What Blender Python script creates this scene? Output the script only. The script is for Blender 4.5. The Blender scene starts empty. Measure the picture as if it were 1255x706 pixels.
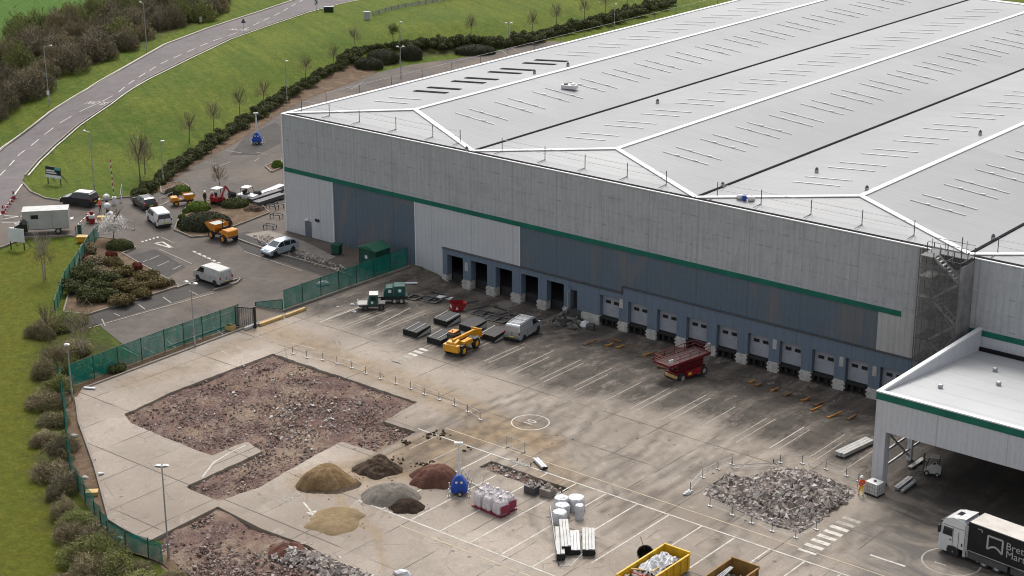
import bpy, bmesh, math, random
import numpy as np
from mathutils import Vector, Matrix, Euler
from mathutils.geometry import delaunay_2d_cdt
random.seed(7); RNG = np.random.default_rng(7)
sc = bpy.context.scene
R_ = math.radians
# ------------------------------------------------------------------ camera, light, exposure
YAW, PITCH, ROLL, FPX = R_(39.369), R_(19.125), R_(-0.21), 2127.57
CAM = np.array([153.63, -142.83, 64.43])
fw = np.array([-math.sin(YAW)*math.cos(PITCH), math.cos(YAW)*math.cos(PITCH), -math.sin(PITCH)])
rt = np.array([math.cos(YAW), math.sin(YAW), 0.0]); up = np.cross(rt, fw)
rt, up = math.cos(ROLL)*rt+math.sin(ROLL)*up, -math.sin(ROLL)*rt+math.cos(ROLL)*up
cd = bpy.data.cameras.new('camera'); cam = bpy.data.objects.new('camera', cd); sc.collection.objects.link(cam)
cd.sensor_width = 36.0; cd.lens = 36.0*FPX/1255.0; cd.clip_start = 1.0; cd.clip_end = 5000.0
cam.matrix_world = Matrix(((rt[0], up[0], -fw[0], CAM[0]), (rt[1], up[1], -fw[1], CAM[1]), (rt[2], up[2], -fw[2], CAM[2]), (0, 0, 0, 1)))
sc.camera = cam
SUN_EL, SUN_AZ = 52.0, 40.0        # azimuth of the sun measured from +Y towards -X: behind the warehouse, to the left
w = bpy.data.worlds.new('World'); sc.world = w; w.use_nodes = True
nt = w.node_tree; bg = nt.nodes['Background']
sky = nt.nodes.new('ShaderNodeTexSky'); sky.sky_type = 'NISHITA'; sky.sun_disc = False
sky.sun_elevation = R_(SUN_EL); sky.sun_rotation = R_(-SUN_AZ); sky.air_density = 1.0; sky.dust_density = 4.0; sky.ozone_density = 1.0
hs = nt.nodes.new('ShaderNodeHueSaturation'); hs.inputs['Saturation'].default_value = 0.24   # overcast: greyed sky light
nt.links.new(sky.outputs[0], hs.inputs['Color']); nt.links.new(hs.outputs[0], bg.inputs[0]); bg.inputs[1].default_value = 0.15
ld = bpy.data.lights.new('sun', 'SUN'); ld.energy = 1.15; ld.angle = R_(18); ld.color = (1.0, 0.95, 0.87)
lo = bpy.data.objects.new('sun', ld); sc.collection.objects.link(lo)
sd = Vector((-math.sin(R_(SUN_AZ))*math.cos(R_(SUN_EL)), math.cos(R_(SUN_AZ))*math.cos(R_(SUN_EL)), math.sin(R_(SUN_EL))))
lo.rotation_euler = sd.to_track_quat('Z', 'Y').to_euler(); lo.location = (0, 0, 120)
sc.view_settings.view_transform = 'Standard'; sc.view_settings.look = 'None'
sc.view_settings.exposure = 0.84; sc.cycles.filter_width = 1.1; sc.view_settings.gamma = 1.0
# ------------------------------------------------------------------ terrain height and pixel -> ground
def ss(a, b, x):
    t = np.clip((np.asarray(x, float)-a)/(b-a), 0, 1); return t*t*(3-2*t)
HEDGE = np.array([(-27, -6), (-29, 5), (-37, 21), (-51, 47), (-56, 71), (-58, 87), (-51, 109), (-48.5, 141), (-50, 170), (-50, 330)], float)
def hedge_d(x, y):
    best = np.full(np.shape(x), 1e9); sg = np.ones(np.shape(x))
    for a, b in zip(HEDGE[:-1], HEDGE[1:]):
        d = b-a; L = d@d
        t = np.clip(((x-a[0])*d[0]+(y-a[1])*d[1])/L, 0, 1)
        dd = np.hypot(x-a[0]-t*d[0], y-a[1]-t*d[1]); c = d[0]*(y-a[1])-d[1]*(x-a[0])
        m = dd < best; best = np.where(m, dd, best); sg = np.where(m, np.sign(c), sg)
    return best*sg
def h(x, y):
    x = np.asarray(x, float); y = np.asarray(y, float)
    z = -1.15*ss(23, 29, x)*(1-ss(85, 91, x))*np.clip((y+11.0)/8.0, 0, 1)*(1-ss(2, 4, y))
    z = z+2.6*ss(1, 18, hedge_d(x, y))*ss(0, 34, y)*(1-ss(110, 130, y)*0.3)
    return z
def hz(x, y): return float(h(x, y))
def G(px, py, dz=0.0):
    d = fw*FPX+rt*(px-627.5)-up*(py-353); z = 0.0
    for _ in range(14):
        t = (z+dz-CAM[2])/d[2]; p = CAM+d*t; z = 0.6*hz(p[0], p[1])+0.4*z
    return np.array([p[0], p[1], z])
def GL(L): return [tuple(G(a, b)[:2]) for a, b in L]
def inside(poly, X, Y):
    X = np.asarray(X, float); Y = np.asarray(Y, float); r = np.zeros(X.shape, bool); n = len(poly); j = n-1
    for i in range(n):
        xi, yi = poly[i][0], poly[i][1]; xj, yj = poly[j][0], poly[j][1]
        if yi != yj:
            c = ((yi > Y) != (yj > Y)) & (X < (xj-xi)*(Y-yi)/(yj-yi)+xi); r ^= c
        j = i
    return r
def segdist(L, x, y):
    best = np.full(np.shape(x), 1e9)
    for a, b in zip(L[:-1], L[1:]):
        dx, dy = b[0]-a[0], b[1]-a[1]; q = dx*dx+dy*dy+1e-9
        t = np.clip(((x-a[0])*dx+(y-a[1])*dy)/q, 0, 1)
        best = np.minimum(best, np.hypot(x-a[0]-t*dx, y-a[1]-t*dy))
    return best
# ------------------------------------------------------------------ node helper
class MT:
    def __init__(s, name, rough=0.8, spec=0.3, metal=0.0):
        s.m = bpy.data.materials.new(name); s.m.use_nodes = True; s.nt = s.m.node_tree
        s.b = s.nt.nodes['Principled BSDF']; s.b.inputs['Roughness'].default_value = rough
        s.b.inputs['Specular IOR Level'].default_value = spec; s.b.inputs['Metallic'].default_value = metal
        s._pos = None
    def n(s, t): return s.nt.nodes.new(t)
    def set(s, sock, v):
        if isinstance(v, bpy.types.NodeSocket): s.nt.links.new(v, sock)
        elif isinstance(v, (tuple, list)) and len(v) == 3 and sock.type == 'RGBA': sock.default_value = (*v, 1)
        else: sock.default_value = v
    def pos(s):
        if not s._pos: s._pos = s.n('ShaderNodeNewGeometry')
        return s._pos.outputs['Position']
    def island(s):
        s.pos(); return s._pos.outputs['Random Per Island']
    def obj(s): return s.n('ShaderNodeTexCoord').outputs['Object']
    def sep(s, v):
        k = s.n('ShaderNodeSeparateXYZ'); s.set(k.inputs[0], v); return k.outputs
    def scale(s, v, sc_):
        k = s.n('ShaderNodeVectorMath'); k.operation = 'MULTIPLY'; s.set(k.inputs[0], v); k.inputs[1].default_value = sc_; return k.outputs[0]
    def rotz(s, v, a):
        k = s.n('ShaderNodeVectorRotate'); k.rotation_type = 'Z_AXIS'; s.set(k.inputs[0], v); k.inputs['Angle'].default_value = a; return k.outputs[0]
    def noise(s, sc_, det=5, vec=None, ro=0.55, dist=0.0):
        k = s.n('ShaderNodeTexNoise'); s.set(k.inputs['Vector'], vec if vec is not None else s.pos())
        k.inputs['Scale'].default_value = sc_; k.inputs['Detail'].default_value = det; k.inputs['Roughness'].default_value = ro; k.inputs['Distortion'].default_value = dist
        return k.outputs['Fac']
    def vor(s, sc_, vec=None, out='Distance', feat='F1'):
        k = s.n('ShaderNodeTexVoronoi'); k.feature = feat; s.set(k.inputs['Vector'], vec if vec is not None else s.pos()); k.inputs['Scale'].default_value = sc_
        return k.outputs[out]
    def math(s, op, a, b=0.5, cl=False):
        k = s.n('ShaderNodeMath'); k.operation = op; k.use_clamp = cl; s.set(k.inputs[0], a); s.set(k.inputs[1], b); return k.outputs[0]
    def rng(s, v, a, b, c=0.0, d=1.0):
        k = s.n('ShaderNodeMapRange'); s.set(k.inputs[0], v)
        for i, q in enumerate((a, b, c, d)): k.inputs[i+1].default_value = q
        return k.outputs[0]
    def ramp(s, f, st):
        k = s.n('ShaderNodeValToRGB'); s.set(k.inputs[0], f); e = k.color_ramp.elements
        while len(e) < len(st): e.new(0.5)
        for q, (p, c) in zip(e, st): q.position = p; q.color = (*c, 1)
        return k.outputs[0]
    def mix(s, f, a, b, mode='MIX'):
        k = s.n('ShaderNodeMix'); k.data_type = 'RGBA'; k.blend_type = mode
        s.set(k.inputs[0], f); s.set(k.inputs[6], a); s.set(k.inputs[7], b); return k.outputs[2]
    def attr(s, nm):
        k = s.n('ShaderNodeAttribute'); k.attribute_name = nm; return k.outputs['Color']
    def wn(s, v):
        k = s.n('ShaderNodeTexWhiteNoise'); k.noise_dimensions = '3D'; s.set(k.inputs[0], v); return k.outputs['Value']
    def comb(s, x, y, z=0.0):
        k = s.n('ShaderNodeCombineXYZ'); s.set(k.inputs[0], x); s.set(k.inputs[1], y); s.set(k.inputs[2], z); return k.outputs[0]
    def bump(s, hgt, st=0.3, d=0.1):
        k = s.n('ShaderNodeBump'); k.inputs['Strength'].default_value = st; k.inputs['Distance'].default_value = d
        s.set(k.inputs['Height'], hgt); s.nt.links.new(k.outputs[0], s.b.inputs['Normal'])
    def col(s, c): s.set(s.b.inputs['Base Color'], c); return s
def shade(c, k): return tuple(min(1, max(0, q*k)) for q in c)
def pm(name, c, var=0.25, scale=2.0, rough=0.7, spec=0.3, metal=0.0, dirt=0.0, bump=0.0):
    """paint / plain material with wear: tone noise plus some brownish dirt"""
    t = MT(name, rough, spec, metal)
    f = t.noise(scale, 6)
    q = t.mix(t.rng(f, 0.3, 0.7), shade(c, 1-var), shade(c, 1+var*0.6))
    if dirt: q = t.mix(t.rng(t.noise(scale*2.3+0.7, 7, ro=0.7), 0.52, 0.7, 0, dirt), q, (0.13, 0.11, 0.085))
    if bump: t.bump(t.noise(scale*6, 4), 0.4, bump)
    t.col(q); return t.m
M = {}
# --- ground
def yard_mat():
    t = MT('yard_concrete', 0.85, 0.25); P = t.pos(); o = t.sep(P); x, y = o[0], o[1]
    wob = t.math('MULTIPLY', t.math('SUBTRACT', t.noise(0.9, 3), 0.5), 0.10)
    fx = t.math('DIVIDE', t.math('ADD', t.math('ADD', x, 0.8), wob), 5.15); fy = t.math('DIVIDE', t.math('ADD', t.math('ADD', y, 0.35), wob), 7.0)
    cell = t.wn(t.comb(t.math('FLOOR', fx), t.math('FLOOR', fy)))
    def joint(v, per, wd):
        d = t.math('ABSOLUTE', t.math('SUBTRACT', t.math('FRACT', v), 0.5)); d = t.math('SUBTRACT', 0.5, d)
        return t.rng(d, 0.25*wd/per, wd/per, 1, 0)
    jn = t.math('MAXIMUM', t.math('MULTIPLY', joint(fx, 5.15, 0.085), t.rng(t.noise(0.21, 3), 0.42, 0.56, 0.05, 0.85)), t.math('MULTIPLY', joint(fy, 7.0, 0.10), t.rng(t.noise(0.17, 3, t.scale(P, (1, 1.3, 1))), 0.40, 0.54, 0.08, 0.9)))
    big = t.noise(0.075, 6, ro=0.6); mid = t.noise(0.6, 9, ro=0.72); fine = t.noise(7, 7, ro=0.7)
    c = t.mix(t.rng(big, 0.36, 0.62), (0.222, 0.182, 0.148), (0.350, 0.300, 0.252))
    c = t.mix(t.rng(cell, 0, 1, 0, 0.34), c, (0.175, 0.150, 0.122))
    c = t.mix(t.rng(mid, 0.48, 0.72, 0, 0.62), c, (0.140, 0.118, 0.094))
    c = t.mix(t.rng(t.noise(0.33, 8, ro=0.7, dist=1.2), 0.56, 0.68, 0, 0.5), c, (0.36, 0.325, 0.275))
    c = t.mix(t.rng(fine, 0.40, 0.68, 0, 0.42), c, (0.125, 0.105, 0.083))
    cr = t.rng(t.vor(0.16, t.scale(P, (1, 1, 0)), 'Distance', 'DISTANCE_TO_EDGE'), 0.002, 0.008, 1, 0)
    c = t.mix(t.math('MULTIPLY', cr, t.rng(t.noise(0.4, 4), 0.50, 0.58, 0, 0.5)), c, (0.07, 0.06, 0.05))
    a = t.attr('dirt'); k = t.n('ShaderNodeSeparateColor'); t.set(k.inputs[0], a)
    tn = t.noise(0.5, 9, t.scale(P, (1, 0.7, 1)), ro=0.72)
    tan = t.math('MULTIPLY', t.rng(t.math('ADD', k.outputs[0], t.math('SUBTRACT', tn, 0.62)), 0.0, 0.45), k.outputs[0], True)
    c = t.mix(t.math('MULTIPLY', tan, 0.95), c, t.mix(t.rng(mid, 0.35, 0.65), (0.265, 0.190, 0.112), (0.150, 0.100, 0.055)))
    st = t.math('ADD', t.math('MULTIPLY', t.noise(1.5, 9, t.scale(P, (1.8, 0.22, 1)), ro=0.72), 0.6), t.math('MULTIPLY', t.noise(0.9, 9, ro=0.75), 0.4))
    gr = t.rng(t.math('ADD', t.math('MULTIPLY', k.outputs[1], 1.25), t.math('MULTIPLY', t.math('SUBTRACT', st, 0.5), t.math('MULTIPLY', k.outputs[1], 2.6))), 0.1, 1.0)
    c = t.mix(t.math('MULTIPLY', gr, 0.95), c, t.mix(t.rng(mid, 0.4, 0.65), (0.060, 0.050, 0.042), (0.026, 0.023, 0.021)))
    pale = t.math('MULTIPLY', k.outputs[1], t.rng(t.noise(0.42, 9, t.scale(P, (1.3, 0.5, 1)), ro=0.76), 0.53, 0.62, 0, 0.62), True)
    c = t.mix(pale, c, (0.205, 0.178, 0.148))
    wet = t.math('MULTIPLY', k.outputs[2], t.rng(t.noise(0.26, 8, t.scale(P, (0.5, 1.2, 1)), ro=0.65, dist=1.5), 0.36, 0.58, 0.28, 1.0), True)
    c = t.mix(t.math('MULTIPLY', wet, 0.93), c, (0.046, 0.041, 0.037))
    c = t.mix(jn, c, (0.060, 0.050, 0.042))
    sp = t.rng(t.vor(0.5, t.scale(P, (1, 1, 0))), 0.03, 0.12, 0.75, 0)
    c = t.mix(t.math('MULTIPLY', sp, t.rng(t.noise(0.2, 2), 0.46, 0.52)), c, (0.055, 0.048, 0.04))
    t.col(c); t.set(t.b.inputs['Roughness'], t.rng(wet, 0, 1, 0.88, 0.6)); t.bump(t.noise(6, 6), 0.25, 0.02); return t.m
M['yard'] = yard_mat()
def tarmac(name, c0, c1, brown=0.2):
    t = MT(name, 0.9, 0.2); c = t.mix(t.rng(t.noise(0.18, 6, ro=0.65), 0.35, 0.65), c0, c1)
    c = t.mix(t.rng(t.noise(0.9, 9, ro=0.74), 0.46, 0.68, 0, 0.6), c, shade(c0, 0.7))
    c = t.mix(t.rng(t.noise(0.11, 5), 0.5, 0.68, 0, brown), c, (0.14, 0.108, 0.08))
    c = t.mix(t.rng(t.noise(14, 3), 0.4, 0.7, 0, 0.2), c, shade(c1, 1.3))
    t.col(c); t.bump(t.noise(12, 4), 0.2, 0.01); return t.m
M['road'] = tarmac('road_asphalt', (0.105, 0.092, 0.093), (0.135, 0.119, 0.119), 0.05)
M['carpark'] = tarmac('car_park_asphalt', (0.066, 0.056, 0.050), (0.108, 0.092, 0.081), 0.6)
M['bay'] = tarmac('dark_bay_asphalt', (0.040, 0.037, 0.036), (0.060, 0.055, 0.052), 0.12)
def grass_mat():
    t = MT('grass', 0.95, 0.1); P = t.pos(); a = t.attr('tint'); k = t.n('ShaderNodeSeparateColor'); t.set(k.inputs[0], a)
    big = t.noise(0.05, 5); mid = t.noise(0.4, 7, ro=0.7); fine = t.noise(2.6, 8, ro=0.75)
    c = t.mix(t.rng(big, 0.35, 0.65), (0.072, 0.128, 0.011), (0.162, 0.192, 0.020))
    c = t.mix(t.rng(mid, 0.38, 0.68, 0, 0.6), c, (0.185, 0.178, 0.034))
    c = t.mix(t.rng(fine, 0.42, 0.66, 0, 0.7), c, (0.036, 0.062, 0.010))
    c = t.mix(t.rng(t.noise(6, 5, ro=0.8), 0.55, 0.75, 0, 0.5), c, (0.17, 0.165, 0.06))
    mw = t.noise(0.5, 5, t.scale(t.rotz(P, 0.45), (0.10, 1.5, 1)), ro=0.6); c = t.mix(t.rng(mw, 0.44, 0.62, 0, 0.55), c, (0.055, 0.098, 0.011)); c = t.mix(t.rng(t.noise(0.28, 7, ro=0.75), 0.60, 0.70, 0, 0.5), c, (0.115, 0.105, 0.05))
    lawn = t.mix(t.rng(fine, 0.35, 0.7), (0.165, 0.148, 0.012), (0.078, 0.088, 0.008))
    lawn = t.mix(t.rng(mid, 0.4, 0.65, 0, 0.75), lawn, (0.098, 0.122, 0.012))
    c = t.mix(t.math('MULTIPLY', k.outputs[2], 0.95), c, lawn)
    field = t.mix(t.rng(fine, 0.4, 0.65), (0.075, 0.165, 0.022), (0.042, 0.10, 0.015))
    c = t.mix(k.outputs[0], c, field)
    soil = t.mix(t.rng(fine, 0.35, 0.65), (0.075, 0.055, 0.032), (0.035, 0.028, 0.018))
    c = t.mix(t.math('MULTIPLY', k.outputs[1], t.rng(mid, 0.25, 0.5), True), c, soil)
    rg = t.noise(1.1, 9, ro=0.8); c = t.mix(t.rng(rg, 0.40, 0.60, 0.45, 0), c, (0.032, 0.052, 0.008)); c = t.mix(t.rng(rg, 0.52, 0.68, 0, 0.4), c, (0.15, 0.16, 0.05)); t.col(c); t.bump(t.noise(2.2, 9, ro=0.8), 1.0, 0.4); return t.m
M['grass'] = grass_mat()
def soil_mat(name, c0, c1, c2, sc1=0.8, bd=0.12):
    t = MT(name, 0.95, 0.12); c = t.ramp(t.noise(sc1, 8, ro=0.7), [(0.3, c0), (0.52, c1), (0.7, c2)])
    c = t.mix(t.rng(t.noise(0.45, 7, ro=0.65), 0.42, 0.62, 0, 0.55), c, shade(c1, 0.62)); c = t.mix(t.rng(t.noise(2.6, 7, ro=0.75), 0.56, 0.7, 0, 0.5), c, shade(c2, 1.25)); c = t.mix(t.rng(t.noise(sc1*9, 5, ro=0.7), 0.4, 0.7, 0, 0.5), c, shade(c0, 0.7)); t.col(c); t.bump(t.noise(sc1*5, 8, ro=0.7), 0.8, bd); return t.m
M['soil'] = soil_mat('brown_soil', (0.07, 0.045, 0.028), (0.135, 0.092, 0.06), (0.20, 0.145, 0.10))
def rubble_mat():
    t = MT('broken_ground', 0.95, 0.12); P = t.pos()
    c = t.ramp(t.noise(0.16, 8, ro=0.66), [(0.32, (0.080, 0.046, 0.042)), (0.45, (0.140, 0.084, 0.074)), (0.55, (0.215, 0.150, 0.112)), (0.68, (0.29, 0.225, 0.165))])
    c = t.mix(t.rng(t.noise(0.9, 9, t.rotz(P, 0.5), ro=0.78), 0.46, 0.66, 0, 0.75), c, (0.090, 0.055, 0.046))
    c = t.mix(t.rng(t.noise(2.2, 9, ro=0.8), 0.52, 0.70, 0, 0.7), c, (0.26, 0.215, 0.185))
    cv = t.vor(5.5, out='Color'); k = t.n('ShaderNodeSeparateColor'); t.set(k.inputs[0], cv); m_ = t.rng(t.noise(0.3, 5), 0.45, 0.6)
    c = t.mix(t.math('MULTIPLY', m_, t.rng(k.outputs[0], 0.6, 1.0, 0, 0.7)), c, (0.30, 0.26, 0.235)); c = t.mix(t.math('MULTIPLY', m_, t.rng(k.outputs[1], 0.62, 1.0, 0, 0.8)), c, (0.058, 0.040, 0.036))
    tr = t.noise(0.5, 4, t.scale(t.rotz(P, 0.9), (0.12, 2.2, 1))); c = t.mix(t.rng(tr, 0.58, 0.66, 0, 0.4), c, (0.235, 0.185, 0.145))
    t.col(c); t.bump(t.noise(4.0, 9, ro=0.8), 1.0, 0.22); return t.m
M['rubble'] = rubble_mat()
def lump_mat(name, cs):
    t = MT(name, 0.9, 0.2); n_ = len(cs); c = t.ramp(t.island(), [(i/(n_-1) if n_ > 1 else 0, q) for i, q in enumerate(cs)])
    c = t.mix(t.rng(t.noise(5, 5), 0.4, 0.7, 0, 0.5), c, shade(cs[0], 0.8)); t.col(c); t.bump(t.noise(14, 4), 0.4, 0.03); return t.m
M['lumps'] = lump_mat('concrete_lumps', [(0.10, 0.083, 0.075), (0.19, 0.163, 0.148), (0.29, 0.256, 0.23), (0.38, 0.34, 0.31), (0.22, 0.165, 0.135), (0.52, 0.48, 0.445), (0.14, 0.115, 0.105)])
M['redlumps'] = lump_mat('brick_lumps', [(0.085, 0.052, 0.045), (0.155, 0.098, 0.084), (0.22, 0.13, 0.108), (0.26, 0.20, 0.172), (0.12, 0.09, 0.08), (0.42, 0.37, 0.33), (0.17, 0.115, 0.095), (0.22, 0.17, 0.145), (0.10, 0.065, 0.055), (0.33, 0.27, 0.235)])
M['skipwaste'] = lump_mat('mixed_waste', [(0.5,0.48,0.45),(0.24,0.18,0.12),(0.62,0.61,0.6),(0.12,0.10,0.09),(0.30,0.12,0.08),(0.45,0.40,0.33)])
M['scrapmetal'] = lump_mat('grey_scrap', [(0.2,0.2,0.2),(0.35,0.36,0.36),(0.12,0.13,0.12),(0.28,0.3,0.27)])
M['darklumps'] = lump_mat('dark_debris', [(0.05,0.045,0.04),(0.09,0.085,0.08),(0.13,0.12,0.11),(0.2,0.19,0.18)])
M['paint'] = pm('white_line_paint', (0.46, 0.435, 0.39), 0.25, 1.4, 0.75, dirt=0.85)
M['oldpaint'] = pm('worn_line_paint', (0.29, 0.265, 0.23), 0.25, 1.1, 0.8, dirt=0.95)
M['tanline'] = pm('faded_yellow_line', (0.40, 0.335, 0.235), 0.2, 1.0, 0.8, dirt=0.6)
M['kerb'] = pm('concrete_kerb', (0.20, 0.175, 0.15), 0.25, 0.8, 0.85, dirt=0.6)
# --- building
def clad(name, c, streak=0.35, rows=False, rust=0.0, rib=1.6, dk=(0.16, 0.155, 0.15)):
    t = MT(name, 0.55, 0.35); P = t.pos(); o = t.sep(P)
    st = t.noise(1.0, 8, t.scale(P, (3.2, 3.2, 0.16)), ro=0.74)
    c_ = t.mix(t.rng(st, 0.46, 0.76, 0, streak), c, dk)
    c_ = t.mix(t.rng(t.noise(0.25, 6, ro=0.65), 0.4, 0.7, 0, 0.3), c_, shade(c, 0.75))
    c_ = t.mix(t.rng(t.noise(5.5, 5, t.scale(P, (1, 1, 0.35))), 0.45, 0.75, 0, 0.3), c_, shade(c, 0.6))
    if rows:
        fz = t.math('FRACT', t.math('DIVIDE', t.math('SUBTRACT', o[2], 0.2), 1.55)); ln = t.rng(t.math('ABSOLUTE', t.math('SUBTRACT', fz, 0.5)), 0.025, 0.055, 1, 0)
        dash = t.rng(t.noise(1.6, 4, t.scale(P, (1, 1, 0.3)), ro=0.7), 0.48, 0.60)
        c_ = t.mix(t.math('MULTIPLY', t.rng(t.noise(0.3, 8, t.scale(P, (1, 1, 1.6)), ro=0.75), 0.5, 0.68), 0.35), c_, (0.20, 0.195, 0.185))
        c_ = t.mix(t.math('MULTIPLY', t.math('MULTIPLY', ln, dash), 0.38), c_, (0.06, 0.06, 0.058))
    if rust:
        a = t.noise(0.11, 4, t.scale(P, (1.4, 1, 0.5)), dist=2.2)
        c_ = t.mix(t.math('MULTIPLY', t.rng(a, 0.52, 0.62), t.rng(t.noise(0.9, 4, t.scale(P, (2, 1, 0.08))), 0.4, 0.6, 0.2, rust)), c_, (0.165, 0.135, 0.105))
    wv = t.math('FRACT', t.math('MULTIPLY', t.math('ADD', o[0], o[1]), rib)); c_ = t.mix(t.rng(t.math('PINGPONG', wv, 0.5), 0.30, 0.5, 0, 0.15), c_, shade(c, 0.45)); c_ = t.mix(t.rng(t.math('ABSOLUTE', t.math('SUBTRACT', t.math('FRACT', t.math('DIVIDE', o[0], 6.1)), 0.5)), 0.484, 0.496, 0, 0.35), c_, shade(c, 0.4)); t.bump(t.math('PINGPONG', wv, 0.5), 0.5, 0.05)
    t.col(c_); return t.m
M['clad'] = clad('grey_cladding', (0.375, 0.381, 0.395), 0.6, True)
M['panel'] = clad('pale_grey_cladding', (0.44, 0.448, 0.465), 0.22)
M['panel2'] = clad('weathered_grey_cladding', (0.40, 0.395, 0.385), 0.55)
M['blue'] = clad('slate_blue_cladding', (0.090, 0.119, 0.153), 0.3, rust=0.5, dk=(0.085, 0.095, 0.11))
M['dockblue'] = clad('dock_blue_cladding', (0.118, 0.156, 0.200), 0.35, rib=1.0, dk=(0.09, 0.10, 0.12))
M['green'] = pm('green_trim', (0.006, 0.112, 0.078), 0.25, 0.5, 0.5)
M['canopyclad'] = clad('white_grey_cladding', (0.47, 0.475, 0.50), 0.2, rib=2.2)
def roof_mat(name, c, seam=1.0):
    t = MT(name, 0.6, 0.3); P = t.pos(); o = t.sep(P)
    s = t.rng(t.math('ABSOLUTE', t.math('SUBTRACT', t.math('FRACT', t.math('DIVIDE', o[1], seam)), 0.5)), 0.40, 0.5)
    sheet_ = t.wn(t.comb(t.math('FLOOR', t.math('DIVIDE', o[1], seam*3)), t.math('FLOOR', t.math('DIVIDE', o[0], 7.5))))
    g = t.mix(t.rng(t.noise(0.05, 6, ro=0.6), 0.35, 0.65), shade(c, 0.88), shade(c, 1.07))
    g = t.mix(t.rng(sheet_, 0, 1, 0, 0.10), g, shade(c, 0.6))
    g = t.mix(t.rng(t.noise(0.5, 9, t.scale(P, (0.22, 1.4, 1)), ro=0.74), 0.48, 0.76, 0, 0.38), g, shade(c, 0.66))
    lap = t.rng(t.math('ABSOLUTE', t.math('SUBTRACT', t.math('FRACT', t.math('DIVIDE', o[0], 3.75)), 0.5)), 0.492, 0.498)
    g = t.mix(t.math('MULTIPLY', lap, t.rng(t.noise(1.7, 3), 0.45, 0.55, 0.05, 0.35)), g, shade(c, 0.45))
    g = t.mix(t.math('MULTIPLY', s, 0.17), g, shade(c, 0.45)); t.col(g); t.bump(s, 0.4, 0.03); return t.m
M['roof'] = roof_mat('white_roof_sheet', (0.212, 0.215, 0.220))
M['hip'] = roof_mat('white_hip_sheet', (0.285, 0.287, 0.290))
M['canopyroof'] = roof_mat('white_canopy_roof', (0.37, 0.374, 0.378), 3.0)
M['cap'] = pm('white_ridge_cap', (0.60, 0.60, 0.60), 0.06, 0.6, 0.5)
M['gutter'] = pm('dark_gutter', (0.018, 0.018, 0.019), 0.3, 1.2, 0.95, 0.03)
M['rooflight'] = pm('rooflight_sheet', (0.42, 0.43, 0.44), 0.18, 0.8, 0.35, dirt=0.25)
M['rooflightedge'] = pm('rooflight_edge', (0.178, 0.182, 0.188), 0.3, 1.2, 0.6)
M['door'] = pm('grey_dock_door', (0.285, 0.295, 0.325), 0.12, 0.8, 0.5, dirt=0.25)
M['block'] = pm('whitewashed_block', (0.40, 0.385, 0.36), 0.25, 1.5, 0.85, dirt=0.85, bump=0.02)
M['black'] = pm('black_rubber', (0.014, 0.014, 0.014), 0.4, 2.5, 0.75)
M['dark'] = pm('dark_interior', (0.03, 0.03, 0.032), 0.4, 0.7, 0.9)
M['glass'] = pm('dark_glass', (0.012, 0.015, 0.018), 0.2, 1.0, 0.08, 0.6)
# --- metals / paints
M['steel'] = pm('galvanised_steel', (0.34, 0.345, 0.35), 0.25, 2.2, 0.45, 0.5, 0.5, dirt=0.2)
M['darksteel'] = pm('dark_steel', (0.075, 0.075, 0.078), 0.3, 2.0, 0.6, 0.4, 0.3, dirt=0.3)
M['rust'] = pm('rusty_steel', (0.16, 0.085, 0.04), 0.45, 1.8, 0.8, dirt=0.5)
M['rustbar'] = pm('rusty_orange_steel', (0.30, 0.15, 0.04), 0.45, 2.8, 0.8, dirt=0.5)
M['white'] = pm('white_paint', (0.52, 0.52, 0.515), 0.08, 1.2, 0.3, 0.5, dirt=0.10)
M['offwhite'] = pm('off_white_paint', (0.36, 0.355, 0.34), 0.18, 1.5, 0.45, dirt=0.3)
M['silver'] = pm('silver_paint', (0.42, 0.44, 0.46), 0.08, 1.2, 0.25, 0.6, 0.55, dirt=0.12)
M['bluesilver'] = pm('pale_blue_silver_paint', (0.42, 0.475, 0.54), 0.08, 1.2, 0.25, 0.6, 0.5)
M['blackpaint'] = pm('black_car_paint', (0.014, 0.015, 0.017), 0.2, 1.2, 0.18, 0.6)
M['greypaint'] = pm('dark_grey_car_paint', (0.035, 0.038, 0.042), 0.2, 1.2, 0.25, 0.6)
M['boxgrey'] = pm('grey_box_panel', (0.33, 0.33, 0.315), 0.12, 0.9, 0.6, dirt=0.25)
M['yellow'] = pm('yellow_machine_paint', (0.55, 0.26, 0.010), 0.15, 1.5, 0.4, 0.45, dirt=0.3)
M['orange'] = pm('orange_machine_paint', (0.58, 0.22, 0.022), 0.2, 1.8, 0.45, dirt=0.4)
M['skipyellow'] = pm('yellow_skip_paint', (0.56, 0.33, 0.012), 0.2, 1.2, 0.5, dirt=0.5)
M['skipbrown'] = pm('rusty_ochre_skip_paint', (0.22, 0.12, 0.03), 0.4, 1.4, 0.7, dirt=0.6)
M['red'] = pm('red_paint', (0.22, 0.010, 0.014), 0.25, 1.5, 0.45, dirt=0.3)
M['darkred'] = pm('dark_red_paint', (0.125, 0.009, 0.013), 0.35, 1.2, 0.5, dirt=0.35)
M['deck'] = pm('muddy_deck', (0.070, 0.046, 0.044), 0.35, 2.0, 0.85, dirt=0.4)
M['blueplant'] = pm('blue_plant_paint', (0.012, 0.055, 0.30), 0.25, 1.6, 0.4, dirt=0.1)
M['tealgreen'] = pm('teal_green_paint', (0.010, 0.066, 0.054), 0.25, 1.4, 0.45, dirt=0.25)
M['kiosk'] = pm('dark_green_grp', (0.010, 0.055, 0.036), 0.2, 1.0, 0.6)
M['kioskroof'] = pm('green_kiosk_roof', (0.022, 0.095, 0.058), 0.2, 1.0, 0.6)
M['tyre'] = pm('tyre_rubber', (0.020, 0.020, 0.020), 0.4, 3.0, 0.85, dirt=0.3)
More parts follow.
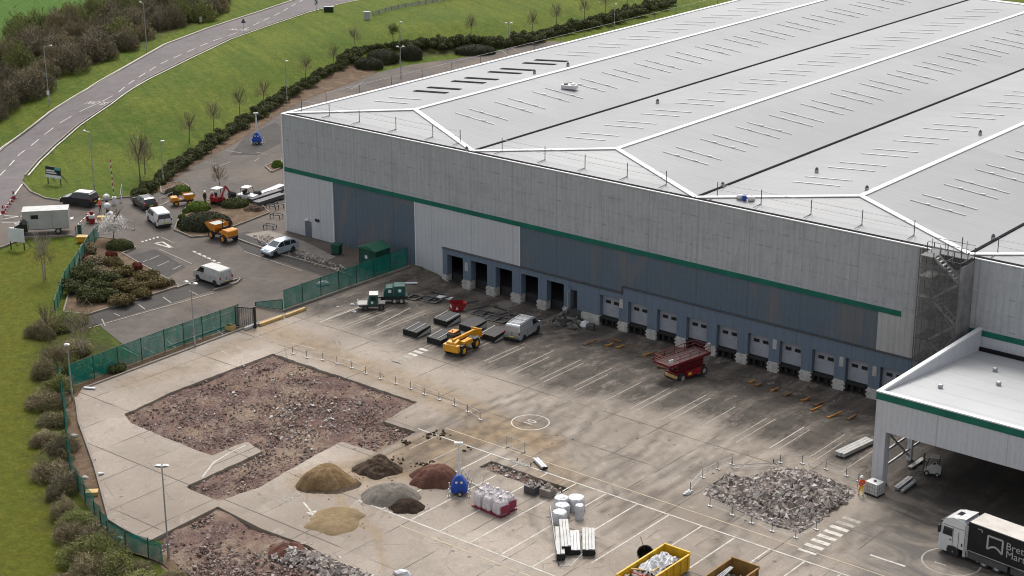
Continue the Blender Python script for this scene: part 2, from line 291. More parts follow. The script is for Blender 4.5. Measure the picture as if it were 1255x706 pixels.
M['rim'] = pm('wheel_rim', (0.42, 0.42, 0.42), 0.15, 2.0, 0.4, 0.5, 0.5, dirt=0.2)
M['yrim'] = pm('yellow_wheel_rim', (0.60, 0.30, 0.012), 0.2, 2.0, 0.5, dirt=0.4)
M['lamp'] = pm('headlamp_glass', (0.70, 0.72, 0.74), 0.05, 2.0, 0.1, 0.6)
M['tail'] = pm('tail_lamp', (0.30, 0.010, 0.010), 0.1, 2.0, 0.2, 0.6)
M['plastic'] = pm('black_plastic', (0.022, 0.022, 0.023), 0.3, 2.0, 0.55)
M['wrap'] = pm('white_plastic_wrap', (0.50, 0.50, 0.51), 0.3, 3.5, 0.35, 0.5, bump=0.12)
M['bagwhite'] = pm('white_bag_plastic', (0.52, 0.48, 0.49), 0.25, 3.0, 0.4, bump=0.1)
M['bagred'] = pm('red_bag_print', (0.20, 0.022, 0.045), 0.3, 2.0, 0.5)
M['timber'] = pm('yellow_timber', (0.46, 0.32, 0.13), 0.25, 2.0, 0.8, dirt=0.3)
M['plate'] = pm('number_plate_yellow', (0.65, 0.48, 0.04), 0.1, 2, 0.5)
M['signdark'] = pm('dark_sign_board', (0.010, 0.018, 0.028), 0.2, 1.0, 0.4)
M['signteal'] = pm('teal_sign_patch', (0.10, 0.33, 0.32), 0.1, 1.0, 0.4)
M['signwhite'] = pm('white_sign_face', (0.55, 0.57, 0.58), 0.1, 1.0, 0.4)
M['curtain'] = pm('black_curtain', (0.010, 0.010, 0.011), 0.3, 0.8, 0.5)
M['logo'] = pm('grey_lettering', (0.34, 0.34, 0.35), 0.06, 1.0, 0.6)
M['trailerroof'] = pm('cream_trailer_roof', (0.44, 0.405, 0.37), 0.15, 0.9, 0.5, dirt=0.2)
def netmat(name, c, a):
    t = MT(name, 0.8, 0.2); t.col(t.mix(t.rng(t.noise(0.8, 5), 0.3, 0.7), shade(c, 0.75), shade(c, 1.2)))
    f = t.rng(t.noise(1.3, 5, t.scale(t.pos(), (1, 1, 0.4))), 0.3, 0.7, a-0.12, a+0.12); t.set(t.b.inputs['Alpha'], f); return t.m
M['greennet'] = netmat('green_mesh_fence', (0.008, 0.165, 0.128), 0.74)
M['debrisnet'] = netmat('grey_debris_netting', (0.24, 0.232, 0.23), 0.62)
M['wire'] = netmat('grey_wire_mesh', (0.30, 0.30, 0.30), 0.08)
M['scrim'] = netmat('dark_scaffold_scrim', (0.16, 0.155, 0.152), 0.26)
M['shadewall'] = clad('shade_toned_cladding', (0.17, 0.165, 0.16), 0.5)  # dark base colour paints in the shade behind the scaffold tower
# --- vegetation
def leafmat(name, cs):
    t = MT(name, 0.8, 0.15); n_ = len(cs)
    t.col(t.ramp(t.island(), [(i/(n_-1), q) for i, q in enumerate(cs)])); return t.m
M['hedge'] = leafmat('dark_hedge_leaves', [(0.028, 0.034, 0.012), (0.050, 0.060, 0.018), (0.080, 0.088, 0.028), (0.052, 0.046, 0.022)])
M['yew'] = leafmat('dark_clipped_leaves', [(0.020, 0.023, 0.013), (0.034, 0.038, 0.020), (0.052, 0.056, 0.028), (0.026, 0.029, 0.016)])
M['lime'] = leafmat('bright_green_leaves', [(0.045, 0.085, 0.012), (0.085, 0.13, 0.018), (0.12, 0.165, 0.03), (0.06, 0.10, 0.014)])
M['scrub'] = leafmat('brown_scrub_twigs', [(0.12, 0.092, 0.058), (0.20, 0.158, 0.098), (0.17, 0.145, 0.07), (0.28, 0.225, 0.15)])
M['scrubdark'] = leafmat('dark_scrub_twigs', [(0.09, 0.072, 0.05), (0.15, 0.122, 0.085), (0.125, 0.108, 0.06), (0.22, 0.18, 0.13)])
M['olive'] = leafmat('olive_bud_twigs', [(0.105, 0.125, 0.034), (0.15, 0.17, 0.045), (0.14, 0.135, 0.055), (0.20, 0.215, 0.065)])
M['fresh'] = leafmat('fresh_spring_leaves', [(0.07, 0.11, 0.02), (0.11, 0.155, 0.03), (0.085, 0.12, 0.03), (0.14, 0.18, 0.04)])
M['rusttwig'] = leafmat('russet_shrub_leaves', [(0.085, 0.065, 0.026), (0.12, 0.09, 0.035), (0.10, 0.085, 0.03), (0.14, 0.105, 0.05)])
M['redleaf'] = leafmat('red_young_leaves', [(0.10, 0.018, 0.014), (0.16, 0.032, 0.022), (0.12, 0.05, 0.022), (0.20, 0.045, 0.03)])
M['blossom'] = leafmat('white_blossom', [(0.60, 0.57, 0.54), (0.72, 0.69, 0.66), (0.50, 0.46, 0.42), (0.66, 0.63, 0.60)])
M['bark'] = pm('grey_bark', (0.115, 0.095, 0.075), 0.3, 3.0, 0.9)
M['palebark'] = pm('pale_birch_bark', (0.30, 0.27, 0.23), 0.35, 4.0, 0.9)
M['twig'] = pm('brown_twigs', (0.105, 0.085, 0.062), 0.3, 2.0, 0.9)
M['skin'] = pm('skin', (0.45, 0.27, 0.19), 0.1, 5.0, 0.6)
M['hivis'] = pm('orange_hi_vis_cloth', (0.72, 0.075, 0.012), 0.15, 4.0, 0.8)
M['hivisyellow'] = pm('yellow_hi_vis_cloth', (0.62, 0.36, 0.02), 0.15, 4.0, 0.8)
M['darkcloth'] = pm('dark_work_cloth', (0.03, 0.032, 0.04), 0.3, 4.0, 0.9)
M['redcloth'] = pm('red_work_cloth', (0.30, 0.025, 0.02), 0.2, 4.0, 0.9)
M['helmet'] = pm('white_helmet', (0.78, 0.78, 0.77), 0.05, 4.0, 0.35)
# ------------------------------------------------------------------ object helpers
col = sc.collection
def tag(o, label=None, cat=None, group=None, kind=None):
    if label: o['label'] = label
    if cat: o['category'] = cat
    if group: o['group'] = group
    if kind: o['kind'] = kind
    return o
def empty(name, loc=(0, 0, 0), rz=0.0, label=None, cat=None, group=None):
    o = bpy.data.objects.new(name, None); col.objects.link(o); o.location = loc; o.rotation_euler = (0, 0, rz); o.empty_display_size = 0.5
    return tag(o, label, cat, group)
def copy_tree(o, parent=None):
    c = o.copy(); col.objects.link(c); c.parent = parent
    for ch in list(o.children): copy_tree(ch, c)
    return c
class MB:
    def __init__(s): s.v = []; s.f = []; s.m = []
    def add(s, vs, fs, m=0):
        k = len(s.v); s.v += [tuple(map(float, q)) for q in vs]
        for f in fs: s.f.append(tuple(i+k for i in f)); s.m.append(m)
        return s
    def box(s, c, d, rz=0.0, m=0, ry=0.0, rx=0.0):
        E = Euler((rx, ry, rz)).to_matrix(); x, y, z = [q/2 for q in d]
        vs = [E @ Vector((a*x, b*y, e*z))+Vector(c) for e in (-1, 1) for b in (-1, 1) for a in (-1, 1)]
        return s.add(vs, [(0, 2, 3, 1), (4, 5, 7, 6), (0, 1, 5, 4), (2, 6, 7, 3), (0, 4, 6, 2), (1, 3, 7, 5)], m)
    def bx(s, x0, x1, y0, y1, z0, z1, m=0): return s.box(((x0+x1)/2, (y0+y1)/2, (z0+z1)/2), (x1-x0, y1-y0, z1-z0), 0, m)
    def tube(s, p, q, r, n=6, m=0, r2=None, cap=True):
        p, q = Vector(p), Vector(q); d = (q-p)
        if d.length < 1e-6: return s
        d.normalize(); a = d.orthogonal().normalized(); b = d.cross(a); r2 = r if r2 is None else r2
        vs = [p+(a*math.cos(t)+b*math.sin(t))*r for t in [6.28319*i/n for i in range(n)]]+[q+(a*math.cos(t)+b*math.sin(t))*r2 for t in [6.28319*i/n for i in range(n)]]
        fs = [(i, (i+1) % n, n+(i+1) % n, n+i) for i in range(n)]
        if cap: fs += [tuple(range(n))[::-1], tuple(range(n, 2*n))]
        return s.add(vs, fs, m)
    def path(s, pts, r, n=6, m=0):
        for a, b in zip(pts[:-1], pts[1:]): s.tube(a, b, r, n, m)
        return s
    def bar(s, p, q, wd, ht, m=0):
        p, q = Vector(p), Vector(q); d = q-p; L = d.length
        if L < 1e-6: return s
        E = d.to_track_quat('X', 'Z').to_matrix(); c = (p+q)/2
        vs = [E @ Vector((a*L/2, b*wd/2, e*ht/2))+c for e in (-1, 1) for b in (-1, 1) for a in (-1, 1)]
        return s.add(vs, [(0, 2, 3, 1), (4, 5, 7, 6), (0, 1, 5, 4), (2, 6, 7, 3), (0, 4, 6, 2), (1, 3, 7, 5)], m)
    def lathe(s, prof, c=(0, 0, 0), axis='z', n=16, m=0, cap=True):
        vs = []
        for r, z in prof:
            for i in range(n):
                t = 6.28319*i/n; a, b = r*math.cos(t), r*math.sin(t)
                vs.append((c[0]+a, c[1]+b, c[2]+z) if axis == 'z' else (c[0]+a, c[1]+z, c[2]+b) if axis == 'y' else (c[0]+z, c[1]+a, c[2]+b))
        fs = [(k*n+i, k*n+(i+1) % n, (k+1)*n+(i+1) % n, (k+1)*n+i) for k in range(len(prof)-1) for i in range(n)]
        if cap and prof[0][0] > 1e-6: fs.append(tuple(range(n))[::-1])
        if cap and prof[-1][0] > 1e-6: fs.append(tuple((len(prof)-1)*n+i for i in range(n)))
        return s.add(vs, fs, m)
    def prism(s, poly, a, b, axis='y', m=0):
        """extrude a 2-D polygon: axis y -> poly is (x,z); axis x -> (y,z); axis z -> (x,y)"""
        n = len(poly); mk = {'y': lambda p, t: (p[0], t, p[1]), 'x': lambda p, t: (t, p[0], p[1]), 'z': lambda p, t: (p[0], p[1], t)}[axis]
        vs = [mk(p, a) for p in poly]+[mk(p, b) for p in poly]
        fs = [tuple(range(n)), tuple(range(n, 2*n))[::-1]]+[(i, n+i, n+(i+1) % n, (i+1) % n) for i in range(n)]
        return s.add(vs, fs, m)
    def build(s, name, mats, parent=None, bevel=0.0, smooth=False, fix=True):
        me = bpy.data.meshes.new(name); me.from_pydata(s.v, [], s.f)
        mats = mats if isinstance(mats, (list, tuple)) else [mats]
        for q in mats: me.materials.append(M[q] if isinstance(q, str) else q)
        if len(mats) > 1: me.polygons.foreach_set('material_index', s.m)
        if fix or bevel:
            bm = bmesh.new(); bm.from_mesh(me)
            if bevel:
                bmesh.ops.remove_doubles(bm, verts=bm.verts, dist=1e-4)
                bmesh.ops.recalc_face_normals(bm, faces=bm.faces)
                es = [e for e in bm.edges if len(e.link_faces) == 2 and e.calc_face_angle(0) > 0.45]
                bmesh.ops.bevel(bm, geom=es, offset=bevel, segments=2, affect='EDGES', profile=0.6, clamp_overlap=True)
            else: bmesh.ops.recalc_face_normals(bm, faces=bm.faces)
            bm.to_mesh(me); bm.free()
        if smooth: me.polygons.foreach_set('use_smooth', [True]*len(me.polygons))
        o = bpy.data.objects.new(name, me); col.objects.link(o)
        if parent: o.parent = parent
        return o
def sheet(name, poly, mat, off, step=1.5, holes=(), skirt=0.0, dirt=None, zf=None):
    """a draped polygon sheet lying `off` above the terrain; holes are cut out; skirt = depth of its edge"""
    def dens(P):
        o = []
        for a, b in zip(P, list(P[1:])+[P[0]]):
            k = max(1, int(math.hypot(b[0]-a[0], b[1]-a[1])/step))
            o += [(a[0]+(b[0]-a[0])*i/k, a[1]+(b[1]-a[1])*i/k) for i in range(k)]
        return o
    loops = [dens(list(poly))]+[dens(list(q)) for q in holes]
    pts, edges = [], []
    for L in loops:
        k = len(pts); pts += L; edges += [(k+i, k+(i+1) % len(L)) for i in range(len(L))]
    xs = [p[0] for p in poly]; ys = [p[1] for p in poly]
    gx, gy = np.meshgrid(np.arange(math.floor(min(xs)/step)*step, max(xs), step), np.arange(math.floor(min(ys)/step)*step, max(ys), step))
    gx, gy = gx.ravel(), gy.ravel(); ok = inside(poly, gx, gy)
    for q in holes: ok &= ~inside(q, gx, gy)
    gx, gy = gx[ok], gy[ok]; dm = np.full(gx.shape, 1e9)
    for L in loops: dm = np.minimum(dm, segdist(list(L)+[L[0]], gx, gy))
    ok = dm > step*0.3; pts += list(zip(gx[ok], gy[ok]))
    V, E, F, *_ = delaunay_2d_cdt([Vector(p) for p in pts], edges, [], 0, 1e-4)
    V = np.array([tuple(v) for v in V]); F = np.array([f for f in F]); c = V[F].mean(1)
    ok = inside(poly, c[:, 0], c[:, 1])
    for q in holes: ok &= ~inside(q, c[:, 0], c[:, 1])
    F = F[ok]; z = h(V[:, 0], V[:, 1])+off
    if zf is not None: z = z+zf(V[:, 0], V[:, 1])
    vs = [(a, b, e) for (a, b), e in zip(V, z)]; fs = [tuple(map(int, f)) for f in F]
    if skirt:
        cnt = {}
        for f in fs:
            for i in range(3): cnt[(f[i], f[(i+1) % 3])] = 1
        be = [e for e in cnt if (e[1], e[0]) not in cnt]; low = {}
        for a, b in be:
            for q in (a, b):
                if q not in low: low[q] = len(vs); vs.append((vs[q][0], vs[q][1], vs[q][2]-skirt))
        fs += [(b, a, low[a], low[b]) for a, b in be]
    me = bpy.data.meshes.new(name); me.from_pydata(vs, [], fs); me.materials.append(M[mat])
    if dirt is not None:
        A = np.array(vs); ca = me.color_attributes.new('dirt', 'FLOAT_COLOR', 'POINT'); d = dirt(A[:, 0], A[:, 1])
        ca.data.foreach_set('color', np.concatenate([d, np.ones((len(vs), 1))], 1).astype(np.float32).ravel())
    me.update(); o = bpy.data.objects.new(name, me); col.objects.link(o); return o
def strip(L, wd):
    """polygon round a polyline of width wd"""
    L = [np.array(p[:2], float) for p in L]; a, b = [], []
    for i, p in enumerate(L):
        d = L[min(i+1, len(L)-1)]-L[max(i-1, 0)]; d /= np.linalg.norm(d); n = np.array([-d[1], d[0]])*wd/2
        a.append(tuple(p+n)); b.append(tuple(p-n))
    return a+b[::-1]
class Marks(MB):
    """flat painted marks draped on the ground"""
    def line(s, a, b, wd, off, m=0, step=1.5):
        a, b = np.array(a[:2], float), np.array(b[:2], float); L = np.linalg.norm(b-a); k = max(1, int(L/step)); d = (b-a)/L; n = np.array([-d[1], d[0]])*wd/2
        vs = []
        for i in range(k+1):
            p = a+(b-a)*i/k
            for q in (p+n, p-n): vs.append((q[0], q[1], hz(q[0], q[1])+off))
        return s.add(vs, [(2*i, 2*i+1, 2*i+3, 2*i+2) for i in range(k)], m)
    def ring(s, c, r, wd, off, m=0, n=40):
        vs = []
        for i in range(n):
            t = 6.28319*i/n
            for q in (r+wd/2, r-wd/2):
                x, y = c[0]+q*math.cos(t), c[1]+q*math.sin(t); vs.append((x, y, hz(x, y)+off))
        return s.add(vs, [(2*i, 2*i+1, (2*i+3) % (2*n), (2*i+2) % (2*n)) for i in range(n)], m)
    def flat(s, P, off, m=0):
        return s.add([(p[0], p[1], hz(p[0], p[1])+off) for p in P], [tuple(range(len(P)))], m)
def text_mesh(txt, size, ext=0.0, sx=1.0):
    cu = bpy.data.curves.new('lettering', 'FONT'); cu.body = txt; cu.size = size; cu.extrude = ext; cu.align_x = 'CENTER'; cu.align_y = 'CENTER'; cu.resolution_u = 3
    o = bpy.data.objects.new('tmp', cu); col.objects.link(o); dg = bpy.context.evaluated_depsgraph_get()
    me = bpy.data.meshes.new_from_object(o.evaluated_get(dg)); bpy.data.objects.remove(o)
    for v in me.vertices: v.co.x *= sx
    return me
def ground_text(name, txt, c, ang, size, mat, off, sx=1.0, sy=1.0):
    me = text_mesh(txt, size); ca, sa = math.cos(ang), math.sin(ang)
    for v in me.vertices:
        x, y = v.co.x*sx, v.co.y*sy; X, Y = c[0]+ca*x-sa*y, c[1]+sa*x+ca*y; v.co = (X, Y, hz(X, Y)+off)
    me.materials.append(M[mat]); o = bpy.data.objects.new(name, me); col.objects.link(o); return o
# ------------------------------------------------------------------ ground sheets
def vnoise(x, y, s, seed=0):
    x = np.asarray(x)*s; y = np.asarray(y)*s; xi = np.floor(x).astype(int); yi = np.floor(y).astype(int); fx = x-xi; fy = y-yi
    fx = fx*fx*(3-2*fx); fy = fy*fy*(3-2*fy)
    def hh(a, b): return np.modf(np.abs(np.sin(a*127.1+b*311.7+seed*74.7)*43758.5453))[0]
    return (hh(xi, yi)*(1-fx)+hh(xi+1, yi)*fx)*(1-fy)+(hh(xi, yi+1)*(1-fx)+hh(xi+1, yi+1)*fx)*fy
def rough_edge(P, amp=0.07, step=0.6):
    r = random.Random(3); o = []
    for a, b in zip(P, P[1:]+P[:1]):
        k = max(1, int(math.hypot(b[0]-a[0], b[1]-a[1])/step))
        for i in range(k): o.append((a[0]+(b[0]-a[0])*i/k+r.uniform(-amp, amp), a[1]+(b[1]-a[1])*i/k+r.uniform(-amp, amp)))
    return o
EDGE = GL([(93, 490), (97, 520), (116, 573), (124, 602), (134, 640), (150, 650), (180, 665.6)])
LOW = GL([(267, 622), (320, 649), (378, 670), (399, 683), (457, 706), (530, 740)])
YARD = [(125, -0.15), (91, -0.15), (90.9, 0.7), (26.4, 0.7), (26.2, -0.2), (22.2, -0.7), (21.9, -22), (21.6, -26), (22.0, -48.3)]+EDGE+LOW+[(112, -82), (125, -70)]
PIT1 = rough_edge([(30.4, -50), (30.4, -48.7), (29.7, -44), (29.8, -30.5), (49.9, -30.7), (50.6, -36), (54.5, -35.9), (54.8, -41.4), (50.7, -41.8), (51.2, -47.3), (52.0, -52.9), (51.2, -56.9), (47.0, -56.8), (46.7, -47.7), (44.0, -47.1), (43.9, -51.1), (38.6, -51.2), (32.6, -51)])
PIT2 = rough_edge([(63.9, -38.1), (63.9, -36.4), (72.7, -36.6), (72.7, -38.3)], 0.06)
PIT3 = rough_edge([(81.9, -30.2), (81.3, -25.4), (84.7, -25.5), (86.5, -21.5), (91.3, -21.5), (92.1, -23.1), (92.1, -31.4), (89.2, -31.7), (86.1, -31.2)], 0.12)
T1 = GL([(318, 399), (390, 428), (440, 450), (500, 470), (560, 497), (610, 520), (650, 548), (690, 590)])
T2 = GL([(497, 575), (520, 550), (560, 540), (620, 528), (660, 545)]); T3 = GL([(412, 600), (425, 625), (462, 650), (470, 690)])
T4 = GL([(395, 590), (440, 580), (500, 565), (530, 570)]); T5 = GL([(300, 420), (240, 450), (160, 470)])
RUSTY = GL([(958, 484), (978, 488), (1000, 492), (1040, 520), (716, 402), (772, 425)])
TRK = []
rt_ = random.Random(12)
for i in range(26):
    xs0 = rt_.uniform(48, 94); xe = xs0+rt_.uniform(-9, 9); y0 = rt_.uniform(-46, -26); y1 = rt_.uniform(-15, -8); bend = rt_.uniform(-5, 5)
    for o_ in (0, 1.9):
        TRK.append(([(xs0+o_+(xe-xs0)*t+bend*math.sin(math.pi*t), y0+(y1-y0)*t) for t in [q/14 for q in range(15)]], rt_.uniform(.22, .55)))
for i in range(8):
    a0_ = rt_.uniform(0, 6.28); c0_ = (rt_.uniform(55, 90), rt_.uniform(-40, -22)); r0_ = rt_.uniform(4, 9)
    for o_ in (0, 1.9): TRK.append(([(c0_[0]+(r0_+o_)*math.cos(a0_+t*.15), c0_[1]+(r0_+o_)*math.sin(a0_+t*.15)) for t in range(14)], rt_.uniform(.2, .45)))
def yard_dirt(x, y):
    g = 0.62*(1-ss(0.6, 4.4, segdist(T1, x, y))); g = np.maximum(g, 1-ss(0.8, 4.2, segdist(T2, x, y))); g = np.maximum(g, 0.62-0.62*ss(0.15, 0.6, np.minimum(segdist(T3, x, y), segdist([(a_+.9, b_-.9) for a_, b_ in T3], x, y))))
    g = np.maximum(g, 0.7*(1-ss(1.5, 5.0, segdist(T4, x, y)))); g = np.maximum(g, 0.5*(1-ss(0.5, 3.5, segdist(T5, x, y))))
    edge = -21.5+2.0*(vnoise(x, y, 0.25, 3)-0.5)+3.0*ss(55, 75, x)-2*ss(80, 92, x)
    k = ss(-2.5, 4.5, y-edge); k = np.maximum(k*np.where(x < 40, 0.85, 1.0), 0.14*ss(0.42, 0.62, vnoise(x, y, 0.12, 5))); k = np.maximum(k, 0.20*ss(50, 76, x)*ss(-56, -40, y)*(0.6+0.5*vnoise(x, y, 0.2, 15)))
    for L in TRK: k = np.maximum(k, L[1]*(1-ss(0.12, 0.55, segdist(L[0], x, y))))
    k = k*np.where(y > -24, 0.82+0.18*np.cos(6.28319*(x-50.2)/3.727), 1.0)
    for q_ in RUSTY: g = np.maximum(g, 0.9*(1-ss(0.4, 1.9, np.hypot((x-q_[0])*1.6, (y-q_[1])*.6))))
    k = np.maximum(k, 0.55*(1-ss(0.3, 2.6, segdist(T2[:3], x, y)))*(vnoise(x, y, .6, 41) > .35))
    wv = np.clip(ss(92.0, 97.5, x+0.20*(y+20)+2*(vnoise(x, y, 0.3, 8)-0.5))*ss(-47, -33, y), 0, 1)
    return np.stack([np.clip(g, 0, 1)*0.95, np.clip(k, 0, 1), wv], 1)
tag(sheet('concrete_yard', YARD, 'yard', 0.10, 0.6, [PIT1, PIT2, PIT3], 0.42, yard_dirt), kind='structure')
def bumps(a, s1=0.5, s2=1.7): return lambda x, y: a*(vnoise(x, y, s1, 1)-0.5)+a*0.6*(vnoise(x, y, s2, 2)-0.5)
tag(sheet('broken_ground', [(28.6, -29.4), (56, -29.4), (56, -58), (28.6, -58)], 'rubble', -0.16, 0.6, zf=bumps(0.22)), kind='structure')
tag(sheet('trench_bed', [(63, -35.6), (73.6, -35.6), (73.6, -39), (63, -39)], 'rubble', -0.2, 0.5, zf=bumps(0.15)), kind='structure')
tag(sheet('pit_bed', [(80.5, -20.6), (93, -20.6), (93, -32.6), (80.5, -32.6)], 'rubble', -0.2, 0.7, zf=bumps(0.2)), kind='structure')
DIRT = [tuple(p) for p in GL([(172, 660), (264, 606), (330, 632), (385, 654), (470, 692), (560, 740), (560, 800), (330, 800), (215, 760), (165, 690), (160, 668)])]
tag(sheet('bare_earth', DIRT, 'rubble', -0.14, 0.6, zf=bumps(0.35)), kind='structure')
FENCE3 = GL([(72, 466), (78, 503), (80, 520), (83, 562), (88, 591), (105, 617), (117, 638), (133, 663), (154, 676), (182, 684), (200, 692)])
SOIL = FENCE3+GL([(230, 720), (215, 690), (180, 667), (150, 651), (134, 641), (124, 602), (116, 573), (97, 520), (93, 489)])+[(22.3, -26.2), (20.5, -26.0)]
tag(sheet('soil_strip', SOIL, 'soil', 0.06, 0.8, zf=lambda x, y: 0.08*(vnoise(x, y, 1.1, 4)-0.6)), kind='structure')
CAR = GL([(28, 225), (38, 236), (56, 244), (74, 246.5), (100, 249), (125, 247), (150, 243), (185, 241), (207, 224), (235, 203), (285, 176), (330, 147), (345, 136), (380, 118), (420, 104), (452, 92), (500, 80), (560, 72), (610, 62), (660, 50)])+[(-28, 128), (2, 128), (2, 0.5), (23, 0.5), (21.9, -22), (21.6, -26), (21.6, -38)]+GL([(190, 440), (160, 430), (120, 398), (105, 385), (120, 300), (130, 291), (89, 290), (60, 291), (33, 292), (0, 305), (-60, 330), (-80, 262)])
tag(sheet('car_park', CAR, 'carpark', 0.045, 1.5), kind='structure')
RL = GL([(440, -28), (363, 0), (320, 14.5), (255, 35.7), (204, 55), (153, 84), (110, 109.6), (63.7, 137.7), (7.6, 180), (-30, 212), (-60, 245)])
RR = GL([(500, -16), (440, 0), (376, 15.3), (320, 34.4), (280.5, 48.4), (229.5, 72.7), (178.5, 98), (132.6, 128.8), (94, 155), (65, 180), (46, 198), (30.6, 216), (24, 232), (0, 275), (-60, 330)])
tag(sheet('main_road', RL+RR[::-1], 'road', 0.10, 1.5), kind='structure')
# dark re-surfaced bays of the car park
for L in ([(155, 315), (190, 306), (228, 328), (200, 343), (176, 336)], [(105, 402), (262, 356), (284, 344), (232, 347), (215, 353), (108, 388)], [(282, 288), (304, 284), (350, 300), (392, 314), (420, 330), (400, 340), (348, 322), (300, 308)], [(300, 168), (338, 150), (344, 156), (344, 176), (316, 190), (282, 190)]):
    tag(sheet('parking_bay', GL(L), 'bay', 0.065, 1.5), kind='structure')
# terrain: one sheet to the horizon
xs = np.unique(np.concatenate([np.arange(-1600, -260, 120), np.arange(-260, 140, 2.5), np.arange(140, 1600, 120)]))
ys = np.unique(np.concatenate([np.arange(-700, -110, 60), np.arange(-110, 300, 2.5), np.arange(300, 2200, 120)]))
X, Y = np.meshgrid(xs, ys); Z = h(X, Y)
def uni(a, b): return inside(YARD, a, b) | inside(DIRT, a, b) | inside(SOIL, a, b)
I = uni(X.ravel(), Y.ravel())
for q in range(8): I &= uni(X.ravel()+2.6*math.cos(q*.7854), Y.ravel()+2.6*math.sin(q*.7854))
Z -= 0.75*I.reshape(X.shape)
nx, ny = len(xs), len(ys)
me = bpy.data.meshes.new('ground'); idx = np.arange(nx*ny).reshape(ny, nx)
F = np.stack([idx[:-1, :-1], idx[:-1, 1:], idx[1:, 1:], idx[1:, :-1]], -1).reshape(-1, 4)
me.from_pydata(np.stack([X.ravel(), Y.ravel(), Z.ravel()], 1).tolist(), [], F.tolist()); me.materials.append(M['grass'])
FIELD = GL([(-40, 62), (0, 52), (45, 38), (100, 22), (150, 6), (190, -8), (190, -120), (-120, -120)])
WOOD = GL([(-40, 165), (0, 145), (40, 120), (80, 92), (130, 72), (190, 48), (262, 20), (275, 2), (300, -30), (190, -30), (150, 6), (100, 22), (45, 38), (0, 52), (-40, 62)])
BANKSOIL = GL([(205, 226), (255, 193), (300, 163), (345, 132), (420, 98), (470, 83), (500, 72), (560, 66), (640, 52), (640, 44), (560, 56), (480, 60), (400, 95), (340, 125), (262, 176), (200, 214)])
LAWN = GL([(0, 308), (60, 296), (100, 296), (104, 310), (85, 345), (68, 385), (60, 430), (70, 470), (78, 560), (120, 650), (190, 730), (-200, 800), (-200, 330)])
tint = np.zeros((nx*ny, 3)); xr, yr = X.ravel(), Y.ravel()
def soft(P, wd): return np.where(inside(P, xr, yr), 1.0, 0)*ss(-wd*0.5, wd, segdist(P+P[:1], xr, yr)+0*xr)
tint[:, 0] = soft(FIELD, 5); tint[:, 1] = np.maximum(soft(WOOD, 2), soft(BANKSOIL, 1)); tint[:, 2] = soft(LAWN, 3)
HB = GL([(48, 400), (84, 372), (112, 395), (170, 432), (150, 446), (90, 478), (82, 520), (86, 562), (105, 617), (133, 663), (182, 686), (210, 720), (120, 740), (85, 690), (58, 630), (46, 560), (42, 480)])
tint[:, 1] = np.maximum(tint[:, 1], 0.8*soft(HB, 1.5))
ca = me.color_attributes.new('tint', 'FLOAT_COLOR', 'POINT'); ca.data.foreach_set('color', np.concatenate([tint, np.ones((len(tint), 1))], 1).astype(np.float32).ravel())
me.polygons.foreach_set('use_smooth', [True]*len(me.polygons))
go = bpy.data.objects.new('ground', me); col.objects.link(go); tag(go, kind='structure')
# raised planting beds of the car park (soil inside a kerb)
def bed(L, hgt=0.18):
    P = GL(L); o = sheet('planting_bed', P, 'soil', hgt, 1.2, skirt=0.2); tag(o, kind='structure')
    k = Marks()
    for a, b in zip(P, P[1:]+P[:1]): k.bar((a[0], a[1], hz(*a)+hgt-0.04), (b[0], b[1], hz(*b)+hgt-0.04), 0.16, 0.22)
    tag(k.build('kerb_edging', 'kerb'), kind='structure')
bed([(100, 302), (118, 292), (158, 296), (166, 305), (150, 312), (220, 352), (108, 387), (78, 384), (90, 340)])
bed([(218, 272), (214, 283), (235, 292), (258, 290), (330, 262), (318, 250), (262, 246), (230, 252)])
bed([(196, 227), (222, 224), (232, 230), (214, 238), (198, 238)])
bed([(325, 205), (345, 196), (346, 206), (333, 212)])
# kerbs
k = Marks()
def kerb(L, hh=0.12, wd=0.2):
    for a, b in zip(L[:-1], L[1:]): k.bar((a[0], a[1], hz(a[0], a[1])+hh/2+0.06), (b[0], b[1], hz(b[0], b[1])+hh/2+0.06), wd, hh+0.1)
kerb(RR[2:-3]); kerb(RL); kerb(CAR[0:8]); kerb(GL([(89, 290), (60, 291), (33, 292), (0, 305), (-60, 330)])); kerb(EDGE+[EDGE[-1]], 0.2)
kerb([(21.7, -0.9), (21.4, -21)], 0.15, 0.25); kerb([(22.1, -26.5), (22.4, -48.5)], 0.12, 0.2); kerb([(20.0, -27.0), (20.0, -36)], 0.1)
kerb(GL([(285, 292), (340, 312), (398, 328), (432, 340)])); kerb(GL([(217, 354), (262, 338), (285, 345), (296, 342), (290, 348), (262, 357)]))
tag(k.build('kerb', 'kerb'), kind='structure')
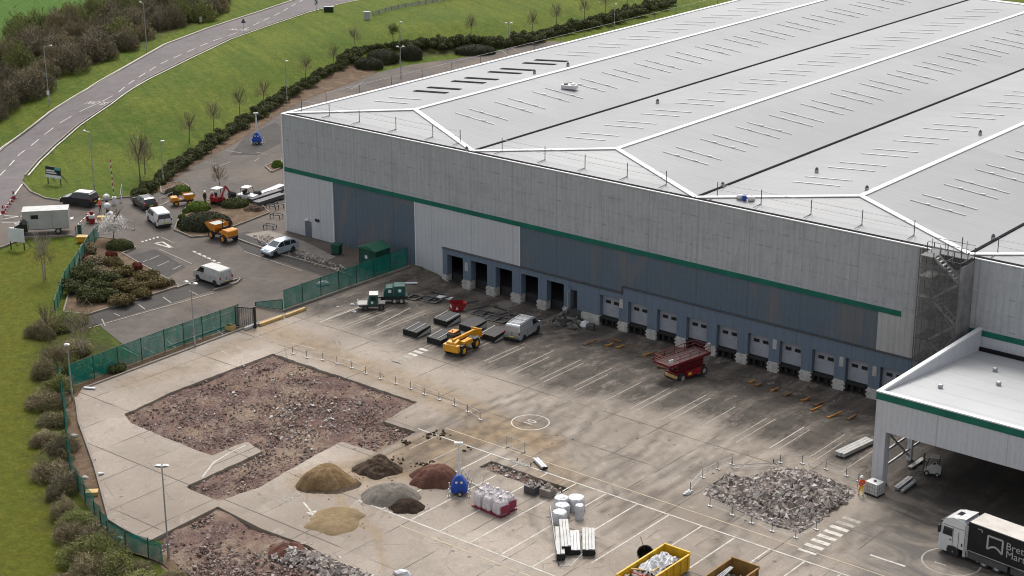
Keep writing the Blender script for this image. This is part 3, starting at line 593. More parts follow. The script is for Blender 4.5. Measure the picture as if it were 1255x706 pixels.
# ------------------------------------------------------------------ painted markings
mk = Marks(); W0, OP, TL = 0, 1, 2; o1 = 0.113
def offs(L, d):
    L = [np.array(p[:2], float) for p in L]; r = []
    for i, p in enumerate(L):
        q = L[min(i+1, len(L)-1)]-L[max(i-1, 0)]; q /= np.linalg.norm(q); r.append(p+np.array([-q[1], q[0]])*d)
    return r
mk.line((40, -35.3), (112, -35.3), 0.14, o1, W0) if False else None
mk.line((54.2, -35.3), (112, -35.3), 0.15, o1, W0); mk.line((56, -33.6), (112, -33.6), 0.10, o1, TL); mk.line((60.2, -49.4), (112, -49.4), 0.15, o1, W0); mk.line((66, -50.6), (100, -50.6), 0.10, o1, TL)
bx_ = [56.6+3.18*i for i in range(18)]
for i, x in enumerate(bx_):
    if 56 < x < 58.5: mk.line((x, -35.3), (x, -39), 0.13, o1, OP); continue
    if x < 61: mk.line((x, -35.3), (x, -41), 0.13, o1, OP); continue
    if 64 < x < 72.5: mk.line((x, -38.4), (x, -49.4), 0.13, o1, W0); mk.line((x, -35.3), (x, -36.3), 0.13, o1, W0); continue
    mk.line((x, -35.3), (x, -49.4 if i % 4 else -46), 0.13, o1, W0)
for x0 in [27.0, 30.6, 34.25, 38.0, 41.6, 45.3]+[48.96+3.727*i for i in range(11)]:
    for dx, a, b in ((-0.25, -13.0, -19.3), (2.75, -12.6, -19.0)):
        if x0 < 40: a, b = a+0.5, b-1
        if random.random() < 0.88: mk.line((x0+dx, a+random.uniform(-.8, .8)), (x0+dx, b+random.uniform(-.8, .8)), 0.105, o1, OP if random.random() < .95 else W0)
mk.line((27, -12.4), (27, -21), 0.13, o1, W0)
for i in range(6): mk.flat([(41.9-0.05*i, -24.6+0.86*i), (40.8-0.05*i, -24.6+0.86*i), (40.8-0.05*i, -24.1+0.86*i), (41.9-0.05*i, -24.1+0.86*i)], o1, OP if i < 3 else W0)
for i in range(8): mk.flat([(94.9, -34.0+1.0*i), (93.3, -34.0+1.0*i), (93.3, -33.5+1.0*i), (94.9, -33.5+1.0*i)], o1, W0 if i < 6 else OP)
mk.line((98.2, -31.2), (101.2, -31.2), 0.2, o1, W0)
c1 = G(650, 519); mk.ring(c1, 1.75, 0.12, o1, W0); c2 = G(1166, 690); mk.ring(c2, 2.25, 0.14, o1, OP)
tl = G(1153, 692); mk.flat([(tl[0]-.5, tl[1]-.2), (tl[0]+.5, tl[1]-.2), (tl[0]+.5, tl[1]), (tl[0]-.5, tl[1])], o1, OP)
for L in ([(290, 425), (311, 438)], [(268, 428), (300, 450)], [(356, 421), (386, 429)], [(235, 452), (262, 443)], [(440, 390), (472, 378)], [(462, 400), (512, 375)], [(380, 392), (407, 394)], [(468, 440), (527, 458)], [(560, 485), (592, 489)]):
    a, b = GL(L); mk.line(a, b, 0.14, o1, OP)
a0 = GL([(248, 586), (262, 568), (282, 556), (301, 547)])
for a, b in zip(a0[:-1], a0[1:]): mk.line(a, b, 0.13, o1, W0)
pa, pb = G(372, 617), G(382, 629); mk.line(pa, pb, 0.16, o1, W0); d = (pb-pa)[:2]; d /= np.linalg.norm(d); n = np.array([-d[1], d[0]])
mk.flat([pb[:2]+n*0.45-d*0.1, pb[:2]-n*0.45-d*0.1, pb[:2]+d*1.1], o1, W0)
tag(mk.build('yard_markings', ['paint', 'oldpaint', 'tanline'], fix=False), kind='structure')
for nm, tx, c, ang, sz, m_, sx, sy in (('yard_lettering', 'EXIT', G(355, 612), R_(-90), 1.6, 'oldpaint', 0.8, 0.85), ('yard_lettering', 'EXIT', G(602, 695), R_(-90), 1.6, 'oldpaint', 0.75, 0.9), ('yard_lettering', 'EXIT', G(632, 703), R_(-90), 1.6, 'oldpaint', 0.75, 0.9), ('yard_lettering', '10', c1, R_(90), 1.5, 'paint', 0.8, 1.0)):
    tag(ground_text(nm, tx, c, ang, sz, m_, 0.115, sx, sy), kind='structure')
rm = Marks()
def along(L, d0, d1, wd, off, m=0):
    q = offs(L, 0); s = 0
    for a, b in zip(q[:-1], q[1:]): rm.line(a, b, wd, off, m)
for L, sgn in ((RL, 1), (RR[:-3], -1)):
    q = offs(L, 0.45 if sgn < 0 else -0.45); q = offs(L, 0.35*(-1 if L is RL else 1)*(-1)) if False else q
    for a, b in zip(q[:-1], q[1:]): rm.line(a, b, 0.24, 0.13, 0)
# dashed centre line
CL = GL([(400, -12), (342, 17), (293, 40), (258, 52), (219, 69), (197, 79), (166, 98), (143, 116), (124, 126), (96, 138.5), (72, 152.5), (53, 167), (40, 178), (24, 190), (10, 206), (-10, 226)])
seg = [np.array(p) for p in CL]; acc = 0.0
for a, b in zip(seg[:-1], seg[1:]):
    L = np.linalg.norm(b-a); d = (b-a)/L; s = -acc
    while s < L:
        s0, s1 = max(s, 0), min(s+3.2, L)
        if s1-s0 > 0.3: rm.line(a+d*s0, a+d*s1, 0.17, 0.13, 0)
        s += 5.4
    acc = (L-(s-5.4)); acc = acc % 5.4
for L in ([(28, 226), (14, 245), (0, 265)], [(0, 265), (30, 266)], [(0, 270), (28, 265)], [(0, 273), (26, 273)]):
    q = GL(L)
    for a, b in zip(q[:-1], q[1:]): rm.line(a, b, 0.22, 0.075 if L[0][0] != 28 else 0.135, 0)
def para(L, off=0.075): rm.flat(GL(L), off)
para([(9, 282), (12, 279), (19, 280), (17, 284)]); para([(83, 268), (90, 266), (90, 269), (84, 270)])
for i in range(5): x = 173+i*4.6; y = 296.5-i*1.35; para([(x, y), (x+2.6, y-0.7), (x+3.4, y+0.6), (x+0.8, y+1.4)])
q = GL([(190, 299), (199, 297), (212, 305)])+GL([(190, 299)])
for a, b in zip(q[:-1], q[1:]): rm.line(a, b, 0.28, 0.075, 0)
for L in ([(197, 291), (214, 299)], [(195, 306), (235, 324)], [(236, 309), (268, 324)], [(186, 330), (178, 328)], [(193, 327), (207, 321)], [(212, 331), (222, 326)], [(183, 319), (195, 314)], [(175, 322), (181, 319)], [(108, 403), (262, 360)], [(140, 385), (147, 388)], [(170, 374), (178, 380)], [(200, 365), (210, 372)], [(232, 357), (242, 362)], [(125, 392), (129, 400)], [(150, 427), (170, 437)], [(176, 427), (192, 435)], [(205, 418), (215, 427)], [(235, 409), (246, 417)], [(262, 402), (275, 412)], [(180, 416), (286, 382)], [(300, 309), (370, 333)], [(314, 187), (328, 190)], [(283, 199), (262, 207)], [(312, 198), (318, 194)], [(276, 185), (296, 188)], [(252, 200), (270, 202)], [(430, 110), (445, 101)], [(614, 62), (624, 69)], [(625, 59), (640, 66)]):
    a, b = GL(L); rm.line(a, b, 0.13, 0.085, 1)
for i in range(6): x = 236+i*6.0; y = 308+i*2.7; para([(x, y), (x+4, y+0.6), (x+5, y+2.2), (x+1, y+1.6)], 0.07)
tag(rm.build('road_markings', ['paint', 'oldpaint'], fix=False), kind='structure')
for px in ((119, 127), (293, 37)):
    c = G(*px); e = np.array(CL); i = int(np.argmin(np.hypot(e[:, 0]-c[0], e[:, 1]-c[1]))); d = e[min(i+1, len(e)-1)]-e[i-1]; ang = math.atan2(d[1], d[0])-math.pi/2
    tag(ground_text('road_lettering', 'SLOW', c, ang, 2.6, 'paint', 0.135, 0.50, 0.85), kind='structure')
# ------------------------------------------------------------------ the warehouse
WX, WY, HE, RI, HD, BW = 120.0, 129.5, 15.02, 1.286, 7.87, 30.0
wh = empty('warehouse', (0, 0, 0), 0, 'huge grey and blue clad warehouse with a green band and white ridged roof', 'warehouse')
MB().bx(0, 85.75, 0, 0.3, 8.36, HE).bx(91.0, WX, 0, 0.3, 8.36, HE).build('upper_cladding', 'clad', wh)
MB().bx(85.75, 91.0, 0.05, 0.3, 0, HE).build('shade_toned_wall_panel', 'shadewall' if 'shadewall' in M else 'darksteel', wh)  # grey cladding behind the scaffold, its shade put into the colour
MB().bx(-0.02, 84.1, -0.05, 0.28, 7.82, 8.36).bx(91.0, WX, -0.05, 0.28, 7.82, 8.36).build('green_band', 'green', wh)
MB().bx(0, 8.35, 0, 0.3, 0, 7.82).build('wall_panel', 'panel', wh); MB().bx(8.35, 21.85, 0.08, 0.3, 0, 7.82).build('wall_panel', 'blue', wh)
MB().bx(21.85, 26.3, 0, 0.3, -1.0, 7.82).bx(26.3, 37.55, 0, 0.3, 3.2, 7.82).build('wall_panel', 'panel', wh)
MB().bx(37.55, 81.75, 0.06, 0.3, 2.6, 7.82).build('wall_panel', 'blue', wh); MB().bx(81.75, 85.7, 0, 0.3, 3.8, 7.82).bx(84.1, 85.7, 0, 0.28, 7.82, 8.36).build('wall_panel', 'panel2', wh)
MB().bx(91.0, WX, 0, 0.3, 0, 7.82).build('wall_panel', 'canopyclad', wh)
for a_, b_, z_, z2_ in ((8.3, 8.42, 0, 7.82), (21.8, 21.92, -1, 7.82), (37.48, 37.6, 3.2, 7.82), (-.06, .1, 0, HE)): MB().bx(a_, b_, -.06, .1, z_, z2_).build('trim_strip', 'cap', wh)
MB().bx(0, 0.3, 0.3, WY, 0, HE).build('side_wall', 'panel', wh); MB().bx(0.3, WX, WY-0.3, WY, 0, HE).build('rear_wall', 'panel', wh); MB().bx(WX-0.3, WX, 0.3, WY-0.3, 0, HE).build('side_wall', 'panel', wh)
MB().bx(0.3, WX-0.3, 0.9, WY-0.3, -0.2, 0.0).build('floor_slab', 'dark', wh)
MB().bx(-0.08, WX, -0.06, 0.13, HE, HE+0.09).bx(-0.1, 0.45, 0.13, WY, HE, HE+0.09).bx(0.45, WX, WY-0.4, WY+0.05, HE, HE+0.09).build('parapet_cap', 'cap', wh)
MB().bx(0.45, WX-0.3, 0.13, 0.85, HE-0.2, HE+0.05).build('front_gutter', 'gutter', wh)
for kx in range(4):
    x0, x1 = kx*BW, (kx+1)*BW; xr_ = (x0+x1)/2; y0, y1 = 0.85, WY-0.4; zb = HE-0.02
    lx = 0.45 if kx == 0 else 0.0
    m = MB(); m.add([(x0+lx, y0, zb), (xr_, HD, zb+RI), (xr_, y1-HD, zb+RI), (x0+lx, y1, zb)], [(0, 1, 2, 3)]); m.add([(x1, y0, zb), (xr_, HD, zb+RI), (xr_, y1-HD, zb+RI), (x1, y1, zb)], [(3, 2, 1, 0)])
    m.add([(x0+lx, y1, zb), (xr_, y1-HD, zb+RI), (x1, y1, zb)], [(0, 1, 2)]); m.build('roof_slope', 'roof', wh, fix=False)
    m = MB(); m.add([(x0+lx, y0, zb), (x1, y0, zb), (xr_, HD, zb+RI)], [(0, 1, 2)]); m.build('roof_hip', 'hip', wh, fix=False)
    def capstrip(p, q, wd, nm): MB().bar((p[0], p[1], p[2]+0.05), (q[0], q[1], q[2]+0.05), wd, 0.09).build(nm, 'cap', wh)
    capstrip((xr_, HD-0.3, zb+RI), (xr_, y1-HD, zb+RI), 0.6, 'ridge_cap'); capstrip((x0+lx, y0+.1, zb), (xr_, HD, zb+RI), 0.62, 'hip_cap'); capstrip((x1, y0+.1, zb), (xr_, HD, zb+RI), 0.62, 'hip_cap')
    capstrip((x0+lx, y1, zb), (xr_, y1-HD, zb+RI), 0.5, 'hip_cap'); capstrip((x1, y1, zb), (xr_, y1-HD, zb+RI), 0.5, 'hip_cap')
    if kx: MB().bx(x0-0.17, x0+0.17, 0.85, WY-0.4, zb-0.06, zb+0.10).build('valley_gutter', 'gutter', wh)
sl = RI/15.0; cnt = 0; rest = MB()
cells = []
for kx in range(4):
    for j in range(-1, 15):
        for s2 in (0, 2.6):
            for side in (-1, 1): cells.append((kx, 18.2+7.4*j+s2+(0.3 if kx % 2 else 0), side, j))
cells.sort(key=lambda c: c[1]-0.5*c[0]*BW)
for kx, y, side, j in cells:
    xr_ = (kx+0.5)*BW; a, b = (9.5, 4.0) if side < 0 else (4.0, 9.9)
    xa, xb = xr_+side*a, xr_+side*b; za, zb2 = HE-0.02+RI-sl*a, HE-0.02+RI-sl*b
    open_ = kx == 0 and side < 0 and 0 <= j < 4
    if y > 118: continue
    if open_: MB().bar((xa, y, za+0.03), (xb, y, zb2+0.03), 0.75, 0.05).build('open_rooflight', 'gutter', wh); continue
    tgt = MB() if cnt < 92 else rest
    tgt.bar((xa, y, za+0.05), (xb, y, zb2+0.05), 0.22 if side < 0 else 0.13, 0.03, 0)
    for e in (0.3, 0.72) if side > 0 else (): q = xa+(xb-xa)*e; tgt.bar((q-0.22, y+0.05, za+(zb2-za)*e+0.06), (q+0.22, y+0.05, za+(zb2-za)*e+0.06), 0.3, 0.1, 0)
    if side > 0: tgt.bar((xa, y-0.13, za+0.02), (xb, y-0.13, zb2+0.02), 0.10, 0.05, 1)
    if tgt is not rest: tgt.build('rooflight', ['rooflight', 'rooflightedge'], wh)
    cnt += 1
tag(rest.build('rooflight', ['rooflight', 'rooflightedge'], wh), kind='stuff')
# dock front
DOORS = [48.96+3.727*i for i in range(11)]; BAYS = [27.0, 30.62, 34.27, 38.0, 41.62]
def pier(x0, x1, z1, block=True):
    MB().bx(x0, x1, -0.28, 0.55, 0, z1).build('dock_pier', 'dockblue', wh)
    if block:
        m = MB().bx(x0+0.02, x1-0.02, -0.46, 0.5, -1.2, -0.03)
        for z in (-0.40, -0.80): m.bx(x0-0.12, x0+0.02, -0.44, -0.2, z, z+0.18).bx(x1-0.02, x1+0.12, -0.44, -0.2, z, z+0.18)
        m.build('plinth_block', 'block', wh, bevel=0.02)
DT = 2.42
MB().bx(26.3, 44.6, -0.28, 0.55, 2.5, 3.14).build('dock_lintel', 'dockblue', wh); MB().bx(44.6, 51.9, -0.28, 0.55, DT, 3.08).build('dock_lintel', 'dockblue', wh)
MB().bx(51.9, 91.0, -0.28, 0.55, DT, 3.86).build('dock_lintel', 'dockblue', wh)
MB().bx(26.2, 51.9, -0.36, 0.1, 3.14, 3.21).bx(51.9, 91.0, -0.36, 0.1, 3.86, 3.93).bx(51.85, 51.97, -0.36, 0, 3.08, 3.93).build('flashing', 'darksteel', wh)
pier(26.3, 27.0, 2.5)
for a in range(5):
    e = BAYS[a]+2.4; nxt = BAYS[a+1] if a < 4 else 44.9
    if a < 4: pier(e, nxt, 2.5)
    else: pier(e, 44.9, 2.5)
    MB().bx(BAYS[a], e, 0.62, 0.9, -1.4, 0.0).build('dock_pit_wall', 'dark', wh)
MB().bx(45.85, 48.96, -0.28, 0.55, 0, DT).build('dock_pier', 'dockblue', wh); MB().bx(44.9, 45.85, -0.2, 0.55, 2.1, DT).build('dock_lintel', 'dockblue', wh); MB().bx(44.6, 46.6, -0.5, 0.5, -1.35, 0).build('plinth_block', 'darksteel', wh); MB().bx(46.6, 49.0, -0.55, 0.5, -1.35, -0.03).build('plinth_block', 'block', wh, bevel=0.02)
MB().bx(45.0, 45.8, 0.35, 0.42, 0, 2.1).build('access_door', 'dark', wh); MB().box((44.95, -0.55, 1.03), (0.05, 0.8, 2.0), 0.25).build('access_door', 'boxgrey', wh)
for i, x in enumerate(DOORS):
    d = MB().bx(x, x+2.5, 0.28, 0.36, -0.02, DT)
    for q in range(1, 5): d.bx(x+0.02, x+2.48, 0.265, 0.29, q*DT/5-0.012, q*DT/5+0.012)
    d = d.build('dock_door', 'door', wh)
    for wx in (0.42, 1.48): MB().bx(x+wx, x+wx+0.62, 0.22, 0.29, 1.45, 1.78).build('door_window', 'black', d)
    m = MB().bx(x-0.02, x+2.52, 0.1, 0.5, -1.4, -0.02)
    for q in (0.1, 0.75, 1.6, 2.1): m.bx(x+q, x+q+0.3, -0.35, 0.1, -0.75, -0.2)
    m.bx(x+0.15, x+2.35, -0.5, 0.1, -0.18, -0.05); m.build('dock_leveller', 'black', wh)
    pier(x+2.5, x+3.727, DT)
for x, z in ((51.75, 2.0), (29.9, 1.6), (70.75, 1.9), (81.9, 1.8), (78.3, 1.9)): MB().bx(x-0.2, x+0.25, -0.32, -0.28, z-0.5, z+0.5).build('notice_board', 'offwhite', wh)
MB().bx(3.35, 4.45, -0.05, 0.02, 0, 2.05).build('personnel_door', 'blue', wh); MB().bx(5.2, 5.9, -0.12, 0.02, 2.3, 2.62).build('flood_light', 'plastic', wh); MB().bx(3.6, 4.0, -0.3, 0, 2.15, 2.35).build('flood_light', 'lamp', wh)
for x in (52.5, 60): pass
# roof details: vents and boxes, each its own small thing
def vent(px, py, lab, sz=0.5, c='steel'):
    p = G0(px, py, 15.9); e = empty('roof_vent', (p[0], p[1], roofz(p[0], p[1])), 0, lab, 'roof vent')
    MB().bx(-sz/2, sz/2, -sz/2, sz/2, 0, 0.35).build('curb', c, e); MB().lathe([(sz*0.62, 0.35), (sz*0.62, 0.42), (0.05, 0.6)], n=10).build('cowl', 'darksteel' if c != 'darksteel' else 'plastic', e)
def G0(px, py, z):
    d = fw*FPX+rt*(px-627.5)-up*(py-353); t = (z-CAM[2])/d[2]; return CAM+d*t
def roofz(x, y): u = x % BW; return HE-0.02+min(RI*min(u, BW-u)/15.0, RI*max(0, min(y-0.85, WY-0.4-y))/7.0)
for px, py, lab in ((572, 176, 'small dark roof vent by the first valley near the front'), (655, 92.5, 'dark roof vent beside the black roof slots'), (696, 84, 'dark vent left of the first white ridge'), (886, 219.5, 'small roof vent above the second valley end'), (1001, 207, 'small grey vent on the slope right of the middle ridge'), (1062, 238, 'dark vent beside the front end of the right ridge'), (1218, 283, 'dark vent near the right valley gutter'), (1201, 168, 'tiny dark vent left of the right ridge'), (806, 121, 'tiny vent on the valley side of the second slope')): vent(px, py, lab, 0.3)
def onroof(px, py):
    p = G0(px, py, 15.9); return (p[0], p[1], roofz(p[0], p[1]))
e = empty('roof_plant', onroof(698, 108), 0.3, 'white roof plant unit with grey fan cowls on the second slope', 'roof plant')
MB().bx(-1.0, 1.0, -0.5, 0.5, 0.1, 0.6).build('casing', 'white', e, bevel=0.05); MB().lathe([(0.3, 0.6), (0.3, 0.75), (0.1, 0.8)], (-0.5, 0, 0), n=12).build('fan_cowl', 'darksteel', e); MB().lathe([(0.3, 0.6), (0.3, 0.75), (0.1, 0.8)], (0.5, 0, 0), n=12).build('fan_cowl', 'steel', e)
e = empty('roof_sacks', onroof(914, 238), 0, 'white sacks and blue drum left on the front hip roof', 'sacks')
for x, y, s in ((-0.6, 0, .45), (0.6, 0.1, .4)): MB().lathe([(s*.7, 0), (s, .15), (s*.8, .4), (.05, .5)], (x, y, 0), n=9).build('sack', 'wrap', e, smooth=True)
MB().lathe([(.22, 0), (.22, .5), (.02, .52)], (0, -.2, 0), n=10).build('drum', 'blueplant', e)
# guard rail along the front of the roof
def guard(pts, name_label, hgt=1.5):
    e = empty('roof_guard_rail', pts[0], 0, name_label, 'guard rail'); o = Vector(pts[0])
    P = [Vector(p)-o for p in pts]
    for p in P:
        MB().tube(p, p+Vector((0, 0, hgt)), 0.045, 5).build('post', 'darksteel', e); MB().tube(p+Vector((0, 0, 0.04)), p+Vector((0.5, -1.3, 0.0)) if False else p+Vector((0.0, -1.4, -0.05)), 0.04, 4).build('stay', 'darksteel', e)
    for z in (0.8, 1.4): MB().path([p+Vector((0, 0, z-0.1)) for p in P], 0.022, 4).build('rail', 'steel', e)
guard([(x, 2.3, roofz(x, 2.3)) for x in (1.2, 6.0, 11.05, 17, 22.8, 27)], 'scaffold tube guard rail on the front left of the roof')
guard([(x, 2.3, roofz(x, 2.3)) for x in (33.2, 39.3, 44.8, 50.4, 55.4)], 'scaffold tube guard rail in front of the second roof ridge')
guard([(x, 2.3, roofz(x, 2.3)) for x in (61.7, 66.9, 72.6, 78.2, 83.7)], 'scaffold tube guard rail in front of the right roof ridge')
guard([(x, 2.3, roofz(x, 2.3)) for x in (92.1, 98, 104, 110)], 'scaffold tube guard rail right of the scaffold tower')
e = empty('eave_guard_rail', (-0.25, 8, 15.1), 0, 'thin guard rail along the long left eave of the warehouse', 'guard rail')
for i in range(20): MB().tube((0, i*6.0, 0), (0, i*6.0, 1.15), 0.035, 4).build('post', 'darksteel', e)
MB().path([(0, i*6.0, 1.1) for i in range(20)], 0.018, 4).build('rail', 'steel', e)
# scaffold tower with netting
sc_ = empty('scaffold_tower', (87, 0, -0.6), 0, 'netted scaffold stair tower against the warehouse front', 'scaffold')
for x in (0, 1.35, 2.7, 4.0):
    for y in (-3.0, -1.6, -0.15): MB().tube((x, y, 0.3), (x, y, 16.2+random.uniform(0.2, 1.4)), 0.05, 5).build('standard', 'darksteel', sc_)
for L in range(8):
    z = 1.9+L*2.0; m = MB()
    for y in (-3.0, -1.6, -0.15):
        for dz in (0, 1.0): m.tube((0, y, z+dz), (4.0, y, z+dz), 0.03, 4)
    for x in (0, 1.35, 2.7, 4.0): m.tube((x, -3, z), (x, -0.15, z), 0.03, 4)
    m.build('ledger', 'darksteel', sc_)
    MB().bx(0, 1.3, -2.9, -0.3, z-0.03, z+0.03).bx(1.3, 4.0, -1.5, -0.3, z-0.03, z+0.03).build('boarding', 'darksteel', sc_)
    if L < 7:
        a, b = ((1.3, z), (3.9, z+2)) if L % 2 else ((3.9, z), (1.3, z+2)); m = MB()
        for y in (-2.8, -1.9): m.bar((a[0], y, a[1]), (b[0], y, b[1]), 0.05, 0.2)
        for i in range(8): t = (i+.5)/8; m.bx(a[0]+(b[0]-a[0])*t-.12, a[0]+(b[0]-a[0])*t+.12, -2.8, -1.9, a[1]+2*t-.02, a[1]+2*t+.02)
        m.build('stair_flight', 'steel', sc_)
MB().tube((0, -3.05, 3), (4.0, -3.05, 9), 0.035, 4).tube((4.0, -3.05, 9), (0, -3.05, 15), 0.035, 4).build('brace', 'steel', sc_)
MB().bx(4.03, 4.06, -3.05, -0.1, 0.6, 15.5).build('netting', 'debrisnet', sc_); MB().bx(-0.02, 4.05, -3.1, -3.08, 0.6, 15.3).build('netting', 'scrim' if 'scrim' in M else 'wire', sc_)
for i in range(7): MB().tube((-0.3+i*0.7, -2.8+(i % 3)*1.3, 15.2), (-0.3+i*0.7, -2.8+(i % 3)*1.3, 16.6+(i % 2)*.6), 0.035, 4).build('guard_post', 'steel', sc_)
# loading canopy
cn = empty('loading_canopy', (92, -19.6, 0), 0, 'white roofed loading canopy with green band beside the dock front', 'canopy'); cw, cdp = 33.0, 19.5
MB().bx(0, cw, 0, 0.3, 5.13, 7.92).build('fascia', 'canopyclad', cn); MB().bx(-0.04, cw, -0.05, 0.28, 7.92, 8.55).build('green_band', 'green', cn)
MB().bx(0, 0.3, 0.3, cdp, 4.6, 8.5).build('side_parapet', 'canopyclad', cn); MB().bx(-0.03, 0.02, -0.02, cdp, 7.92, 8.5).build('green_band', 'green', cn)
MB().bx(-0.05, cw, -0.08, 0.36, 8.55, 8.66).bx(-0.05, 0.36, 0.36, cdp, 8.5, 8.66).build('parapet_cap', 'cap', cn)
MB().add([(0.3, 0.36, 8.42), (cw, 0.36, 8.42), (cw, cdp, 6.45), (0.3, cdp, 6.45), (0.3, 0.36, 8.2), (cw, 0.36, 8.2), (cw, cdp, 6.2), (0.3, cdp, 6.2)], [(0, 1, 2, 3), (7, 6, 5, 4), (0, 4, 5, 1), (2, 6, 7, 3), (0, 3, 7, 4), (1, 2, 6, 5)]).build('roof', 'canopyroof', cn)
MB().bx(0.3, cw, 19.2, 19.5, 6.47, 6.8).build('back_gutter', 'gutter', cn)
for x, y in ((0, 0), (0.15, 6.2), (0.15, 12.5), (cw-1, 0), (cw-1, 10)): MB().bx(x, x+(1.05 if (x, y) == (0, 0) else 0.4), y, y+(0.9 if y == 0 else 0.4), 0.05, 5.12 if y == 0 else 6.2).build('column', 'canopyclad', cn)
m = MB()
for y in (1.0, 7, 13): m.bar((0.35, y, 5.0), (0.35, y+5.5, 0.3), 0.14, 0.14)
for z in (1.2, 2.6): m.bar((0.35, 0.9, z), (0.35, 19.2, z), 0.12, 0.2)
m.build('side_brace', 'steel', cn)
m = MB()
for x in range(4, 33, 5): m.bx(x, x+0.25, 0.35, 19.2, 5.6, 6.1)
m.build('roof_beam', 'darksteel', cn)
for px, py in ((1152, 481), (1220, 449), (1224, 471)):
    p = G0(px, py, 7.5); yy = p[1]+19.6; e = empty('canopy_vent', (p[0], p[1], 8.42-(yy-0.36)/(cdp-0.36)*1.97), 0, {1152: 'small roof vent nearest the left edge of the white canopy roof', 1220: 'small roof vent farthest back on the white canopy roof', 1224: 'small roof vent in the middle of the white canopy roof'}[px], 'roof vent')
    MB().bx(-.16, .16, -.16, .16, 0, .25).build('curb', 'steel', e); MB().lathe([(.26, .25), (.2, .36), (.02, .4)], n=8).build('cowl', 'steel', e)
# ------------------------------------------------------------------ vehicles
def clip_z(poly, z0, above):
    o = []
    for a, b in zip(poly, poly[1:]+poly[:1]):
        ia = (a[1] >= z0) == above or a[1] == z0; ib = (b[1] >= z0) == above or b[1] == z0
        if ia: o.append(a)
        if ia != ib and a[1] != z0 and b[1] != z0: t = (z0-a[1])/(b[1]-a[1]); o.append((a[0]+(b[0]-a[0])*t, z0))
    return o
def hull(profile, hwf, zs):
    """car body from a side profile: vertical flanks below zs, leaning in above it"""
    P = []
    for a, b in zip(profile, profile[1:]+profile[:1]):
        P.append(a)
        if (a[1]-zs)*(b[1]-zs) < 0: t = (zs-a[1])/(b[1]-a[1]); P.append((a[0]+(b[0]-a[0])*t, zs))
    m = MB(); n = len(P); vs = [(x, hwf(z), z) for x, z in P]+[(x, -hwf(z), z) for x, z in P]
    idx = {p: i for i, p in enumerate(P)}
    fs = [(i, (i+1) % n, n+(i+1) % n, n+i) for i in range(n)]
    for ab in (True, False):
        q = [i for i, p in enumerate(P) if (p[1] >= zs-1e-9 if ab else p[1] <= zs+1e-9)]
        if len(q) > 2: fs += [tuple(q), tuple(n+i for i in q)[::-1]]
    return m.add(vs, fs)
def wheel(parent, x, y, r, wd, rim='rim', name='wheel', side=1):
    o = empty(name, (x, y, r)); o.parent = parent
    MB().lathe([(r*.58, -wd/2), (r*.93, -wd/2), (r, -wd*.32), (r, wd*.32), (r*.93, wd/2), (r*.58, wd*.46), (r*.58, -wd*.46), (r*.58, -wd/2)], axis='y', n=18, cap=False).build('tyre', 'tyre', o)
    MB().lathe([(r*.60, -wd*.36), (r*.60, wd*.42 if side > 0 else wd*.36)], axis='y', n=14).lathe([(r*.22, wd*.42*side), (r*.16, wd*.5*side)], axis='y', n=8).build('rim', rim, o) if side > 0 else MB().lathe([(r*.60, -wd*.42), (r*.60, wd*.36)], axis='y', n=14).lathe([(r*.16, -wd*.5), (r*.22, -wd*.40)], axis='y', n=8).build('rim', rim, o)
    return o
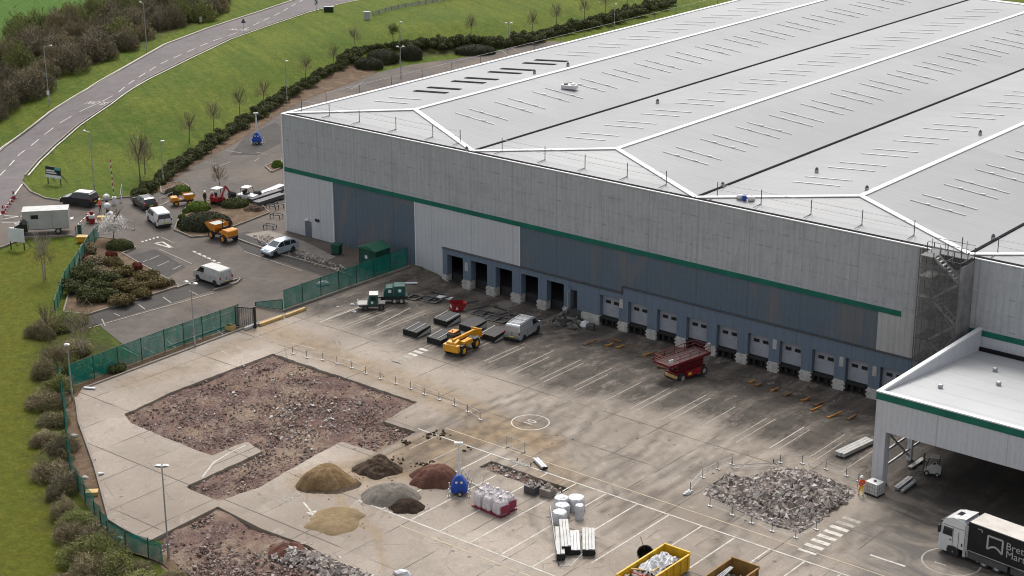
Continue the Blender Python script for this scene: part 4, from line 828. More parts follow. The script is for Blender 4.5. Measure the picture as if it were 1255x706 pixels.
def road_vehicle(name, label, cat, loc, rz, L, W, H, prof, zs, top, paint, side_win, front, rear, wx, wr, roof=None, extra=None, rimc='rim', group=None, rear_glass=True):
    e = empty(name, loc, rz, label, cat, group); hw = lambda z: W/2 if z <= zs else W/2-(W/2-top)*(z-zs)/(H-zs)
    hull(prof, hw, zs).build('body', paint, e, bevel=0.06, smooth=False)
    for pts in side_win:
        for sg in (1, -1):
            m = MB(); n = len(pts); vs = [(x, sg*(hw(z)+0.012), z) for x, z in pts]+[(x, sg*(hw(z)-0.03), z) for x, z in pts]
            m.add(vs, [tuple(range(n)), tuple(range(n, 2*n))[::-1]]+[(i, n+i, n+(i+1) % n, (i+1) % n) for i in range(n)]).build('side_window', 'glass', e)
    def glass(nm, a, b, ins=0.12):
        d = Vector((b[0]-a[0], 0, b[1]-a[1])); nrm = Vector((d.z, 0, -d.x)).normalized()
        if (nrm.x > 0) != (nm == 'windscreen'): nrm = -nrm
        p, q = Vector((a[0], 0, a[1]))+d*0.08, Vector((a[0], 0, a[1]))+d*0.92; vs = []
        for off in (0.012, -0.03):
            for c in (p, q):
                for sg in (1, -1): v = c+nrm*off; vs.append((v.x, sg*(hw(c.z)-ins), v.z))
        MB().add(vs, [(0, 1, 3, 2), (4, 6, 7, 5), (0, 4, 5, 1), (2, 3, 7, 6), (0, 2, 6, 4), (1, 5, 7, 3)]).build(nm, 'glass', e)
    glass('windscreen', *front)
    if rear_glass: glass('rear_window', *rear)
    for x in wx:
        for sg in (1, -1):
            wheel(e, x, sg*(W/2-0.10), wr, 0.21, rimc, side=sg)
            MB().lathe([(wr*1.18, -0.012), (wr*1.18, 0.012)], (x, sg*(W/2), wr*1.02), 'y', 20).build('wheel_arch', 'plastic', e)
    xf = max(p[0] for p in prof); xb = min(p[0] for p in prof)
    for sg in (1, -1):
        zf = zs*0.68
        MB().box((xf-0.16, sg*(W/2-0.28), zf+.05), (0.3, 0.42, 0.18), sg*-0.25).build('headlight', 'lamp', e, bevel=0.02)
        MB().box((xb+0.05, sg*(W/2-0.09), zs*0.92), (0.14, 0.16, 0.34)).build('tail_light', 'tail', e, bevel=0.02)
        MB().box((front[0][0]-0.18 if front[0][1] < front[1][1] else front[1][0]-0.18, sg*(W/2+0.12), zs+0.12), (0.12, 0.22, 0.16)).build('wing_mirror', paint if isinstance(paint, str) else 'plastic', e, bevel=0.02)
    MB().bx(xf-0.02, xf+0.035, -W/2+.12, W/2-.12, .26, .42).build('front_bumper', 'plastic', e, bevel=0.015); MB().bx(xb-0.045, xb+0.03, -W/2+.08, W/2-.08, .3, .5).build('rear_bumper', 'plastic', e, bevel=0.015)
    MB().bx(xb-0.055, xb-0.03, -.26, .26, .62, .74).build('number_plate', 'plate', e)
    for sg in (1, -1):
        MB().bx(front[0][0]-1.05, front[0][0]-0.88, sg*(W/2+0.012)-.012, sg*(W/2+0.012)+.012, zs*.86, zs*.9).build('door_handle', 'plastic', e)
    if extra: extra(e, hw)
    return e
def side_place(rear, front, visible, halfw, dz=0):
    """ground point and heading from the two contact points of the wheels on the visible side"""
    a, b = G(*rear), G(*front); d = (b-a)[:2]; d /= np.linalg.norm(d); n = np.array([-d[1], d[0]])*(halfw if visible == 'R' else -halfw)
    c = (a[:2]+b[:2])/2+n; return (c[0], c[1], hz(*c)+0.1+dz), math.atan2(d[1], d[0])
VANP = [(-2.38, .32), (-2.45, .8), (-2.42, 1.15), (-2.3, 1.8), (-2.16, 1.93), (-0.5, 1.97), (0.85, 1.94), (1.08, 1.88), (1.78, 1.22), (2.28, 1.04), (2.46, .78), (2.46, .32)]
VW = [(0.42, 1.2), (1.6, 1.2), (1.08, 1.74), (0.42, 1.76)]
def van_seams(e, hw):
    m = MB()
    for x in (0.36, -0.75):
        for sg in (1, -1): m.bx(x-.012, x+.012, sg*hw(.8)-.012, sg*hw(.8)+.012, .45, 1.14)
    m.build('door_seam', 'plastic', e)
def van_extra(e, hw): van_seams(e, hw); MB().bx(-2.47, -2.44, -.015, .015, .5, 1.2).build('rear_door_seam', 'plastic', e)
def rails(e, hw):
    van_extra(e, hw); m = MB()
    for sg in (1, -1): m.bx(-2.0, 0.7, sg*.7-.03, sg*.7+.03, 1.97, 2.04)
    for x in (-1.9, -0.7, 0.5): m.bx(x-.04, x+.04, -.72, .72, 2.04, 2.08)
    m.build('roof_rack', 'steel', e)
loc, rz = side_place((639.6, 420), (662.2, 410), 'R', 0.95)
road_vehicle('parked_van', 'silver van with roof bars parked in the yard by the open dock bays', 'van', loc, rz, 4.9, 1.92, 1.97, VANP, 1.16, .80, 'silver', [VW], ((1.78, 1.22), (1.08, 1.88)), ((-2.42, 1.15), (-2.3, 1.8)), (-1.5, 1.55), .34, extra=rails, rear_glass=False)
loc, rz = side_place((263.5, 352), (243, 345), 'L', 0.95)
road_vehicle('parked_van', 'pale grey van parked across the end of the car park bays', 'van', loc, rz, 4.9, 1.92, 1.97, VANP, 1.16, .80, 'offwhite', [VW], ((1.78, 1.22), (1.08, 1.88)), ((-2.42, 1.15), (-2.3, 1.8)), (-1.5, 1.55), .34, extra=van_extra, rear_glass=False)
loc, rz = side_place((192, 280.5), (181, 271), 'L', 0.95)
road_vehicle('moving_van', 'white van with dark side windows heading for the gate barrier', 'van', loc, rz, 4.9, 1.92, 1.97, VANP, 1.16, .80, 'white', [VW, [(-0.75, 1.2), (0.3, 1.2), (0.3, 1.75), (-0.75, 1.75)]], ((1.78, 1.22), (1.08, 1.88)), ((-2.42, 1.15), (-2.3, 1.8)), (-1.5, 1.55), .34, extra=van_extra)
MPV = [(-2.1, .28), (-2.25, .65), (-2.2, 1.0), (-1.88, 1.42), (-1.55, 1.6), (-.3, 1.66), (.35, 1.58), (1.25, 1.06), (1.95, .88), (2.22, .6), (2.2, .26)]
loc, rz = side_place((358, 309.8), (339.5, 315.4), 'L', 0.88)
road_vehicle('parked_car', 'pale blue silver people carrier parked near the warehouse corner', 'car', loc, rz, 4.5, 1.8, 1.66, MPV, .98, .66, 'bluesilver', [[(-1.95, 1.03), (-1.1, 1.03), (-1.1, 1.48), (-1.7, 1.42)], [(-1.02, 1.03), (-.1, 1.03), (-.1, 1.53), (-1.02, 1.5)], [(-.02, 1.03), (1.1, 1.03), (.35, 1.5), (-.02, 1.53)]], ((1.25, 1.06), (.35, 1.58)), ((-2.2, 1.0), (-1.88, 1.42)), (-1.35, 1.4), .32)
EST = [(-2.2, .3), (-2.32, .7), (-2.25, 1.02), (-1.9, 1.5), (-1.6, 1.6), (.0, 1.62), (.3, 1.56), (1.05, 1.1), (2.05, .92), (2.3, .62), (2.28, .28)]
def roofbars(e, hw):
    m = MB()
    for sg in (1, -1): m.bx(-1.6, .1, sg*.58-.02, sg*.58+.02, 1.63, 1.69)
    m.build('roof_bar', 'steel', e)
EW = [[(-2.0, 1.06), (-1.15, 1.06), (-1.15, 1.47), (-1.75, 1.44)], [(-1.07, 1.06), (-.2, 1.06), (-.2, 1.5), (-1.07, 1.5)], [(-.12, 1.06), (.95, 1.08), (.32, 1.47), (-.12, 1.5)]]
loc, rz = side_place((176, 259.5), (163, 251.5), 'L', 0.9)
road_vehicle('moving_car', 'dark grey estate car driving in past the hedge by the gate', 'car', loc, rz, 4.7, 1.85, 1.63, EST, 1.02, .66, 'greypaint', EW, ((1.05, 1.1), (.3, 1.56)), ((-2.25, 1.02), (-1.9, 1.5)), (-1.4, 1.4), .34, extra=roofbars)
SUV = [(-2.3, .36), (-2.42, .8), (-2.38, 1.15), (-2.2, 1.75), (-1.95, 1.86), (-.3, 1.88), (.35, 1.8), (.95, 1.22), (2.1, 1.08), (2.4, .8), (2.38, .36)]
loc, rz = side_place((107.7, 255.6), (78, 252.3), 'L', 0.95)
def silverroof(e, hw): MB().bx(-2.0, .2, -.62, .62, 1.885, 1.93).build('roof_panel', 'silver', e, bevel=.02); MB().bx(1.0, 2.2, -.7, .7, 1.12, 1.16).build('bonnet_panel', 'silver', e) if False else None
road_vehicle('waiting_car', 'black off-road car with pale roof waiting at the gate barrier', 'car', loc, rz, 4.9, 1.95, 1.9, SUV, 1.16, .74, 'blackpaint', [[(-2.15, 1.2), (-1.3, 1.2), (-1.3, 1.72), (-2.05, 1.7)], [(-1.2, 1.2), (-.2, 1.2), (-.2, 1.74), (-1.2, 1.74)], [(-.1, 1.2), (.85, 1.22), (.35, 1.7), (-.1, 1.74)]], ((.95, 1.22), (.35, 1.8)), ((-2.38, 1.15), (-2.2, 1.75)), (-1.5, 1.5), .38, extra=silverroof)
# box lorry at the gate
a, b = G(72, 287.5), G(33, 289.5); d = (b-a)[:2]; d /= np.linalg.norm(d); c = (a+b)[:2]/2+np.array([-d[1], d[0]])*-1.0
e = empty('box_lorry', (c[0], c[1], hz(*c)+0.1), math.atan2(d[1], d[0]), 'grey box lorry with black cab leaving by the gate', 'lorry')
bx1 = MB().prism([(-3.3, .75), (1.75, .75), (1.75, 1.9), (2.3, 2.35), (2.3, 3.05), (-3.3, 3.05)], -1.15, 1.15).build('box_body', 'boxgrey', e, bevel=.03)
MB().bx(-3.32, 2.32, -1.17, 1.17, 3.05, 3.12).build('roof', 'offwhite', e, bevel=.02)
for x in (-1.35,): MB().bx(x-.01, x+.01, 1.15, 1.165, .8, 3.0).build('panel_seam', 'darksteel', e)
MB().bx(.35, 1.25, 1.14, 1.17, 2.1, 2.6).build('side_window', 'glass', e); MB().bx(1.6, 1.66, 1.145, 1.165, .8, 1.9).build('panel_seam', 'darksteel', e)
hull([(1.76, .4), (1.76, 2.2), (2.1, 2.2), (2.75, 1.45), (3.3, 1.2), (3.5, .9), (3.5, .4)], lambda z: .98 if z < 1.4 else .98-.15*(z-1.4), 1.4).build('cab', 'blackpaint', e, bevel=.05)
MB().add([(2.15, .8, 2.17), (2.15, -.8, 2.17), (2.75, -.85, 1.5), (2.75, .85, 1.5), (2.12, .8, 2.14), (2.12, -.8, 2.14), (2.72, -.85, 1.47), (2.72, .85, 1.47)], [(0, 1, 2, 3), (7, 6, 5, 4), (0, 3, 7, 4), (1, 5, 6, 2), (0, 4, 5, 1), (3, 2, 6, 7)]).build('windscreen', 'glass', e)
for sg in (1, -1):
    MB().box((3.36, sg*.72, .95), (.25, .35, .25)).build('headlight', 'lamp', e, bevel=.02); MB().box((2.5, sg*1.15, 1.55), (.15, .18, .35)).build('wing_mirror', 'plastic', e)
    for x in (-1.9, 2.55): wheel(e, x, sg*.92, .38, .24, side=sg)
MB().bx(-3.2, 1.7, -.5, .5, .5, .75).build('chassis', 'darksteel', e)
# articulated lorry
a, b = G(1220, 704), G(1166.5, 683.5); d = (b-a)[:2]; d /= np.linalg.norm(d); ang = math.atan2(d[1], d[0]); c = b[:2]+np.array([-d[1], d[0]])*-1.1
e = empty('articulated_lorry', (c[0], c[1], 0.1), ang, 'white cab articulated lorry with black curtain side trailer', 'lorry'); e.scale = (.88, .88, .86)
# origin: under the front axle; +x forward, visible side = left (+y)
hw = lambda z: 1.24 if z < 2.9 else 1.24-.16*(z-2.9)
hull([(-1.05, .95), (-1.05, 3.5), (-.8, 3.72), (.2, 3.82), (.95, 3.55), (1.3, 2.9), (1.5, 1.7), (1.5, .3), (.6, .3), (.55, .95)], hw, 2.9).build('cab', 'white', e, bevel=.07)
for sg in (1, -1):
    m = MB(); pts = [(.15, 1.95), (1.12, 1.95), (1.02, 2.75), (.15, 2.75)]; n = 4
    m.add([(x, sg*(hw(z)+.015), z) for x, z in pts]+[(x, sg*(hw(z)-.03), z) for x, z in pts], [(0, 1, 2, 3), (7, 6, 5, 4)]+[(i, 4+i, 4+(i+1) % 4, (i+1) % 4) for i in range(4)]).build('side_window', 'glass', e)
    MB().bx(-.5, -.46, sg*1.25-.01, sg*1.25+.01, 1.0, 2.6).bx(.08, .11, sg*1.25-.01, sg*1.25+.01, 1.1, 2.85).bx(-1.0, 1.1, sg*1.22-.012, sg*1.22+.02, 2.92, 2.96).build('door_seam', 'plastic', e)
    MB().bx(.2, .42, sg*1.25-.02, sg*1.25+.02, 1.55, 1.63).build('door_handle', 'plastic', e); MB().bx(-.9, -.8, sg*1.25-.02, sg*1.25+.02, 1.3, 1.6).build('vent_grille', 'plastic', e)
    MB().bx(1.32, 1.55, sg*.95-.25, sg*.95+.25, .62, .88).build('headlight', 'lamp', e, bevel=.02)
    MB().box((1.38, sg*1.42, 2.45), (.18, .28, .75)).build('wing_mirror', 'plastic', e, bevel=.03)
    MB().prism([(-1.1, 1.0), (-1.1, 3.6), (-1.75, 3.3), (-1.75, 1.2)], sg*1.18-.03, sg*1.18+.03).build('side_deflector', 'boxgrey', e)
MB().bx(1.0, 1.42, -1.05, 1.05, 2.0, 2.85).build('windscreen', 'glass', e) ; MB().bx(-.15, .35, -.35, .35, 3.78, 3.84).build('roof_hatch', 'glass', e); MB().bx(.9, 1.5, -1.1, 1.1, 2.98, 3.1).build('sun_visor', 'plastic', e)
MB().bx(1.46, 1.53, -.85, .85, .95, 1.6).build('grille', 'plastic', e); MB().prism([(-.9, 3.6), (-1.0, 4.0), (-.2, 3.85), (.2, 3.75)], -1.05, 1.05).build('roof_deflector', 'white', e, bevel=.04)
MB().bx(-4.6, -1.0, -.45, .45, .6, .95).build('chassis', 'darksteel', e); MB().bx(-2.3, -1.25, .6, 1.15, .4, 1.0).build('fuel_tank', 'steel', e, bevel=.05); MB().bx(-2.55, -2.36, .6, 1.18, .35, 1.0).build('step', 'offwhite', e); MB().bx(-1.2, -.95, .7, 1.2, .35, 1.1).build('step', 'offwhite', e)
for sg in (1, -1):
    for x, r in ((0, .5), (-3.1, .5), (-4.35, .5)): wheel(e, x, sg*1.06, r, .36, 'boxgrey', side=sg)
    MB().lathe([(.62, -.02), (.62, .02)], (0, sg*1.22, .52), 'y', 22).build('wheel_arch', 'plastic', e)
    for x in (-10.5, -11.8, -13.1): wheel(e, x, sg*1.06, .5, .36, 'boxgrey', side=sg)
tr = MB().bx(-15.2, -1.5, -1.26, 1.26, 1.25, 3.98).build('trailer_body', 'curtain', e, bevel=.03)
MB().bx(-15.25, -1.46, -1.22, 1.22, 3.98, 4.03).build('trailer_roof', 'trailerroof', e, bevel=.02); MB().bx(-15.25, -1.42, -1.29, 1.29, 3.9, 3.985).build('cant_rail', 'curtain', e); MB().bx(-15.2, -1.7, -1.29, 1.29, 1.16, 1.25).build('side_rail', 'steel', e); MB().bx(-1.52, -1.40, -1.27, 1.27, 1.2, 4.02).build('headboard', 'curtain', e)
m = MB()
for x in (-5.4, -9.6): m.bx(x, x+3.9, 1.2, 1.24, .45, 1.05)
m.build('side_guard', 'darksteel', e)
def side_text(txt, x, z, size):
    me_ = text_mesh(txt, size, .004); n_ = len(me_.vertices)
    for v in me_.vertices: a_, b_, c_ = v.co; v.co = (-a_+x, 1.278+c_, b_+z)
    me_.flip_normals(); me_.materials.append(M['logo']); o = bpy.data.objects.new('lettering', me_); col.objects.link(o); o.parent = e
side_text('Brett', -6.1, 2.98, .98); side_text('Martin', -6.42, 2.22, .98)
m = MB(); lx, lz = -4.05, 2.75
P_ = [(-.75, .62), (-.75, -.55)]; fr = [((.72, .6), (-.72, .6)), ((.72, .6), (.72, -.7)), ((-.72, .6), (-.72, -.75))]
for p, q in fr: m.bar((lx+p[0], 1.275, lz+p[1]), (lx+q[0], 1.275, lz+q[1]), .012, .17)
arc = [(.72-1.44*i/10, -.7+.42*math.sin(math.pi*i/10)-.05*i/10) for i in range(11)]
for p, q in zip(arc[:-1], arc[1:]): m.bar((lx+p[0], 1.275, lz+p[1]), (lx+q[0], 1.275, lz+q[1]), .012, .17)
m.build('emblem', 'logo', e); MB().bx(-2.75, -2.3, 1.265, 1.275, 3.62, 3.68).bx(-2.75, -2.68, 1.265, 1.275, 3.4, 3.66).build('corner_mark', 'logo', e)
# telehandler
loc, rz = side_place((568, 437.5), (583.5, 428), 'R', 0.95)
e = empty('telehandler', loc, rz, 'yellow telehandler with raised boom carriage beside the black ramps', 'telehandler'); e.scale = (.9, .9, .9)
MB().prism([(-2.35, .62), (-2.45, 1.0), (-2.3, 1.75), (-1.4, 1.9), (-.6, 1.3), (1.3, 1.2), (1.9, .95), (1.9, .62)], -.62, .62).build('chassis', 'yellow', e, bevel=.08)
MB().bx(-2.5, -1.9, -1.0, 1.0, .6, 1.5).build('counterweight', 'yellow', e, bevel=.12); MB().prism([(-1.3, 1.0), (-1.2, 1.65), (.5, 1.55), (.8, 1.0)], -1.12, -.5).build('engine_cover', 'yellow', e, bevel=.08)
cb = hull([(-1.35, .9), (-1.45, 2.3), (-1.2, 2.45), (-.1, 2.42), (.35, 1.4), (.35, .9)], lambda z: .42, 1.4)
for i in range(len(cb.v)): cb.v[i] = (cb.v[i][0], cb.v[i][1]+.62, cb.v[i][2])
cb.build('cab', 'glass', e, bevel=.03); m = MB()
for y in (.2, 1.04): m.path([(-1.36, y, .9), (-1.46, y, 2.32), (-.1, y, 2.45), (.36, y, 1.4), (.36, y, .9)], .045, 5)
m.build('cab_frame', 'plastic', e); MB().bx(-1.3, -.2, .22, 1.02, 2.46, 2.54).build('cab_roof', 'orange', e, bevel=.03); MB().lathe([(.09, 2.54), (.09, 2.68), (.02, 2.72)], (-1.0, .6, 0), n=8).build('beacon', 'orange', e)
bm_ = MB().bar((-2.1, -.12, 1.9), (2.5, -.12, 1.62), .30, .36).build('boom', 'yellow', e, bevel=.03); MB().bar((2.3, -.12, 1.68), (3.0, -.12, 1.45), .22, .26).build('inner_boom', 'yellow', bm_, bevel=.02); MB().bar((-.9, -.12, 1.3), (1.6, -.12, 1.5), .14, .14).build('lift_ram', 'darksteel', bm_)
m = MB().bx(3.1, 3.25, -.75, .65, .75, 1.75)
m.build('fork_carriage', 'yellow', e, bevel=.03)
for y in (-.5, .4): MB().bx(3.25, 4.3, y-.06, y+.06, .72, .8).build('fork', 'rustbar', e)
for x in (-1.35, 1.45):
    for sg in (1, -1): wheel(e, x, sg*.98, .62, .44, 'yrim', side=sg); MB().box((x, sg*.98, 1.3), (1.1, .46, .06)).build('mudguard', 'plastic', e)
# scissor lift
loc, rz = side_place((833.3, 468), (865, 462.5), 'R', 1.0)
e = empty('scissor_lift', loc, rz, 'dark red scissor lift with a wide lowered deck near the closed dock doors', 'scissor lift')
MB().bx(-2.05, 2.05, -.75, .75, .45, .95).build('chassis', 'darkred', e, bevel=.05); MB().bx(-.9, 1.1, -1.08, -.74, .42, 1.0).build('engine_tray', 'red', e, bevel=.03); MB().bx(-.9, 1.1, .74, 1.08, .42, 1.0).build('battery_tray', 'red', e, bevel=.03)
m = MB(); m2 = MB()
for k in range(4):
    z = 1.05+.26*k
    for y in (-.62, .62): m.bar((-1.8, y, z), (1.8, y, z+.2), .09, .14); m.bar((1.8, y*.86, z), (-1.8, y*.86, z+.2), .09, .14)
    m2.tube((-1.8, -.62, z+.1), (-1.8, .62, z+.1), .05, 5); m2.tube((1.8, -.62, z+.1), (1.8, .62, z+.1), .05, 5)
m.build('scissor_arm', 'darkred', e); m2.build('pivot_bar', 'darkred', e)
MB().bx(-.7, .9, -.4, .4, 1.0, 1.7).build('hydraulic_block', 'darkred', e)
MB().bx(-3.4, 2.3, -1.02, 1.02, 2.15, 2.2).build('deck', 'deck', e); m = MB().bx(-3.45, 2.35, -1.1, -1.02, 2.02, 2.27).bx(-3.45, 2.35, 1.02, 1.1, 2.02, 2.27).bx(-3.5, -3.42, -1.1, 1.1, 2.02, 2.27).bx(2.3, 2.38, -1.1, 1.1, 2.02, 2.27).build('deck_edge', 'darkred', e)
m = MB()
for z in (2.6, 2.95):
    m.path([(-3.4, -1.05, z), (2.3, -1.05, z), (2.3, 1.05, z), (-3.4, 1.05, z), (-3.4, -1.05, z)], .035, 5)
for x in (-3.4, -2.0, -.6, .8, 2.3):
    for y in (-1.05, 1.05): m.tube((x, y, 2.2), (x, y, 2.95), .03, 5)
m.build('guard_rail', 'darkred', e); MB().box((-3.3, -1.1, 2.75), (.45, .2, .35)).build('control_box', 'white', e, bevel=.03); MB().box((2.2, -.95, 2.9), (.3, .2, .6)).build('control_panel', 'offwhite', e)
MB().bx(-2.15, -2.02, -.8, .8, .45, .75).build('bumper', 'timber', e); MB().bx(-.75, -.35, -1.095, -1.075, .6, .85).build('warning_label', 'plate', e)
m = MB()
for q in (1.2, 1.5, 1.8): m.tube((1.75, -1.0, q), (2.1, -1.0, q), .03, 4)
m.tube((1.75, -1, 1.0), (1.75, -1, 2.1), .03, 4).tube((2.1, -1, 1.0), (2.1, -1, 2.1), .03, 4).build('ladder', 'rim', e)
for x in (-1.5, 1.55):
    for sg in (1, -1): wheel(e, x, sg*.92, .46, .34, 'rim', side=sg)
# site dumper
def dumper(loc, rz, lab, s=1.0, driver=False):
    e = empty('site_dumper', loc, rz, lab, 'dumper'); e.scale = (s, s, s)
    P = [(2.15, 2.0), (2.3, 1.75), (1.6, .85), (.75, .85), (.15, 1.5), (.1, 2.0)]
    m = MB(); n = len(P); vs = []
    for y in (1.0, -1.0): vs += [(x, y*(1 if z > 1.4 else .72), z) for x, z in P]
    m.add(vs, [tuple(range(n)), tuple(range(n, 2*n))[::-1]]+[(i, n+i, n+i+1, i+1) for i in range(n-1)]).add([(a*.93+.09, b*.93, c*.98+.04) for a, b, c in vs], [tuple(range(n))[::-1], tuple(range(n, 2*n))]+[(i+1, n+i+1, n+i, i) for i in range(n-1)])
    m.build('skip', 'orange', e, fix=False)
    MB().add([(.2, .88, 1.78), (.2, -.88, 1.78), (2.1, -.88, 1.85), (2.1, .88, 1.85)], [(0, 1, 2, 3)]).build('skip_load', 'boxgrey', e, fix=False)
    MB().bx(-2.0, 2.0, -.45, .45, .6, .95).build('chassis', 'darksteel', e); MB().prism([(-2.1, .75), (-2.15, 1.5), (-1.95, 1.65), (-.9, 1.6), (-.75, .75)], -.8, .8).build('engine_cover', 'orange', e, bevel=.08)
    MB().bx(-.8, -.1, -.6, .6, .95, 1.15).build('footplate', 'orange', e); MB().bx(-.75, -.35, -.3, .3, 1.3, 1.42).bx(-.82, -.7, -.3, .3, 1.35, 1.85).build('seat', 'plastic', e, bevel=.03)
    MB().path([(-.85, .55, 1.6), (-.85, .55, 2.75), (-.85, -.55, 2.75), (-.85, -.55, 1.6)], .05, 6).build('roll_bar', 'plastic', e); MB().tube((-.1, 0, 1.1), (-.25, 0, 1.7), .03, 5).lathe([(.17, 0), (.17, .03)], (-.25, 0, 1.7), n=10).build('steering_wheel', 'plastic', e)
    for x in (-1.3, 1.2):
        for sg in (1, -1): wheel(e, x, sg*.85, .52, .4, 'orange', side=sg)
    MB().bx(-2.2, -2.1, -.7, .7, .7, .85).build('rear_bumper', 'darksteel', e)
    return e
loc, rz = side_place((273, 298.5), (259.5, 293.5), 'L', 0.9); dumper(loc, rz, 'orange dumper with grey load beside the big clipped bush')
g = G(224, 251.5); dumper((g[0], g[1], .1), R_(60), 'small yellow dumper working behind the pale green shrub', .72)
# mini excavator
g = G(268.5, 251); e = empty('mini_excavator', (g[0], g[1], .1), R_(100), 'red mini excavator with white canopy beside two workers', 'excavator')
for sg in (1, -1): MB().prism([(-.85, .1), (-.95, .28), (-.8, .46), (.8, .46), (.95, .28), (.85, .1)], sg*.62-.15, sg*.62+.15).build('track', 'tyre', e, bevel=.04)
MB().bx(-.5, .5, -.5, .5, .3, .55).build('undercarriage', 'darksteel', e); MB().prism([(-1.0, .55), (-1.05, 1.15), (-.3, 1.25), (.6, .8), (.65, .55)], -.65, .65).build('house', 'red', e, bevel=.08)
MB().bx(-.85, .45, -.55, .6, 2.2, 2.28).build('canopy_roof', 'white', e, bevel=.03); m = MB()
for x, y in ((-.8, .55), (-.8, -.5), (.4, .55), (.4, -.5)): m.tube((x, y, .9), (x, y, 2.2), .035, 5)
m.build('canopy_post', 'offwhite', e); MB().bx(-.5, -.05, -.25, .25, 1.1, 1.25).bx(-.55, -.45, -.25, .25, 1.2, 1.7).build('seat', 'plastic', e)
MB().bar((.6, 0, .8), (1.5, 0, 2.1), .18, .22).build('boom', 'red', e, bevel=.02); MB().bar((1.5, 0, 2.1), (2.3, 0, 1.1), .15, .18).build('dipper_arm', 'red', e, bevel=.02); MB().prism([(2.1, .65), (2.4, 1.15), (2.65, .95), (2.5, .55)], -.25, .25).build('bucket', 'darksteel', e); MB().bx(.95, 1.05, -.75, .75, .12, .42).build('blade', 'red', e)
# light towers
def light_tower(g, rz, lab, gate=False):
    e = empty('light_tower', (g[0], g[1], g[2]+.1), rz, lab, 'light tower'); e.scale = (.76, .76, .73)
    P = [(-.85, .35), (-.98, .8), (-.8, 1.5), (-.3, 2.35), (.25, 2.35), (.75, 1.5), (.98, .8), (.85, .35)]
    m = MB(); vs = []
    n = len(P)
    for y, k in ((-.72, .92), (-.55, 1.0), (.55, 1.0), (.72, .92)): vs += [(x*k, y*(1-.45*max(0, z-.8)/1.55), z) for x, z in P]
    fs = [tuple(range(n))[::-1], tuple(range(3*n, 4*n))]+[(j*n+i, j*n+(i+1) % n, (j+1)*n+(i+1) % n, (j+1)*n+i) for j in range(3) for i in range(n)]
    m.add(vs, fs).build('canopy', 'blueplant', e, bevel=.05, smooth=True)
    for x in (-.28, .28): MB().lathe([(.15, 0), (.15, .05)], (x, -.60, 1.65), 'y', 12).build('vent_cover', 'white', e)
    ms = MB().tube((0, 0, 2.2), (0, 0, 3.9), .20, 10).tube((0, 0, 3.9), (0, 0, 5.2), .155, 10).tube((0, 0, 5.2), (0, 0, 6.3), .115, 10).build('mast', 'white', e)
    for x in (-.36, -.12, .12, .36): MB().box((x, 0, 6.35), (.2, .22, .26)).build('lamp_head', 'lamp', ms, bevel=.02)
    MB().bx(-.5, .5, -.05, .05, 6.2, 6.26).build('head_bar', 'white', ms)
    for sx in (1, -1):
        for sy in (1, -1): m = MB().bar((sx*.55, sy*.5, .5), (sx*1.15, sy*.75, .5), .11, .11).bx(sx*1.15-.06, sx*1.15+.06, sy*.75-.06, sy*.75+.06, 0, 1.0).bx(sx*1.15-.13, sx*1.15+.13, sy*.75-.13, sy*.75+.13, 0, .05).build('outrigger', 'white', e)
    for sg in (1, -1): wheel(e, 0.1, sg*.82, .3, .2, side=sg)
    return e
g = G(563, 606); light_tower(g, R_(38), 'blue cased light tower standing beside the red brown soil heap'); g = G(315.5, 176.5); light_tower(g, R_(38), 'blue cased light tower standing far off behind the warehouse corner')
# forklift under the canopy
g = G(1141, 583); e = empty('access_forklift', (g[0], g[1], .1), R_(200), 'white forklift parked in the shade under the canopy', 'forklift'); e.scale = (.66, .66, .8)
MB().prism([(-1.2, .3), (-1.3, 1.2), (-.9, 1.45), (-.3, 1.3), (.5, .8), (.9, .75), (.9, .3)], -.55, .55).build('body', 'offwhite', e, bevel=.08); m = MB()
for y in (-.48, .48): m.path([(-1.0, y, 1.3), (-.9, y, 2.15), (.3, y, 2.15), (.7, y, .8)], .05, 5)
m.build('overhead_guard', 'plastic', e); MB().bx(-.95, .35, -.52, .52, 2.15, 2.22).build('guard_roof', 'white', e); MB().bx(.95, 1.1, -.4, -.28, .1, 2.3).bx(.95, 1.1, .28, .4, .1, 2.3).bx(.95, 1.1, -.4, .4, 2.2, 2.3).build('mast', 'darksteel', e)
for y in (-.25, .25): MB().bx(1.1, 2.1, y-.06, y+.06, .1, .15).build('fork', 'darksteel', e)
MB().bx(-.7, -.2, -.25, .25, 1.2, 1.35).bx(-.75, -.65, -.25, .25, 1.3, 1.8).build('seat', 'plastic', e)
for x, r in ((-.8, .26), (.55, .33)):
    for sg in (1, -1): wheel(e, x, sg*.48, r, .22, side=sg)
# green yard machines
g = G(457, 379.5); e = empty('yard_tractor', (g[0], g[1], g[2]+.1), R_(222), 'small green yard tractor with a grey flat front', 'yard tractor'); e.scale = (.8, .8, .8)
MB().bx(-1.5, 1.9, -.5, .5, .45, .75).build('chassis', 'darksteel', e); MB().prism([(-.7, .75), (-.75, 2.2), (.35, 2.2), (.6, 1.4), (.6, .75)], -.8, .8).build('cab', 'tealgreen', e, bevel=.05)
MB().bx(-.8, .45, -.84, .84, 2.2, 2.3).build('cab_roof', 'steel', e, bevel=.03); MB().bx(.75, 2.1, -.85, .85, .8, .95).build('front_platform', 'boxgrey', e, bevel=.03); MB().bx(-1.7, -.8, -.7, .7, .75, .95).build('rear_deck', 'darksteel', e)
for sg in (1, -1): MB().bx(-.45, .2, sg*.81-.01, sg*.81+.015, 1.45, 2.0).build('side_window', 'glass', e); MB().bx(-.1, .2, sg*.83-.01, sg*.83+.01, 1.0, 1.35).build('label_plate', 'signwhite', e)
for x in (-1.2, 1.0):
    for sg in (1, -1): wheel(e, x, sg*.75, .42, .3, 'darksteel', side=sg)
